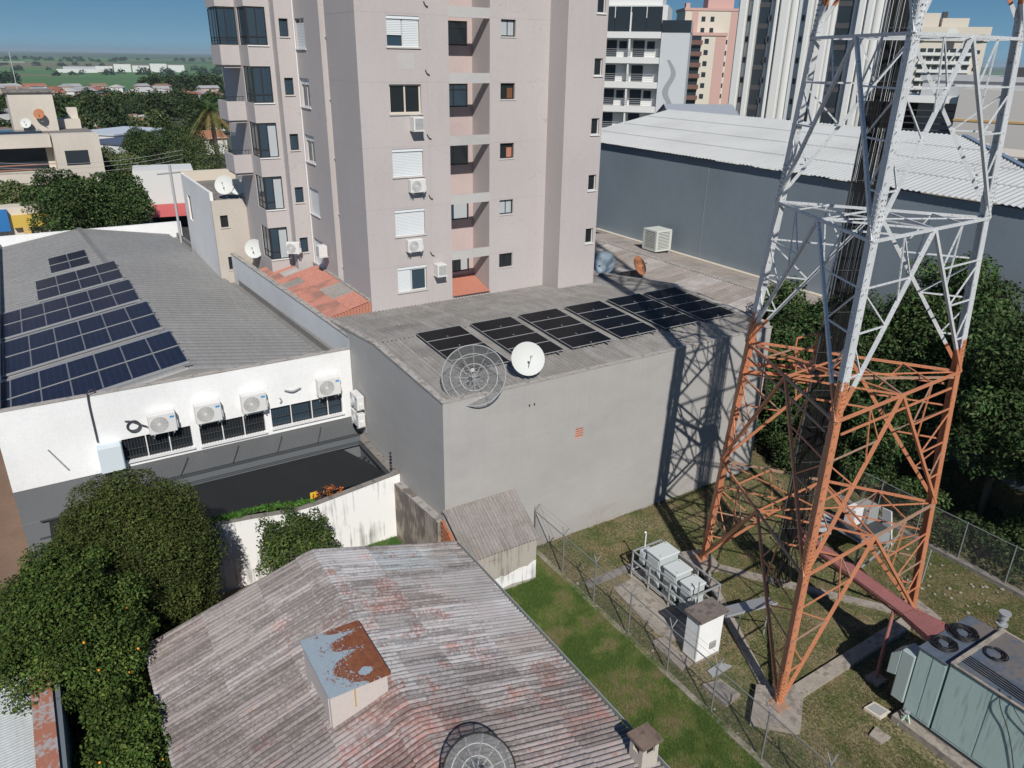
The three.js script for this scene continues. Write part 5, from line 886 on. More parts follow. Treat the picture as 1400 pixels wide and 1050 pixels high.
// ---------------------------------------------------------------- cabinets in the steel frame
{
  const cab = (label, a0, a1, b0, b1, h) => { const g = thing('telecom_cabinet', label, 'telecom cabinet', P((a0 + a1) / 2, 0.15, (b0 + b1) / 2), 'cabinets inside the steel frame'); part(g, 'casing', rbox(a0, a1, 0.16, h - 0.1, b0, b1, 0.02), M.cabinet, true); part(g, 'roof', rbox(a0 - 0.05, a1 + 0.05, h - 0.1, h, b0 - 0.03, b1 + 0.03, 0.03), mat([0.58, 0.62, 0.62], 0.5), true); part(g, 'door', rbox(a0 - 0.03, a0 - 0.002, 0.24, h - 0.2, b0 + 0.06, b1 - 0.06, 0.01), M.cabinet, true); for (let q = 0; q < 7; q++) part(g, 'vent_slat', box(a0 - 0.042, a0 - 0.031, 0.34 + q * 0.045, 0.355 + q * 0.045, b0 + 0.16, b1 - 0.16), M.acGrey, true); for (const hh of [0.4, h - 0.4]) part(g, 'hinge', box(a0 - 0.045, a0 - 0.031, hh, hh + 0.09, b1 - 0.09, b1 - 0.065), M.steelDark, true); part(g, 'lifting_eye', merge([rod(P(a0 + 0.1, h, b0 + 0.1), P(a0 + 0.1, h + 0.05, b0 + 0.1), 0.02), rod(P(a1 - 0.1, h, b1 - 0.1), P(a1 - 0.1, h + 0.05, b1 - 0.1), 0.02)]), M.galvDull, true); part(g, 'handle', box(a0 - 0.06, a0 - 0.032, h * 0.5, h * 0.5 + 0.16, b0 + 0.1, b0 + 0.13), M.steelDark, true); part(g, 'plinth', box(a0 + 0.04, a1 - 0.04, 0.06, 0.158, b0 + 0.04, b1 - 0.04), M.steelDark, true); };
  cab('tallest pale grey cabinet at the far end of the steel frame', 6.95, 7.95, -5.2, -4.42, 1.66); cab('middle pale grey cabinet of three in the steel frame', 6.95, 7.75, -6.18, -5.45, 1.5); cab('lowest pale grey cabinet, closest to the white meter box', 6.95, 7.68, -7.0, -6.42, 1.42);
  const sb = thing('junction_box', 'small grey junction box on the end of the steel frame beside the tallest cabinet', 'junction box', P(7.1, 0.9, -4)); part(sb, 'casing', rbox(6.95, 7.45, 0.75, 1.35, -4.3, -3.98), M.cabinet, true); part(sb, 'cover', rbox(6.925, 6.948, 0.8, 1.3, -4.26, -4.02, 0.008), M.cabinet, true);
  const f = thing('cabinet_frame', 'grey steel guard frame around the three telecom cabinets', 'steel frame', P(7.4, 0, -5.6)); const fm = M.galvDull;
  for (const a of [6.72, 8.2]) { for (const b of [-3.85, -4.9, -6.1, -7.3]) part(f, 'post', beam(P(a, 0.05, b), P(a, 1.32, b), 0.06), fm, true); for (const h of [0.35, 0.82, 1.29]) part(f, 'rail', beam(P(a, h, -3.85), P(a, h, -7.3), 0.055), fm, true); }
  for (const b of [-3.85, -7.3]) for (const h of [0.35, 1.29]) part(f, 'rail', beam(P(6.72, h, b), P(8.2, h, b), 0.055), fm, true);
  part(f, 'lamp_post', merge([rod(P(7.3, 1.3, -3.9), P(7.3, 2.0, -3.9), 0.03), rod(P(7.3, 2.0, -3.9), P(7.18, 2.12, -3.98), 0.045)]), M.whiteTrim, true); part(f, 'corner_pole', rod(P(6.95, 0.3, -7.35), P(6.95, 1.95, -7.35), 0.03), fm, true);
  const w = thing('meter_box', 'white rendered meter box pillar with a gravel topped slab roof', 'meter box', P(6.05, 0, -8.6));
  part(w, 'pillar', box(5.45, 6.62, -0.05, 1.86, -8.95, -8.3), M.white, true); part(w, 'plinth', box(5.43, 6.64, -0.05, 0.07, -8.97, -8.28), M.concrete, true);
  part(w, 'roof_slab', box(5.36, 6.72, 1.862, 1.96, -9.06, -8.2), mat([0.21, 0.175, 0.155], 1, { map: T.concrete, bumpMap: T.concrete, bumpScale: 0.02 }), true); part(w, 'meter_window', rbox(6.05, 6.35, 0.42, 0.72, -9.02, -8.952, 0.03), M.acGrey, true); part(w, 'door_joint', box(5.442, 5.449, 0.2, 1.7, -8.9, -8.88), M.acGrey, true);
  const t = thing('grey_cable_tray', 'flat grey cable tray bridging from the meter box to the mast', 'cable tray', P(8, 1.5, -9)); part(t, 'tray', beam(P(6.75, 1.55, -8.7), P(8.9, 1.55, -9.15), 0.5, 0.04), M.galv, true); part(t, 'edge', beam(P(6.75, 1.6, -8.98), P(8.9, 1.6, -9.43), 0.03, 0.1), M.galvDull, true); part(t, 'support', merge([rod(P(8.8, 0, -9.15), P(8.8, 1.53, -9.15), 0.03), rod(P(7.6, 0, -8.9), P(7.6, 1.53, -8.9), 0.03)]), M.galvDull, true);
}
// equipment behind the mast
{
  const e = thing('rear_equipment_rack', 'white equipment boxes and leaning metal panels on a rack behind the mast', 'equipment rack', P(16.8, 0, -7.6));
  part(e, 'box', rbox(16.2, 16.75, 1.3, 2.1, -7.4, -6.9), M.whiteTrim, true); part(e, 'panel', beam(P(17.6, 0.5, -8.3), P(17.5, 2.1, -8.0), 0.5, 0.05), M.whiteTrim, true); part(e, 'panel', beam(P(16.6, 1.0, -8.4), P(18.2, 1.1, -7.4), 0.9, 0.04), M.galvDull, true); part(e, 'panel', beam(P(15.2, 0.9, -6.6), P(15.9, 1.5, -6.2), 0.8, 0.04), M.galvDull, true);
  const l = []; for (const [a, b] of [[15.6, -8.2], [17.9, -8.2], [15.6, -6.4], [17.9, -6.4]]) l.push(beam(P(a, 0, b), P(a, 1.2, b), 0.07)); l.push(beam(P(15.6, 1.2, -8.2), P(17.9, 1.2, -8.2), 0.07), beam(P(15.6, 1.2, -6.4), P(17.9, 1.2, -6.4), 0.07), beam(P(15.6, 1.2, -8.2), P(15.6, 1.2, -6.4), 0.07), beam(P(17.9, 1.2, -8.2), P(17.9, 1.2, -6.4), 0.07), beam(P(14.9, 0.6, -8.9), P(18.1, 0.9, -8.5), 0.06)); part(e, 'rack', merge(l), M.galvDull, true);
  part(e, 'shelf', box(15.6, 17.9, 1.24, 1.28, -8.2, -6.4), M.steelDark, true); part(e, 'cabinet', rbox(16.9, 17.7, 1.28, 2.0, -7.6, -6.8), M.acGrey, true);
  for (const [a, b] of [[14.6, -10.9], [13.4, -6.6], [17.0, -10.4]]) { const q = thing('steel_stake', 'thin grey steel stake standing in the compound grass', 'stake', P(a, 0, b), 'stakes in the compound'); part(q, 'post', rod(P(a, 0, b), P(a + 0.05, 1.5, b), 0.025), M.galvDull, true); part(q, 'tip', rod(P(a + 0.05, 1.5, b), P(a + 0.05, 1.62, b), 0.035), M.galvDull, true); }
}
// ---------------------------------------------------------------- concrete on the ground
{
  struct('mast_footing', prism([[5.02, -11.9], [6.15, -12.98], [7.45, -12.05], [6.35, -10.95]], -0.2, 0.29), M.concrete); struct('mast_footing', prism([[9.1, -5.2], [10.2, -5.5], [10.65, -4.3], [9.4, -3.9]], -0.2, 0.29), M.concrete); struct('mast_footing', prism([[13.9, -12.0], [15.2, -12.3], [15.5, -11.0], [14.3, -10.8]], -0.2, 0.29), M.concrete);
  const strip = (a0, b0, a1, b1, w, h = 0.13) => { const dx = a1 - a0, dy = b1 - b0, l = Math.hypot(dx, dy), nx = -dy / l * w / 2, ny = dx / l * w / 2; return prism([[a0 - nx, b0 - ny], [a1 - nx, b1 - ny], [a1 + nx, b1 + ny], [a0 + nx, b0 + ny]], -0.1, h); };
  struct('tie_beam', strip(6.9, -11.8, 14.2, -11.6, 0.5), M.paleConc); struct('tie_beam', strip(6.6, -11.3, 9.6, -5.3, 0.34, 0.1), M.paleConc); struct('tie_beam', strip(10.3, -5.3, 14.3, -10.9, 0.34, 0.1), M.concrete);
  struct('concrete_pad', prism([[5.55, -4.1], [6.6, -4.0], [6.6, -8.1], [5.85, -8.1], [5.3, -6.9]], -0.1, 0.05), M.paleConc); struct('concrete_pad', box(6.62, 8.35, -0.1, 0.055, -7.45, -3.7), M.concrete); struct('paving', box(4.8, 5.4, -0.1, 0.045, -8.9, -7.3), M.concrete); struct('paved_path', box(4.7, 9.5, -0.1, 0.03, -3.55, -3.15), M.darkConc);
  const mh = (label, pts, h, m1, m2) => { const g = thing('inspection_cover', label, 'ground cover', P(pts[0][0], 0, pts[0][1])); const c = pts.reduce((s, p) => [s[0] + p[0] / 4, s[1] + p[1] / 4], [0, 0]); part(g, 'rim', prism(pts, -0.1, h), m1, true); part(g, 'cover', prism(pts.map(p => [c[0] + (p[0] - c[0]) * 0.76, c[1] + (p[1] - c[1]) * 0.76]), h - 0.02, h + 0.008), m2, true); };
  mh('square concrete inspection cover beside the chain link fence', [[4.9, -9.85], [5.62, -10.0], [5.72, -10.85], [4.92, -10.95]], 0.09, M.concrete, M.darkConc); mh('dark hatch with a pale rim beside the teal container', [[8.88, -13.4], [9.4, -13.42], [9.5, -13.98], [8.95, -13.97]], 0.06, M.cream, M.acGrey);
  single('metal_plate', prism([[5.5, -9.75], [5.55, -9.45], [6.25, -9.4], [6.5, -9.75], [5.6, -9.8]], 0.01, 0.05), M.galvDull, 'loose grey metal sheet lying beside the white meter box', 'metal plate');
  single('stepping_slab', prism([[8.02, -14.2], [8.5, -14.1], [8.55, -14.62], [8.05, -14.6]], -0.05, 0.07), M.paleConc, 'pale square slab in the grass near the container jack stand', 'paving slab');
  for (let i = 0; i < 46; i++) { const near = i < 34, s = rr(0.03, 0.09), q = new THREE.IcosahedronGeometry(s, 0); q.scale(1, 0.5, 1.2); q.rotateY(rr(0, 6)); const a = near ? rr(16.5, 19.5) : rr(4.0, 5.2), b = near ? rr(-12.6, -8.6) : rr(-12, -3); q.translate(a, 0.03, -b); single('pale_stone', solid(q), M.paleConc, near ? 'small pale stone scattered in the grass along the far fence' : 'small pale stone lying along the fence beside the lawn', 'stone', near ? 'stones by the far fence' : 'stones along the near fence'); }
}
// roof at the lower left corner
{
  const g = thing('neighbour_metal_roof', 'pale ribbed metal roof with a rust streaked parapet left of the orange tree', 'building', P(-17, 0, -5));
  part(g, 'wall', box(-13.85, -13.6, -0.5, 3.9, -19, -0.6), mat([0.16, 0.19, 0.215], 0.9, { map: T.plaster }), true); part(g, 'rear_wall', box(-24, -13.85, -0.5, 3.6, -0.75, -0.5), mat([0.30, 0.36, 0.42], 0.9, { map: T.plaster }), true);
  part(g, 'parapet_cap', merge([beam(P(-13.95, 3.98, -0.6), P(-13.75, 3.98, -19), 0.3, 0.06), beam(P(-14.2, 3.9, -0.6), P(-14.0, 3.9, -19), 0.22, 0.05)]), mat([1, 1, 1], 0.9, { map: tex(512, 3, (u, v) => { const n = fbm(u, v, 5, 5, 401), c = fbm(u, v, 40, 2, 403); return mix([0.38, 0.36, 0.36], [0.38, 0.155, 0.10], sst(0.42, 0.58, n * 0.7 + c * 0.3)); }) }), true);
  for (let i = 0; i < 12; i++) part(g, 'roof_sheet', place(corrugated(1.5, 9, 0.1, 0.025, { trap: true, u0: i, v0: 0 }), P(-14.25, 3.75, -0.8 - i * 1.5), new THREE.Vector3(0, 0, 1), new THREE.Vector3(-1, -0.08, 0)), mat([0.55, 0.58, 0.58], 0.6, { map: T.metal }), true);
}
// ---------------------------------------------------------------- low roofs and the long hall behind the warehouse
{
  const g = thing('low_workshop', 'low workshop under brown grey corrugated sheets between the warehouse and the slate hall', 'workshop', P(24, 0, 14));
  part(g, 'wall', merge([box(19.0, 19.2, -0.5, 6.2, 3.9, 26), box(19.2, 28.9, -0.5, 6.2, 3.9, 4.1)]), M.beige, true);
  const n = 22, w = 1.0;
  for (let i = 0; i < n; i++) for (const [x0, x1, h0, h1] of [[25.4, 19.0, 6.95, 6.1], [25.4, 28.6, 6.95, 6.6]]) {
    const dir = new THREE.Vector3(x1 - x0, h1 - h0, 0), left = x1 < x0, s = corrugated(w + 0.02, dir.length(), 0.25, 0.09, { crest: true, u0: i * 1.7, v0: left ? 0 : 4, seg: 5 });
    place(s, P(x0, h0 + (i % 2) * 0.01, left ? 4 + (i + 1) * w : 4 + i * w), new THREE.Vector3(0, 0, left ? 1 : -1), dir);
    part(g, 'roof_sheet', s, left ? [M.brownRoof, M.brownRoof, M.paleRoof, M.brownRoof, M.paleRoof][i * 7 % 5] : M.brownRoof, true);
  }
  part(g, 'ridge_cap', box(25.2, 25.6, 6.96, 7.04, 4, 26), M.coping, true); part(g, 'flashing', box(28.6, 28.97, 6.5, 6.75, 4, 28), M.cream, true);
  part(g, 'parapet', box(19.2, 22.3, 6.1, 7.1, 14.3, 14.5), M.mould, true);
  const c = thing('evaporative_cooler', 'pale louvred evaporative cooler cube on the low workshop roof', 'cooler', P(27.4, 6.6, 18.9)); part(c, 'casing', merge([rbox(26.7, 28.2, 6.95, 7.1, 18.15, 19.65), rbox(26.7, 28.2, 8.35, 8.5, 18.15, 19.65), ...[[26.7, 18.15], [28.02, 18.15], [26.7, 19.47], [28.02, 19.47]].map(([a, b]) => box(a, a + 0.18, 7.1, 8.35, b, b + 0.18))]), mat([0.60, 0.62, 0.58], 0.6), true); part(c, 'core', box(26.85, 28.05, 7.1, 8.35, 18.3, 19.5), M.acDark, true);
  for (let i = 0; i < 11; i++) part(c, 'louvre', merge([box(26.88, 28.02, 7.14 + i * 0.11, 7.2 + i * 0.11, 18.16, 18.24), box(26.71, 26.79, 7.14 + i * 0.11, 7.2 + i * 0.11, 18.33, 19.47)]), mat([0.60, 0.62, 0.58], 0.6), true); part(c, 'stand', merge([box(26.8, 26.9, 6.6, 6.95, 18.3, 18.4), box(28.0, 28.1, 6.5, 6.95, 18.3, 18.4), box(26.8, 26.9, 6.6, 6.95, 19.4, 19.5), box(28.0, 28.1, 6.5, 6.95, 19.4, 19.5)]), M.steelDark, true);
}
{
  const g = thing('slate_hall', 'long slate grey hall with a bright white corrugated roof behind the mast', 'hall', P(34, 0, 10));
  part(g, 'side_wall', wall('a', 29, rect(-13, 32, -0.5, 13.62), [], 0.25), M.slateWall, true); part(g, 'rear_wall', box(29.25, 46, -0.5, 13.4, 31.7, 32), M.slateWall, true); part(g, 'end_wall', prism([[29.25, -13], [29.25, -12.8], [46, 3], [46, 2.8]], -0.5, 13.4), M.slateWall, true);
  const E0 = -9.5, R0 = 4.5, a0 = 28.75, a1 = 40, h0 = 13.72, h1 = 15.8, w = 1.0; // skewed verge at the near end
  const L = Math.hypot(a1 - a0, h1 - h0);
  for (let i = 0; i < 42; i++) {
    const b = E0 + i * w; if (b > 32) break; const f0 = Math.min(1, Math.max(0.02, (b + 0.5 - E0) / (R0 - E0))); // sheets near the verge are cut short
    const along = new THREE.Vector3(a1 - a0, h1 - h0, 0).normalize(), s = corrugated(w + 0.02, L * f0, 0.3, 0.06, { seg: 6, u0: b, v0: 0 });
    place(s, P(a0, h0 + (i % 2) * 0.008, b + 0), new THREE.Vector3(0, 0, -1).multiplyScalar(1), along.clone()); // waves run up the slope
    s.scale(1, 1, 1); part(g, 'roof_sheet', s, M.whiteRoof, true);
  }
  for (let k = 1; k < 4; k++) part(g, 'lap_joint', beam(P(a0 + (a1 - a0) * k / 4, h0 + (h1 - h0) * k / 4 + 0.075, E0 + (R0 - E0) * k / 4 + 0.8), P(a0 + (a1 - a0) * k / 4, h0 + (h1 - h0) * k / 4 + 0.075, 32), 0.05, 0.02), mat([0.55, 0.56, 0.56], 0.8), true);
  part(g, 'rear_slope', quad(P(a1, h1, R0), P(a1, h1, 32), P(52, 13.6, 32), P(52, 13.6, 18)), M.whiteRoof, true); part(g, 'verge_flashing', beam(P(a0, h0 + 0.08, E0), P(a1, h1 + 0.08, R0 + 0.3), 0.35, 0.06), mat([0.18, 0.24, 0.32], 0.7), true); part(g, 'wall_joint', box(28.985, 28.9985, 6.6, 13.4, 15.98, 16.02), M.galvDull, true);
}
// ---------------------------------------------------------------- foliage
function leafGeo(clumps, n, size, pal, { spread = 0.34, jitter = 0.9, out = 0.55, aspect = 0.55 } = {}) {
  const pos = new Float32Array(n * 12), nor = new Float32Array(n * 12), col = new Float32Array(n * 12), idx = new Uint32Array(n * 6);
  const tint = clumps.map((_, i) => 0.72 + 0.6 * hash2(i, n, 3)); let tot = 0; const cum = clumps.map(c => tot += c[3] ** 2), v = new THREE.Vector3(), d = new THREE.Vector3(), s = new THREE.Vector3(), nn = new THREE.Vector3();
  for (let i = 0; i < n; i++) {
    const t = rnd() * tot; let lo = 0, hi = clumps.length - 1; while (lo < hi) { const md = (lo + hi) >> 1; if (cum[md] < t) lo = md + 1; else hi = md; } const k = lo; const [cx, cy, cz, R] = clumps[k];
    do { v.set(rr(-1, 1), rr(-1, 1), rr(-1, 1)); } while (v.lengthSq() > 1 || v.lengthSq() < 0.05); v.normalize();
    if (v.y < -0.35 && rnd() < 0.5) v.y = -v.y;
    const rad = R * (1 - spread * rnd() ** 1.7); const bx = cx + v.x * rad, by = cy + v.y * rad * 0.9, bz = cz + v.z * rad;
    nn.copy(v).multiplyScalar(out).add(new THREE.Vector3(rr(-1, 1), rr(-0.6, 1.2), rr(-1, 1)).multiplyScalar(jitter)).normalize();
    d.set(rr(-1, 1), rr(-1, 0.6), rr(-1, 1)); d.addScaledVector(nn, -d.dot(nn)).normalize(); s.crossVectors(nn, d);
    const L = size * rr(0.55, 1.5), Wd = L * aspect, o = i * 12, P4 = [[0, 0, 0], [0.5, 0.5, 0.1], [1, 0, -0.06], [0.5, -0.5, 0.1]];
    const c = pal[Math.floor(rnd() * pal.length)], b = rr(0.72, 1.28) * tint[k];
    for (let q = 0; q < 4; q++) { const [f, w, h] = P4[q]; pos[o + q * 3] = bx + d.x * L * f + s.x * Wd * w + nn.x * L * h; pos[o + q * 3 + 1] = by + d.y * L * f + s.y * Wd * w + nn.y * L * h; pos[o + q * 3 + 2] = bz + d.z * L * f + s.z * Wd * w + nn.z * L * h; nor[o + q * 3] = nn.x; nor[o + q * 3 + 1] = nn.y; nor[o + q * 3 + 2] = nn.z; for (let z = 0; z < 3; z++) col[o + q * 3 + z] = c[z] * b; }
    const e = i * 4; idx.set([e, e + 2, e + 1, e, e + 3, e + 2], i * 6);
  }
  const g = new THREE.BufferGeometry(); g.setAttribute('position', new THREE.BufferAttribute(pos, 3)); g.setAttribute('normal', new THREE.BufferAttribute(nor, 3)); g.setAttribute('color', new THREE.BufferAttribute(col, 3)); g.setIndex(new THREE.BufferAttribute(idx, 1)); return g;
}
const leafMat = new THREE.MeshPhysicalMaterial({ color: 0xffffff, vertexColors: true, roughness: 0.75, specularIntensity: 0.3, side: THREE.DoubleSide });
const PAL = { citrus: [[0.05, 0.092, 0.018], [0.066, 0.108, 0.022], [0.034, 0.066, 0.014], [0.095, 0.125, 0.03]], dark: [[0.058, 0.082, 0.02], [0.045, 0.068, 0.016], [0.075, 0.095, 0.024], [0.066, 0.07, 0.022]], wood: [[0.036, 0.076, 0.022], [0.05, 0.092, 0.028], [0.026, 0.058, 0.018], [0.075, 0.112, 0.042], [0.06, 0.075, 0.03]], olive: [[0.055, 0.085, 0.03], [0.07, 0.10, 0.035], [0.10, 0.11, 0.05]], far: [[0.03, 0.058, 0.022], [0.042, 0.07, 0.028], [0.055, 0.075, 0.03]], pine: [[0.016, 0.036, 0.018], [0.024, 0.046, 0.022]], pale: [[0.10, 0.13, 0.055], [0.14, 0.15, 0.075], [0.06, 0.10, 0.03]] };
// clumps filling an ellipsoid shell
function clumpsIn(rx, ry, rz, y0, n, r0, r1, { bottom = -0.55, inner = 0.62 } = {}) { const l = []; for (let i = 0; i < n; i++) { const t = i * 2.399963, y = bottom + (1 - bottom) * (i + 0.5) / n, q = Math.sqrt(Math.max(0.02, 1 - y * y)), f = rr(inner, 0.98), R = rr(r0, r1); l.push([Math.cos(t) * q * f * (rx - R * 0.5), y0 + y * f * (ry - R * 0.4), Math.sin(t) * q * f * (rz - R * 0.5), R]); } return l; }
function trunkGeo(h, r, limbs, cl) { const l = [tube([new THREE.Vector3(0, -0.3, 0), new THREE.Vector3(rr(-0.1, 0.1), h * 0.5, rr(-0.1, 0.1)), new THREE.Vector3(rr(-0.2, 0.2), h, rr(-0.2, 0.2))], r, 8, 8)]; for (let i = 0; i < limbs && i < cl.length; i++) { const c = cl[Math.floor(i * cl.length / limbs)]; const q = new THREE.Vector3(c[0], c[1], c[2]); l.push(tube([new THREE.Vector3(0, h * rr(0.45, 0.95), 0), new THREE.Vector3(c[0] * 0.45, h * 0.9 + (c[1] - h * 0.9) * 0.4, c[2] * 0.45), q], r * 0.38, 8, 5)); } return merge(l); }
function tree(name, label, pos, { rx, ry, rz = rx, y0, n = 40, r0, r1, leaves, size, pal, trunk = 0.14, group, category = 'tree', limbs = 8, opt = {}, cop = {}, extra }) {
  const g = thing(name, label, category, pos, group), cl = clumpsIn(rx, ry, rz, y0, n, r0, r1, cop); if (extra) cl.push(...extra);
  part(g, 'trunk', trunkGeo(y0 * 0.75, trunk, limbs, cl), M.bark); const c = new THREE.Mesh(leafGeo(cl, leaves, size, pal, opt), leafMat); c.name = 'crown'; c.castShadow = c.receiveShadow = true; g.add(c); return { g, cl };
}
// left garden
tree('broadleaf_tree', 'dense dark olive dome tree rising beside the white garden wall', P(-11.05, -0.45, 1.7), { rx: 2.95, ry: 3.85, rz: 2.6, y0: 3.75, n: 190, r0: 0.4, r1: 0.85, leaves: 150000, size: 0.078, pal: PAL.dark, trunk: 0.2, cop: { bottom: -0.8, inner: 0.72 }, opt: { spread: 0.35 } });
{
  const o = tree('orange_tree', 'large orange tree dotted with ripe fruit beside the pale metal roof', P(-13.2, -0.45, -1.5), { rx: 2.3, ry: 3.25, rz: 2.7, y0: 4.1, n: 150, r0: 0.28, r1: 0.8, leaves: 105000, size: 0.092, pal: PAL.citrus, trunk: 0.16, cop: { bottom: -0.9, inner: 0.6 }, opt: { spread: 0.55 } });
  const fr = (g, cl, n, w) => { for (let i = 0; i < n; i++) { const c = cl[Math.floor(rnd() * cl.length)], v = new THREE.Vector3(rr(-0.6, 1), rr(-0.3, 0.8), rr(0, 1)).normalize(); const s = new THREE.IcosahedronGeometry(0.038, 1); const m = part(g, 'orange_fruit', s, M.fruit); m.position.set(c[0] + v.x * c[3] * 1.02, c[1] + v.y * c[3] * 0.93, c[2] + v.z * c[3] * 1.02); } };
  fr(o.g, o.cl, 24);
  const o2 = tree('orange_tree', 'lower straggling orange tree growing along the left eave of the patched roof', P(-12.4, -0.45, -5.6), { rx: 1.3, ry: 2.0, rz: 3.2, y0: 2.5, n: 100, r0: 0.22, r1: 0.6, leaves: 48000, size: 0.095, pal: PAL.citrus, trunk: 0.11, cop: { bottom: -0.9, inner: 0.5 }, opt: { spread: 0.6 } }); fr(o2.g, o2.cl, 7);
  tree('citrus_shrub', 'small round citrus tree standing against the white garden wall', P(-5.35, -0.45, 2.3), { rx: 1.75, ry: 1.75, rz: 1.5, y0: 2.5, n: 46, r0: 0.26, r1: 0.5, leaves: 12500, size: 0.11, pal: PAL.olive.concat(PAL.citrus), trunk: 0.08, cop: { inner: 0.45 }, opt: { spread: 0.6 } });
  const gl = []; for (let i = 0; i < 26; i++) gl.push([-12 + i * 0.3, -0.35, -rr(1.2, 3.8), rr(0.2, 0.45)]); const gc = new THREE.Mesh(leafGeo(gl, 7000, 0.12, PAL.wood), leafMat); gc.name = 'garden_undergrowth'; meta(gc, 'low dark undergrowth in the shade between the house and the white garden wall', 'undergrowth', null, 'stuff'); gc.castShadow = true; scene.add(gc);
  const cr = []; for (let i = 0; i < 24; i++) { const a = -8.6 + i * 0.2; cr.push([a, (a < -6.6 ? 2.75 : 2.75 - (a + 6.6) * 0.13) + rr(-0.02, 0.06), -4.72 - rr(0, 0.12), rr(0.12, 0.2)]); }
  const cv = thing('creeper', 'bright green creeper trailing over the courtyard side of the white garden wall', 'creeper', P(-6, 2.6, 4.7)); const cm = new THREE.Mesh(leafGeo(cr.map(c => [c[0] + 6, c[1] - 2.6, c[2] + 4.7, c[3]]), 5200, 0.07, [[0.06, 0.16, 0.025], [0.09, 0.2, 0.03], [0.04, 0.11, 0.02]]), leafMat); cm.name = 'leaves'; cm.castShadow = true; cv.add(cm); part(cv, 'stem', tube([new THREE.Vector3(-2.4, 0.1, 0), new THREE.Vector3(0, 0.05, -0.02), new THREE.Vector3(2.2, -0.2, 0)], 0.02, 10), M.bark);
  const fl = []; for (let i = 0; i < 12; i++) fl.push([rr(-0.75, 0.75), rr(-0.05, 0.25), rr(-0.12, 0.12), rr(0.07, 0.16)]); const fw = thing('orange_flower_spray', 'spray of orange flowers above the white garden wall under the yellow sign', 'flowers', P(-3.35, 2.6, 4.72)); const fm = new THREE.Mesh(leafGeo(fl, 260, 0.065, [[0.62, 0.16, 0.03], [0.7, 0.26, 0.06], [0.5, 0.12, 0.03]]), leafMat); fm.name = 'petals'; fw.add(fm); part(fw, 'stem', tube([new THREE.Vector3(-0.6, -0.2, 0), new THREE.Vector3(0, 0.05, 0), new THREE.Vector3(0.6, 0.1, 0)], 0.012, 8), M.bark);
}
// wood right of the compound
{
  const W = [['tall dense tree against the slate hall, the highest behind the mast', 26, -4.4, 3.6, 4.8, 7.0, 38000], ['broad dark tree behind the plain chain link fence', 23.2, -9.2, 3.4, 4.6, 6.4, 42000], ['leaning tree at the end of the plain chain link fence', 23.5, -13.5, 3.2, 4.4, 6.6, 30000], ['round tree between the mast and the slate hall', 23.2, -1.2, 3.3, 4.2, 5.4, 40000], ['ivy hung tree beside the low workshop wall', 22.4, 2.4, 2.6, 3.7, 5.6, 26000], ['far tree in front of the bare slate wall', 27.2, -9.5, 3.0, 4.6, 6.6, 24000], ['low bushy tree directly behind the equipment rack', 21.3, -4.6, 2.2, 3.4, 3.6, 30000], ['spreading tree overhanging the far end of the grey warehouse', 20.6, 0.6, 2.5, 3.6, 4.4, 32000], ['dark tree beyond the container, last along the plain chain link fence', 22.4, -16.4, 3.0, 4.4, 5.8, 26000], ['high crowned tree in front of the slate wall, right of the mast', 25.4, -12.4, 3.1, 4.8, 7.0, 26000]];
  for (const [label, a, b, r, ry, y0, n] of W) tree('wood_tree', label, P(a, 0, b), { rx: r, ry, y0, n: 130, r0: r * 0.12, r1: r * 0.32, leaves: n, size: 0.2, pal: PAL.wood, trunk: 0.16, group: 'trees behind the far fence', cop: { bottom: -0.9, inner: 0.4 }, opt: { spread: 0.65, aspect: 0.42 } });
  const un = []; for (let i = 0; i < 70; i++) un.push([rr(20.4, 24), rr(0.2, 1.5), rr(-1, 17), rr(0.4, 0.9)]); for (let i = 0; i < 16; i++) un.push([rr(19.2, 20.8), rr(0.2, 1.3), rr(-3.4, 2), rr(0.4, 0.8)]); const u = new THREE.Mesh(leafGeo(un, 32000, 0.14, PAL.wood), leafMat); u.name = 'fence_thicket'; u.castShadow = true; meta(u, 'tangled green thicket filling the ground behind the plain chain link fence', 'thicket', null, 'stuff'); scene.add(u);
}
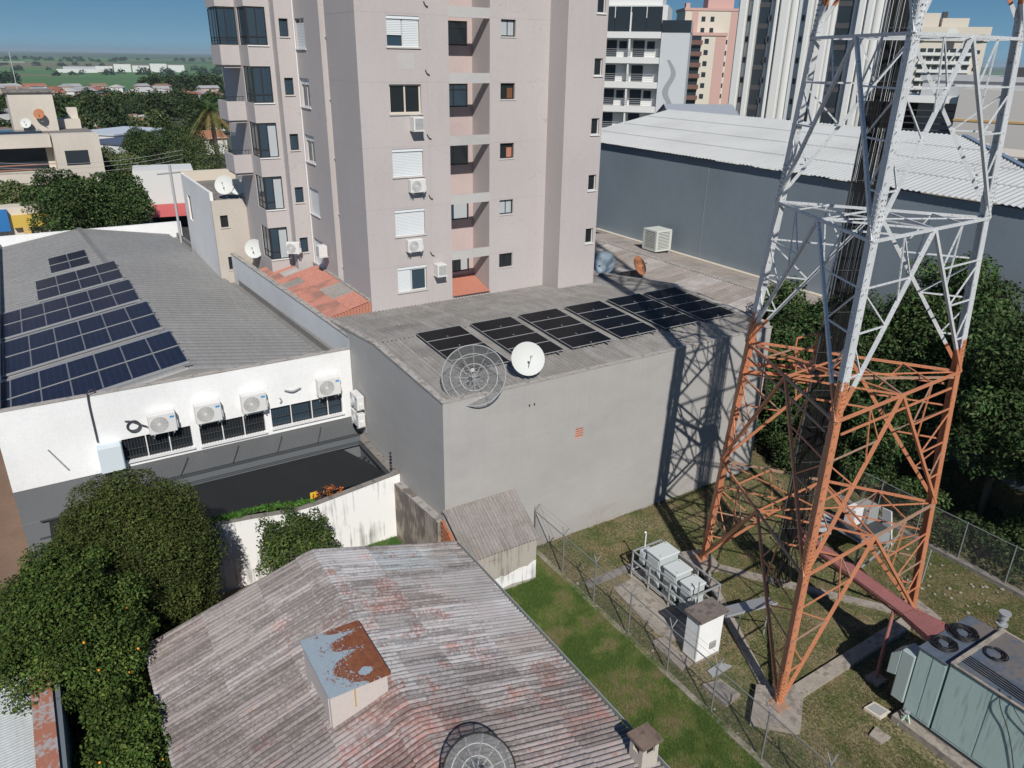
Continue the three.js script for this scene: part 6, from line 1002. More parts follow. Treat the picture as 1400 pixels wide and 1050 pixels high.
// grass blades
{
  const bl = new THREE.BufferGeometry(), pos = []; for (let k = 0; k < 4; k++) { const a = k * 1.7, c = Math.cos(a), s = Math.sin(a), lx = 0.4 * Math.cos(a + 1), lz = 0.4 * Math.sin(a + 1); pos.push(-0.09 * c, 0, -0.09 * s, 0.09 * c, 0, 0.09 * s, lx, 1, lz); } bl.setAttribute('position', new THREE.Float32BufferAttribute(pos, 3)); bl.computeVertexNormals();
  const blocked = (a, b) => (a > 5.2 && a < 8.4 && b > -9.1 && b < -3.6) || (a > 9.2 && a < 12.7 && b < -14.1) || Math.hypot(a - 6.24, b + 11.98) < 1 || (Math.abs(b + 11.7) < 0.28 && a > 6.5 && a < 14.5) || (Math.abs(a - (6.6 + (b + 11.3) * 0.5)) < 0.22 && b > -11.5 && b < -5.3) || (a > -0.45 && a < 3.3 && b > -2) || (a > 4.75 && a < 5.75 && b < -7.2 && b > -11) || (a > 8.8 && a < 9.6 && b < -13.3);
  const field = (name, label, n, a0, a1, b0, b1, h0, h1, pal) => { const im = new THREE.InstancedMesh(bl, mat([1, 1, 1], 0.9), n); im.name = name; meta(im, label, 'grass', null, 'stuff'); const m = new THREE.Matrix4(), q = new THREE.Quaternion(), c = new THREE.Color(); let i = 0, tries = 0; while (i < n && tries++ < n * 6) { const a = rr(a0, a1), b = rr(b0, b1); if (blocked(a, b)) continue; const k = fbm(a / 40 + 3, b / 40 + 3, 40, 3, 55); if (rnd() > 0.25 + 1.2 * k) continue; q.setFromAxisAngle(new THREE.Vector3(0, 1, 0), rr(0, 6.28)); const h = rr(h0, h1) * (0.5 + k), w = rr(0.05, 0.12); m.compose(P(a, -0.03, b), q, new THREE.Vector3(w, h, w)); im.setMatrixAt(i, m); const k3 = fbm(a / 40 + 7, b / 40 + 7, 60, 3, 58), p = pal[Math.min(pal.length - 1, Math.floor((sst(0.3, 0.85, k3) * 0.62 + rnd() * 0.34) * pal.length))], f = rr(0.7, 1.4); c.setRGB(p[0] * f, p[1] * f, p[2] * f); im.setColorAt(i, c); i++; } im.count = i; im.castShadow = im.receiveShadow = true; scene.add(im); };
  field('lawn_grass', 'green lawn grass between the house and the chain link fence', 150000, -0.3, 4.3, -15, -0.1, 0.05, 0.17, [[0.085, 0.155, 0.03], [0.135, 0.205, 0.045], [0.19, 0.24, 0.066], [0.25, 0.235, 0.105], [0.34, 0.285, 0.16]]);
  field('compound_grass', 'short dry grass inside the fenced compound', 130000, 4.22, 19.6, -17, 3.5, 0.02, 0.075, [[0.10, 0.15, 0.035], [0.15, 0.16, 0.055], [0.25, 0.21, 0.105], [0.31, 0.25, 0.14]]);
  field('back_grass', 'tuft of green grass at the foot of the mould stained wall', 4000, -3, -0.4, 1.7, 4.3, 0.06, 0.2, [[0.05, 0.14, 0.02], [0.08, 0.18, 0.03]]);
  scene.children.filter(o => o.name === 'back_grass').forEach(o => o.position.y = -0.36);
}
// ---------------------------------------------------------------- buildings behind, right
function toGround(p) { return new THREE.Vector3(p.x, terrainH(p.x, p.z), p.z); }
function blockAt(name, label, category, px, pyTop, dist, ry) { const t = far(px, pyTop, dist), g = thing(name, label, category, toGround(t)); g.rotation.y = ry; return { g, H: t.y - g.position.y }; }
const lb = (x0, x1, y0, y1, z0, z1) => { const g = new THREE.BoxGeometry(x1 - x0, y1 - y0, z1 - z0); g.translate((x0 + x1) / 2, (y0 + y1) / 2, (z0 + z1) / 2); return mUV(g); };
const faceCam = p => Math.atan2(CAM.x - p.x, CAM.z - p.z);
const bgWhite = mat([0.66, 0.67, 0.66], 0.85), bgGrey = mat([0.42, 0.43, 0.44], 0.9), bgGlass = mat([0.03, 0.04, 0.05], 0.15), bgPink = mat([0.54, 0.35, 0.315], 0.9), bgCream = mat([0.62, 0.57, 0.49], 0.9), bgDark = mat([0.06, 0.06, 0.065], 0.8), bgBrown = mat([0.17, 0.09, 0.075], 0.9), bgMural = mat([0.52, 0.55, 0.57], 0.9), bgMuralDark = mat([0.30, 0.32, 0.34], 0.9);
{ // balcony block with a mural on its blank flank
  const { g, H } = blockAt('balcony_block', 'white balcony block with glazed top floor and a grey plant mural on its flank', 'apartment building', 868, -14, 108, 0); g.rotation.y = faceCam(g.position) - 0.1;
  part(g, 'core', lb(-4.2, 4.2, 0, H - 1.6, -12, -1.7), bgWhite);
  part(g, 'flank', lb(3.75, 7.3, 0, H - 4.8, -9, -0.2), bgMural);
  part(g, 'flank_terrace', lb(3.7, 7.35, H - 4.8, H - 3.4, -9.05, -0.15), bgGlass);
  part(g, 'penthouse', lb(-3.5, 3.4, H - 1.6, H, -10, -2.4), bgWhite);
  for (let f = 0; f < 8; f++) {
    const y = H - 4.75 - f * 2.98 - (f ? 0.0 : 0); if (y < 1) break;
    part(g, 'balcony_slab', lb(-4.4, 3.7, y - 0.75, y, -1.7, 0), bgWhite);
    if (f === 0) for (let k = 0; k < 4; k++) part(g, 'glazing', lb(-4.25 + k * 2, -2.35 + k * 2, y + 0.02, y + 2.9, -0.4, -0.34), bgGlass);
    else { for (const x of [-3.9, -0.3]) { part(g, 'window', lb(x + 0.4, x + 1.9, y + 0.05, y + 2.0, -1.72, -1.66), bgGlass); part(g, 'window', lb(x + 2.2, x + 3.2, y + 0.9, y + 1.9, -1.72, -1.66), k2(f) ? bgWhite : bgGlass); }
      const rl = []; for (let k = 0; k < 4; k++) rl.push(lb(-4.3, 3.6, y + 0.2 + k * 0.24, y + 0.24 + k * 0.24, -0.1, -0.06)); part(g, 'railing', merge(rl), bgGrey); }
    part(g, 'divider', lb(-0.35, -0.15, y, y + 2.23, -1.7, -0.12), bgWhite);
  }
  const s = new THREE.Shape(); const pts = []; for (let i = 0; i <= 24; i++) pts.push([0.45 * Math.sin(i * 0.42) + 0.35 * (1 - i / 24 * 0.5), i * 0.3]); const w = i => 0.16 + 0.22 * Math.sin(i / 24 * 3.1); s.moveTo(pts[0][0] - w(0), 0); pts.forEach((p, i) => s.lineTo(p[0] + w(i), p[1])); pts.slice().reverse().forEach((p, i) => s.lineTo(p[0] - w(24 - i), p[1])); s.closePath();
  const mu = new THREE.ExtrudeGeometry(s, { depth: 0.03, bevelEnabled: false }); mu.translate(5.0, H - 15.2, -0.198); part(g, 'mural_stem', mUV(mu), bgMuralDark); const bl = new THREE.CylinderGeometry(0.9, 0.9, 0.03, 24); bl.rotateX(Math.PI / 2); bl.translate(5.0, H - 16.2, -0.19); part(g, 'mural_bulb', solid(bl), bgMuralDark);
  const tk = new THREE.CylinderGeometry(0.5, 0.5, 0.8, 14); tk.translate(-1.2, H + 0.4, -4); part(g, 'roof_tank', solid(tk), bgWhite);
}
function k2(f) { return f % 2 === 0; }
{ // pink and cream tower
  const { g, H } = blockAt('pink_tower', 'pink and cream apartment tower with a column of brown balconies', 'apartment building', 985, 15, 250, 0); g.rotation.y = faceCam(g.position) + 0.25;
  part(g, 'core', lb(-10, 10, 0, H, -12, 0), bgCream); part(g, 'crown', merge([lb(-3, 4.5, H, H + 4.6, -9, -3), lb(-10.3, 10.3, H, H + 0.7, -12.2, 0.2), lb(-9.8, -8.6, H + 0.7, H + 2, -3, -1)]), bgPink); part(g, 'wing', lb(-12.5, 1.5, 0, H - 6.6, 0, 4), bgCream); part(g, 'wing_cap', lb(-12.8, 1.8, H - 6.6, H - 5.8, -0.3, 4.3), bgPink);
  for (const [x0, x1, z] of [[-1.5, 1.5, 4.06], [-8, -6.2, 0.06], [3.2, 5.2, 0.06], [8.4, 10, 0.06]]) part(g, 'pink_pier', lb(x0, x1, 0, z > 1 ? H - 6.6 : H, 0, z), bgPink);
  for (let f = 0; f < 14; f++) { const y = H - 2.8 - f * 2.95; if (y < 0) break;
    for (const x of [-5.2, -2.6, 6.2]) if (y > H - 6 || x > 3) part(g, 'window', lb(x, x + 1.1, y, y + 1.3, 0.0, 0.08), bgGlass);
    if (y < H - 8) { part(g, 'balcony', merge([lb(-11.5, -5.4, y - 0.3, y + 0.85, 4, 5.2)]), bgBrown); part(g, 'balcony_glass', lb(-11.3, -5.6, y + 0.85, y + 2.4, 4.02, 4.1), bgGlass); part(g, 'window', lb(-4.6, -3.4, y, y + 1.3, 4.0, 4.08), bgGlass); part(g, 'window', lb(2.2, 3.0, y, y + 1.2, 0.0, 0.08), bgGlass); } }
}
{ // tall ribbed tower
  const { g, H } = blockAt('ribbed_tower', 'tall white tower with full height ribs and dark window strips behind the mast', 'tower block', 1158, -150, 132, 0); g.rotation.y = faceCam(g.position) - 0.12; g.scale.x = 0.82;
  part(g, 'core', lb(-14.6, 15.2, 0, H, -16, 0), bgGrey);
  const cols = [[-15.4, -13.9, 4], [-13.9, -13.1, 0], [-13.0, -11.9, 4], [-11.8, -10.0, 2], [-9.9, -9.1, 0], [-9.0, -8.3, 4], [-8.1, -6.4, 4], [-6.3, -5.0, 0], [-4.9, -3.6, 1], [-3.5, -2.4, 4], [-2.3, -1.4, 0], [-1.3, -0.8, 3], [-0.6, 0.8, 4], [0.8, 1.6, 0], [1.8, 4.1, 2], [4.2, 4.9, 0], [5.0, 6.3, 4], [6.4, 7.7, 4], [7.8, 9.1, 0], [9.2, 12.6, 1], [12.8, 15.4, 2]];
  for (const [x0, x1, k] of cols) {
    if (k === 0) { const w = (x1 - x0) / 2, c = new THREE.CylinderGeometry(w, w, H, 16, 1, false, -Math.PI / 2, Math.PI); c.scale(1, 1, 0.62); c.translate((x0 + x1) / 2, H / 2, 0); part(g, 'rib', solid(c), bgWhite); }
    else if (k === 4) { part(g, 'flat_rib', lb(x0, x1, 0, H, 0, 1.1), bgWhite); part(g, 'rib_edge', lb(x0 + 0.25, x1 - 0.25, 0, H, 1.1, 1.5), bgWhite); }
    else if (k === 1) part(g, 'pier', lb(x0, x1, 0, H, 0, 0.35), bgMural); else if (k === 3) part(g, 'brown_pipe', lb(x0, x1, 0, H, 0, 0.5), bgBrown);
    else { part(g, 'window_strip', lb(x0, x1, 0, H, 0, 0.1), bgGlass); for (let y = 2; y < H; y += 2.9) part(g, 'spandrel', lb(x0, x1, y, y + 0.7, 0.1, 0.16), bgDark); }
  }
  for (let y = 3; y < H; y += 2.9) for (const x of [-13.5, -9.8, -3.9, 10.8]) part(g, 'small_window', lb(x - 0.25, x + 0.25, y, y + 0.8, 0.3, 0.42), bgDark);
}
{ // far cream tower
  const { g, H } = blockAt('cream_tower', 'distant cream tower with white balcony bands and a round emblem near its top', 'apartment building', 1300, 40, 350, 0); g.rotation.y = faceCam(g.position) + 0.2;
  part(g, 'core', lb(-15, 13, 0, H, -14, 0), bgCream); part(g, 'roof_rooms', merge([lb(-12, -4, H, H + 5.5, -12, -2), lb(-3, 6, H, H + 3.8, -12, -2), lb(-13.5, 13.5, H - 4, H + 0.8, 0, 0.6)]), bgCream); part(g, 'tank', merge([lb(-3, -1.4, H + 3.8, H + 6, -5, -3)]), bgDark);
  const em = new THREE.CylinderGeometry(1.9, 1.9, 0.2, 24); em.rotateX(Math.PI / 2); em.translate(0.5, H - 1.6, 0.8); part(g, 'emblem', solid(em), bgWhite); part(g, 'emblem_field', lb(-1.2, 2.2, H - 6.8, H - 4.0, 0, 0.3), bgDark);
  for (let f = 0; f < 13; f++) { const y = H - 9 - f * 2.95; if (y < 0) break; part(g, 'balcony_band', lb(-9, 9, y, y + 1.1, 0, 1.2), bgWhite); for (let k = 0; k < 7; k++) part(g, 'window', lb(-8.8 + k * 2.55, -6.9 + k * 2.55, y + 1.1, y + 2.5, 0, 0.2), bgGlass); part(g, 'window', lb(-12.6, -11.2, y + 0.8, y + 2, 0, 0.15), bgGlass); part(g, 'window', lb(10, 11.4, y + 0.8, y + 2, 0, 0.15), bgGlass); }
  for (const x of [-12.5, 7.6]) part(g, 'top_window', lb(x, x + 4, H - 4, H - 1.8, 0.6, 0.75), bgGlass);
}
{ // grey block with ochre lines
  const { g, H } = blockAt('grey_block', 'blank grey block with thin ochre lines right of the mast', 'building', 1368, 112, 84, 0); g.rotation.y = faceCam(g.position) - 0.1;
  part(g, 'wall', lb(-6.2, 14, 0, H, -14, 0), bgGrey); part(g, 'wall_wing', lb(-2.5, 14.02, 0, H - 0.6, 0, 3.5), mat([0.48, 0.47, 0.45], 0.9)); for (const y of [3.2, 5.9, 8.6]) part(g, 'ochre_line', lb(-2.55, 14.05, H - y, H - y + 0.18, -0.1, 3.56), mat([0.5, 0.33, 0.13], 0.9)); part(g, 'roof_units', merge([lb(0, 3, H, H + 1.2, -6, -3), lb(5, 6.4, H, H + 2.5, -8, -6)]), bgDark); part(g, 'parapet', lb(-6.4, 14.2, H, H + 0.4, -14.2, 0.2), bgGrey);
  const c = blockAt('dark_canopy', 'dark open fronted parking canopy beyond the white hall roof', 'canopy', 1262, 132, 82, 0); c.g.rotation.y = faceCam(c.g.position); part(c.g, 'roof', lb(-5, 4.4, c.H - 0.5, c.H, -9, 0.4), bgWhite); part(c.g, 'interior', merge([lb(-5, 4.4, 0, c.H - 0.5, -9, -8.6), lb(-5, -4.7, 0, c.H - 0.5, -9, 0), lb(4.1, 4.4, 0, c.H - 0.5, -9, 0)]), bgDark); for (let k = 0; k < 6; k++) part(c.g, 'slat', lb(-4.7, 4.1, c.H - 1.2 - k * 0.55, c.H - 1.12 - k * 0.55, -0.1, 0), bgDark);
  const n = blockAt('cream_low_roof', 'cream flat roofed wing beyond the hall verge at the right edge', 'building', 1390, 214, 64, 0); n.g.rotation.y = faceCam(n.g.position) - 0.4; part(n.g, 'wall', lb(-6, 12, 0, n.H - 0.1, -5, 0), bgCream); part(n.g, 'roof', lb(-6.2, 12.2, n.H - 0.1, n.H, -5.2, 0.2), bgCream);
  const m = blockAt('grey_pitched_roof', 'low blue grey pitched roof between the balcony block and the ribbed tower', 'building', 968, 145, 96, 0); m.g.rotation.y = faceCam(m.g.position) + 0.3; m.g.scale.x = 0.78; part(m.g, 'wall', lb(-5, 5, 0, m.H - 1.6, -8, 0), bgGrey); part(m.g, 'gable', merge([-5, 4.8].map(x => { const e = new THREE.ExtrudeGeometry(new THREE.Shape([new THREE.Vector2(0, 0), new THREE.Vector2(8, 0), new THREE.Vector2(4, 1.56)]), { depth: 0.2, bevelEnabled: false }); e.rotateY(Math.PI / 2); e.translate(x, m.H - 1.6, 0); return mUV(e); })), bgGrey); const q = new THREE.CylinderGeometry(0.01, 1, 1, 4); part(m.g, 'roof', merge([quad(new THREE.Vector3(-5.4, m.H - 1.6, 0.4), new THREE.Vector3(5.4, m.H - 1.6, 0.4), new THREE.Vector3(5.4, m.H, -4), new THREE.Vector3(-5.4, m.H, -4)), quad(new THREE.Vector3(5.4, m.H - 1.6, -8.4), new THREE.Vector3(-5.4, m.H - 1.6, -8.4), new THREE.Vector3(-5.4, m.H, -4), new THREE.Vector3(5.4, m.H, -4))]), mat([0.30, 0.33, 0.37], 0.7));
}
// ---------------------------------------------------------------- left: the near apartment house
{
  const { g, H } = blockAt('cream_apartment_house', 'cream three storey house with balconies, rooftop tank room and red railings', 'house', 38, 184, 74, 0); g.rotation.y = faceCam(g.position) + 0.05;
  const cw = mat([0.66, 0.605, 0.53], 0.95, { map: T.plaster });
  part(g, 'core', lb(-9, 5.0, 0, H - 0.35, -10, -1.6), cw); part(g, 'right_bay', merge([lb(1.6, 5.0, 0, H - 0.1, -1.6, 0)]), cw); part(g, 'roof', lb(-9, 5.0, H - 0.35, H - 0.2, -10, -1.6), M.darkConc); part(g, 'solar_heater', lb(-3.2, 1.2, H - 0.2, H, -5, -3.2), M.glassBlue);
  part(g, 'tank_room', lb(-0.6, 2.7, H - 0.2, H + 2.9, -9, -5.5), cw); part(g, 'tank_roof', lb(-0.8, 2.9, H + 2.9, H + 3.05, -9.2, -5.3), M.darkConc); part(g, 'roof_stub', merge([lb(2.75, 4.6, H - 0.2, H + 0.6, -9, -7), lb(3.8, 4.6, H + 0.6, H + 1.5, -8.8, -8)]), cw);
  for (let f = 0; f < 4; f++) { const y = H - 2.95 - f * 3.0; if (y < -0.5) break; for (const x of [-8.9, -3.2]) { part(g, 'balcony_slab', lb(x, x + 4.7, y - 0.95, y - 0.05, -1.6, 0), cw); part(g, 'balcony_head', lb(x, x + 4.7, y + 1.9, y + 2.86, -1.6, -0.3), cw); part(g, 'window', lb(x + 0.3, x + 4.3, y, y + 1.9, -1.62, -1.56), bgGlass); const rl = []; for (let k = 0; k < 2; k++) rl.push(lb(x, x + 4.7, y + 0.25 + k * 0.35, y + 0.31 + k * 0.35, -0.08, -0.02)); part(g, 'railing', merge(rl), mat([0.48, 0.2, 0.14], 0.8)); } part(g, 'divider', lb(-3.7, -3.3, y - 0.95, y + 2.86, -1.6, 0.05), cw); part(g, 'window', lb(2.3, 4.0, y + 0.45, y + 1.6, -0.02, 0.03), bgGlass); }
  const an = thing('roof_antenna', 'thin rooftop antenna on the cream apartment house', 'antenna', g.position.clone().add(new THREE.Vector3(0, H + 3, 0).applyAxisAngle(new THREE.Vector3(0, 1, 0), 0))); an.rotation.y = g.rotation.y; part(an, 'pole', (() => { const c = lb(0.3, 0.35, 0, 3, -7, -6.95); return c; })(), bgGrey); part(an, 'boom', lb(-0.7, 1.3, 2.2, 2.25, -7, -6.95), bgGrey);
  for (const [x, c] of [[0.3, M.dish], [1.4, M.rustDish]]) { const w = new THREE.Vector3(x, H + (x < 1 ? 0.5 : 1.2), -5.0).applyAxisAngle(new THREE.Vector3(0, 1, 0), g.rotation.y).add(g.position); solidDish(x < 1 ? 'white dish on the tank room of the cream apartment house' : 'rusty dish on the tank room of the cream apartment house', w, 0.42, new THREE.Vector3(-0.3, 0.4, 0.85), c, { base: 0.6 }); }
}
// white houses, shops and sheds among the trees
function house(label, px, py, dist, w, d, hgt, wallM, roofM, ry, { flat = false, group, wins = true } = {}) {
  const t = far(px, py, dist), g = thing('town_house', label, 'house', toGround(t), group); g.rotation.y = ry; const H = Math.max(2.6, Math.min(hgt, t.y - g.position.y)), base = t.y - g.position.y - H;
  g.position.y += Math.max(0, base) * 0; const top = t.y - g.position.y;
  part(g, 'wall', lb(-w / 2, w / 2, 0, top - (flat ? 0.2 : 1.1), -d / 2, d / 2), wallM);
  if (flat) part(g, 'roof', lb(-w / 2 - 0.2, w / 2 + 0.2, top - 0.2, top, -d / 2 - 0.2, d / 2 + 0.2), roofM);
  else { const s = new THREE.Shape([new THREE.Vector2(-d / 2 - 0.4, 0), new THREE.Vector2(d / 2 + 0.4, 0), new THREE.Vector2(0, 1.5)]); const q = new THREE.ExtrudeGeometry(s, { depth: w + 0.8, bevelEnabled: false }); q.rotateY(Math.PI / 2); q.translate(-w / 2 - 0.4, top - 1.3, 0); part(g, 'roof', mUV(q), roofM); }
  if (wins) for (let k = 0; k < Math.floor(w / 2.6); k++) for (let f = 0; f < Math.max(1, Math.floor((top - 1) / 3)) && f < 3; f++) part(g, 'window', lb(-w / 2 + 0.7 + k * 2.6, -w / 2 + 1.9 + k * 2.6, top - 2.6 - f * 2.9, top - 1.5 - f * 2.9, d / 2, d / 2 + 0.05), bgGlass);
  return g;
}
{
  house('long white flat roofed building with a roof dish beyond the cream house', 163, 178, 150, 13, 9, 9, bgWhite, mat([0.5, 0.56, 0.62], 0.8), 0.75, { flat: true });
  house('white two storey house with a dark solar roof behind the street trees', 186, 190, 128, 11, 8, 8, bgWhite, mat([0.10, 0.12, 0.17], 0.5), 0.55, { flat: true });
  house('grey roofed bungalow between the palm and the white party parapet', 212, 232, 112, 10, 8, 4, bgCream, mat([0.30, 0.29, 0.28], 0.9), 0.9);
  house('low house with a brick red roof beside the solar roofed house', 145, 212, 140, 7, 6, 4, bgCream, mat([0.36, 0.15, 0.10], 0.9), 0.4);
  house('house with a terracotta roof and white gable under the palm', 268, 180, 190, 10, 8, 5, bgWhite, mat([0.36, 0.14, 0.09], 0.9), 0.2);
  const rd = blockAt('red_awning_shop', 'small white shop with a red awning beyond the white parapet', 'shop', 232, 281, 76, 0); rd.g.rotation.y = faceCam(rd.g.position); part(rd.g, 'wall', lb(-2.6, 2.4, 0, rd.H + 3.0, -5, -1), bgWhite); part(rd.g, 'opening', lb(-1.6, 2.2, 0, rd.H - 0.6, -0.99, -0.95), bgDark); part(rd.g, 'awning', quad(new THREE.Vector3(-1.9, rd.H, -0.95), new THREE.Vector3(2.4, rd.H, -0.95), new THREE.Vector3(2.4, rd.H - 0.9, 0.5), new THREE.Vector3(-1.9, rd.H - 0.9, 0.5)), mat([0.46, 0.10, 0.10], 0.8));
  const sh = blockAt('blue_yellow_shopfront', 'blue and yellow shopfront glimpsed under the street trees', 'shop', 22, 290, 70, 0); sh.g.rotation.y = faceCam(sh.g.position); part(sh.g, 'wall', lb(-4, 4, 0, sh.H + 0.3, -4, -0.5), bgCream); part(sh.g, 'blue_fascia', lb(-4, -0.6, sh.H - 1.4, sh.H + 0.2, -0.5, 0), mat([0.02, 0.16, 0.42], 0.6)); part(sh.g, 'yellow_fascia', lb(-0.4, 3.4, sh.H - 1.2, sh.H - 0.3, -0.5, 0), mat([0.6, 0.42, 0.08], 0.6)); part(sh.g, 'lettering', lb(-3.2, -2.2, sh.H - 0.9, sh.H - 0.3, 0.001, 0.03), bgWhite); part(sh.g, 'column', lb(0.2, 0.7, 0, sh.H - 1.2, -0.4, 0), mat([0.6, 0.42, 0.15], 0.7));
  const wm = [bgWhite, bgCream, bgWhite, mat([0.55, 0.42, 0.36], 0.9)], rm = [mat([0.34, 0.14, 0.09], 0.9), mat([0.36, 0.36, 0.37], 0.9), mat([0.5, 0.49, 0.47], 0.9), mat([0.28, 0.18, 0.13], 0.9)];
  for (let i = 0; i < 84; i++) { const px = rr(5, 300), py = 114 + 62 * rnd() ** 1.5, th = Math.max(1.2, (py - 69) * 0.0463), dist = Math.min(900, 21 / Math.tan(th * Math.PI / 180)); house('small pale house among the trees of the distant town', px, py, dist, rr(7, 13), rr(6, 9), 4, wm[i % 4], rm[(i * 7) % 4], rr(0, 1.5), { group: 'houses of the distant town', wins: dist < 350 }); }
  // factories in the fields
  const f1 = far(188, 97, 2300), fa = thing('white_factory', 'long white factory halls standing in the far green fields', 'factory', toGround(f1)); fa.rotation.y = faceCam(f1); for (let k = 0; k < 5; k++) part(fa, 'hall', lb(-95 + k * 42, -56 + k * 42, 0, 13 + (k % 2) * 4 + k, -60, 0), bgWhite);
  const f2 = far(106, 97, 2250), fb = thing('white_factory', 'low white shed with a grey roof in the far green fields', 'factory', toGround(f2)); fb.rotation.y = faceCam(f2); part(fb, 'hall', lb(-44, 44, 0, 8, -40, 0), bgWhite); part(fb, 'roof', lb(-30, 40, 8, 14, -40, -10), bgGrey);
}
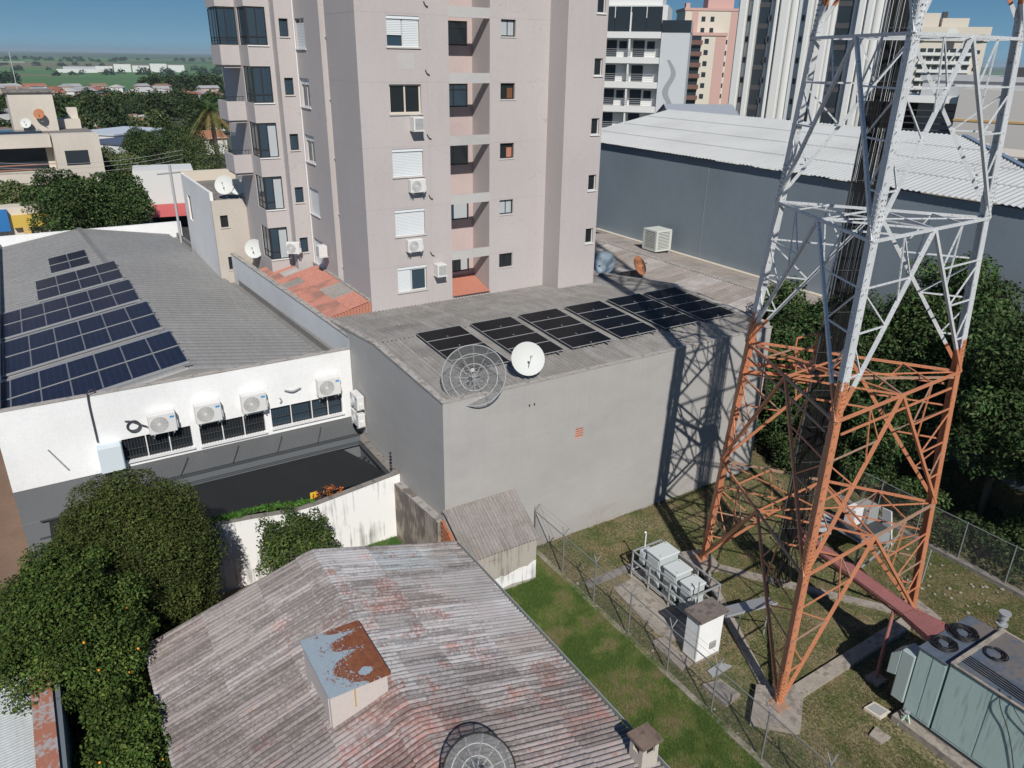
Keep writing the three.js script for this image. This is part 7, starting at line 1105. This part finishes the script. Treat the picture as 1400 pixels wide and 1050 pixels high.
// trees of the town
{
  const proto = (rx, ry, n, leaves, size, pal) => { const cl = clumpsIn(rx, ry, rx, ry * 1.05, n, rx * 0.3, rx * 0.5, { bottom: -0.7, inner: 0.5 }); return [leafGeo(cl, leaves, size, pal, { spread: 0.5 }), trunkGeo(ry * 0.8, 0.15, 4, cl)]; };
  const pr = [proto(3.6, 3.4, 30, 1100, 0.72, PAL.far), proto(4.6, 4.4, 34, 1200, 0.85, PAL.wood), proto(3.0, 4.6, 28, 1000, 0.72, PAL.far), proto(4.0, 3.2, 30, 1100, 0.72, PAL.olive)];
  const mk = (name, label, k, pos, s, group) => { const g = thing(name, label, 'tree', pos, group); part(g, 'trunk', pr[k][1], M.bark); const c = part(g, 'crown', pr[k][0], leafMat); g.scale.setScalar(s); g.rotation.y = rr(0, 6); return g; };
  for (let i = 0; i < 230; i++) { const px = rr(-30, 318), py = 117 + (rnd() < 0.25 ? 70 : 34) * rnd() ** 1.2, th = Math.max(1.25, (py - 69) * 0.0463), dist = Math.min(1000, 20.5 / Math.tan(th * Math.PI / 180)), p = toGround(far(px, py, dist)); mk('town_tree', 'dark green tree among the distant town houses', i % 4, p, rr(0.6, 1.15), 'trees of the distant town'); }
  for (let i = 0; i < 60; i++) { const p = toGround(far(rr(196, 306), 120, rr(620, 900))); mk('grove_tree', 'tall dark tree in the solid grove behind the town', 2, p, rr(1.7, 2.3), 'grove behind the town').children[1].material = leafMat; }
  // nearer street trees: own crowns
  const st = [['street tree with pale blossom beside the cream apartment house', 163, 243, 84, 2.9, PAL.pale, 9000], ['dark street tree directly beyond the white parapet', 92, 283, 71, 3.1, PAL.wood, 12000], ['broad street tree over the blue and yellow shopfront', 14, 276, 74, 2.1, PAL.pale, 9000], ['glossy dark street tree left of the red awning', 160, 282, 72, 2.9, PAL.wood, 12000], ['round dark tree in front of the solar roofed house', 198, 204, 122, 3.0, PAL.wood, 9000], ['dark leafy tree right of the solar roofed house', 245, 200, 118, 3.6, PAL.wood, 9000], ['thin grey twiggy tree before the palm', 272, 232, 96, 4.2, PAL.olive, 4200], ['small tree filling the gap left of the tower', 230, 215, 100, 3.0, PAL.far, 5000]];
  for (const [label, px, py, dist, r, pal, n] of st) { const c = far(px, py, dist), gd = toGround(c), y0 = Math.max(2.5, c.y - gd.y); tree('street_tree', label, gd, { rx: r, ry: r * 0.95, y0, n: 40, r0: r * 0.25, r1: r * 0.42, leaves: n * 2, size: 0.2, pal, trunk: 0.18, group: 'street trees beyond the white parapet', cop: { bottom: -0.8, inner: 0.5 } }); }
  // palm
  const pc = far(287, 150, 108), pg = toGround(pc), h = pc.y - pg.y, g = thing('palm_tree', 'shaggy palm with yellowing lower fronds left of the tower balconies', 'palm', pg); part(g, 'trunk', tube([new THREE.Vector3(0, -0.3, 0), new THREE.Vector3(0.2, h * 0.5, 0), new THREE.Vector3(0, h, 0)], 0.28, 10, 8), M.bark);
  for (let i = 0; i < 34; i++) { const az = i * 2.4, up = 1.1 - i * 0.055, L = rr(3.6, 4.8), pts = []; for (let s = 0; s <= 7; s++) { const t = s / 7; pts.push(new THREE.Vector3(Math.cos(az) * L * t * Math.cos(up * 0.6), h + L * (Math.sin(up) * t - 0.62 * t * t), Math.sin(az) * L * t * Math.cos(up * 0.6))); } const tri = []; for (let s = 0; s < 7; s++) { const p = pts[s], q = pts[s + 1], d = q.clone().sub(p), sd = new THREE.Vector3(-Math.sin(az), -0.25, Math.cos(az)); for (const k of [-1, 1]) for (let e = 0; e < 4; e++) { const o = p.clone().addScaledVector(d, e / 4), w = 0.75 * (1 - s / 8); const tip = o.clone().addScaledVector(sd, k * w).add(new THREE.Vector3(0, -0.35 * w, 0)).addScaledVector(d, 0.8); if (k < 0) tip.y += 0.25 * -sd.y * w; tri.push(...o.toArray(), ...o.clone().addScaledVector(d, 0.18).toArray(), ...tip.toArray()); } } const q = new THREE.BufferGeometry(); q.setAttribute('position', new THREE.Float32BufferAttribute(tri, 3)); q.computeVertexNormals(); part(g, 'frond', mUV(q), i > 22 ? mat([0.24, 0.17, 0.06], 0.9) : i > 12 ? mat([0.12, 0.14, 0.035], 0.8) : mat([0.06, 0.11, 0.025], 0.7)); }
  // distant woods as masses
  const wl = []; for (let i = 0; i < 260; i++) { const d = rr(1100, 5200), p = toGround(far(rr(-20, 330), 100, d)); const k = hash2(Math.floor(p.x / 420), Math.floor(p.z / 300), 77); if (k < 0.55) continue; wl.push([p.x, p.y + 2, p.z, rr(7, 16)]); }
  const ww = new THREE.Mesh(leafGeo(wl, 16000, 4.2, PAL.pine, { spread: 0.6 }), leafMat); ww.name = 'distant_woods'; meta(ww, 'scattered dark woods and hedgerows across the far green fields', 'woodland', null, 'stuff'); scene.add(ww);
}
// overhead lines
{
  const wr = (label, p, q, sag) => single('overhead_wire', tube([0, 0.25, 0.5, 0.75, 1].map(t => p.clone().lerp(q, t).add(new THREE.Vector3(0, -sag * 4 * t * (1 - t), 0))), 0.012, 20, 4), bgGrey, label, 'wire', 'overhead wires by the cream house');
  for (let k = 0; k < 3; k++) wr('thin overhead wire crossing in front of the cream apartment house', far(-20, 222 + k * 7, 66), far(250, 205 + k * 6, 70), 0.5);
  const p = far(246, 318, 66), t = far(243, 225, 66), g = thing('utility_pole', 'grey utility pole at the corner of the white rear parapet', 'utility pole', new THREE.Vector3(p.x, terrainH(p.x, p.z), p.z)); part(g, 'pole', rod(new THREE.Vector3(0, 0, 0), new THREE.Vector3(0, t.y - g.position.y, 0), 0.1, 10), bgGrey); part(g, 'crossarm', rod(new THREE.Vector3(-1, t.y - g.position.y - 0.6, 0.3), new THREE.Vector3(1, t.y - g.position.y - 0.6, -0.3), 0.07, 6), bgGrey);
}
scene.fog = new THREE.FogExp2(new THREE.Color(0.60, 0.73, 0.85), 0.00007);
renderer.render(scene, camera);
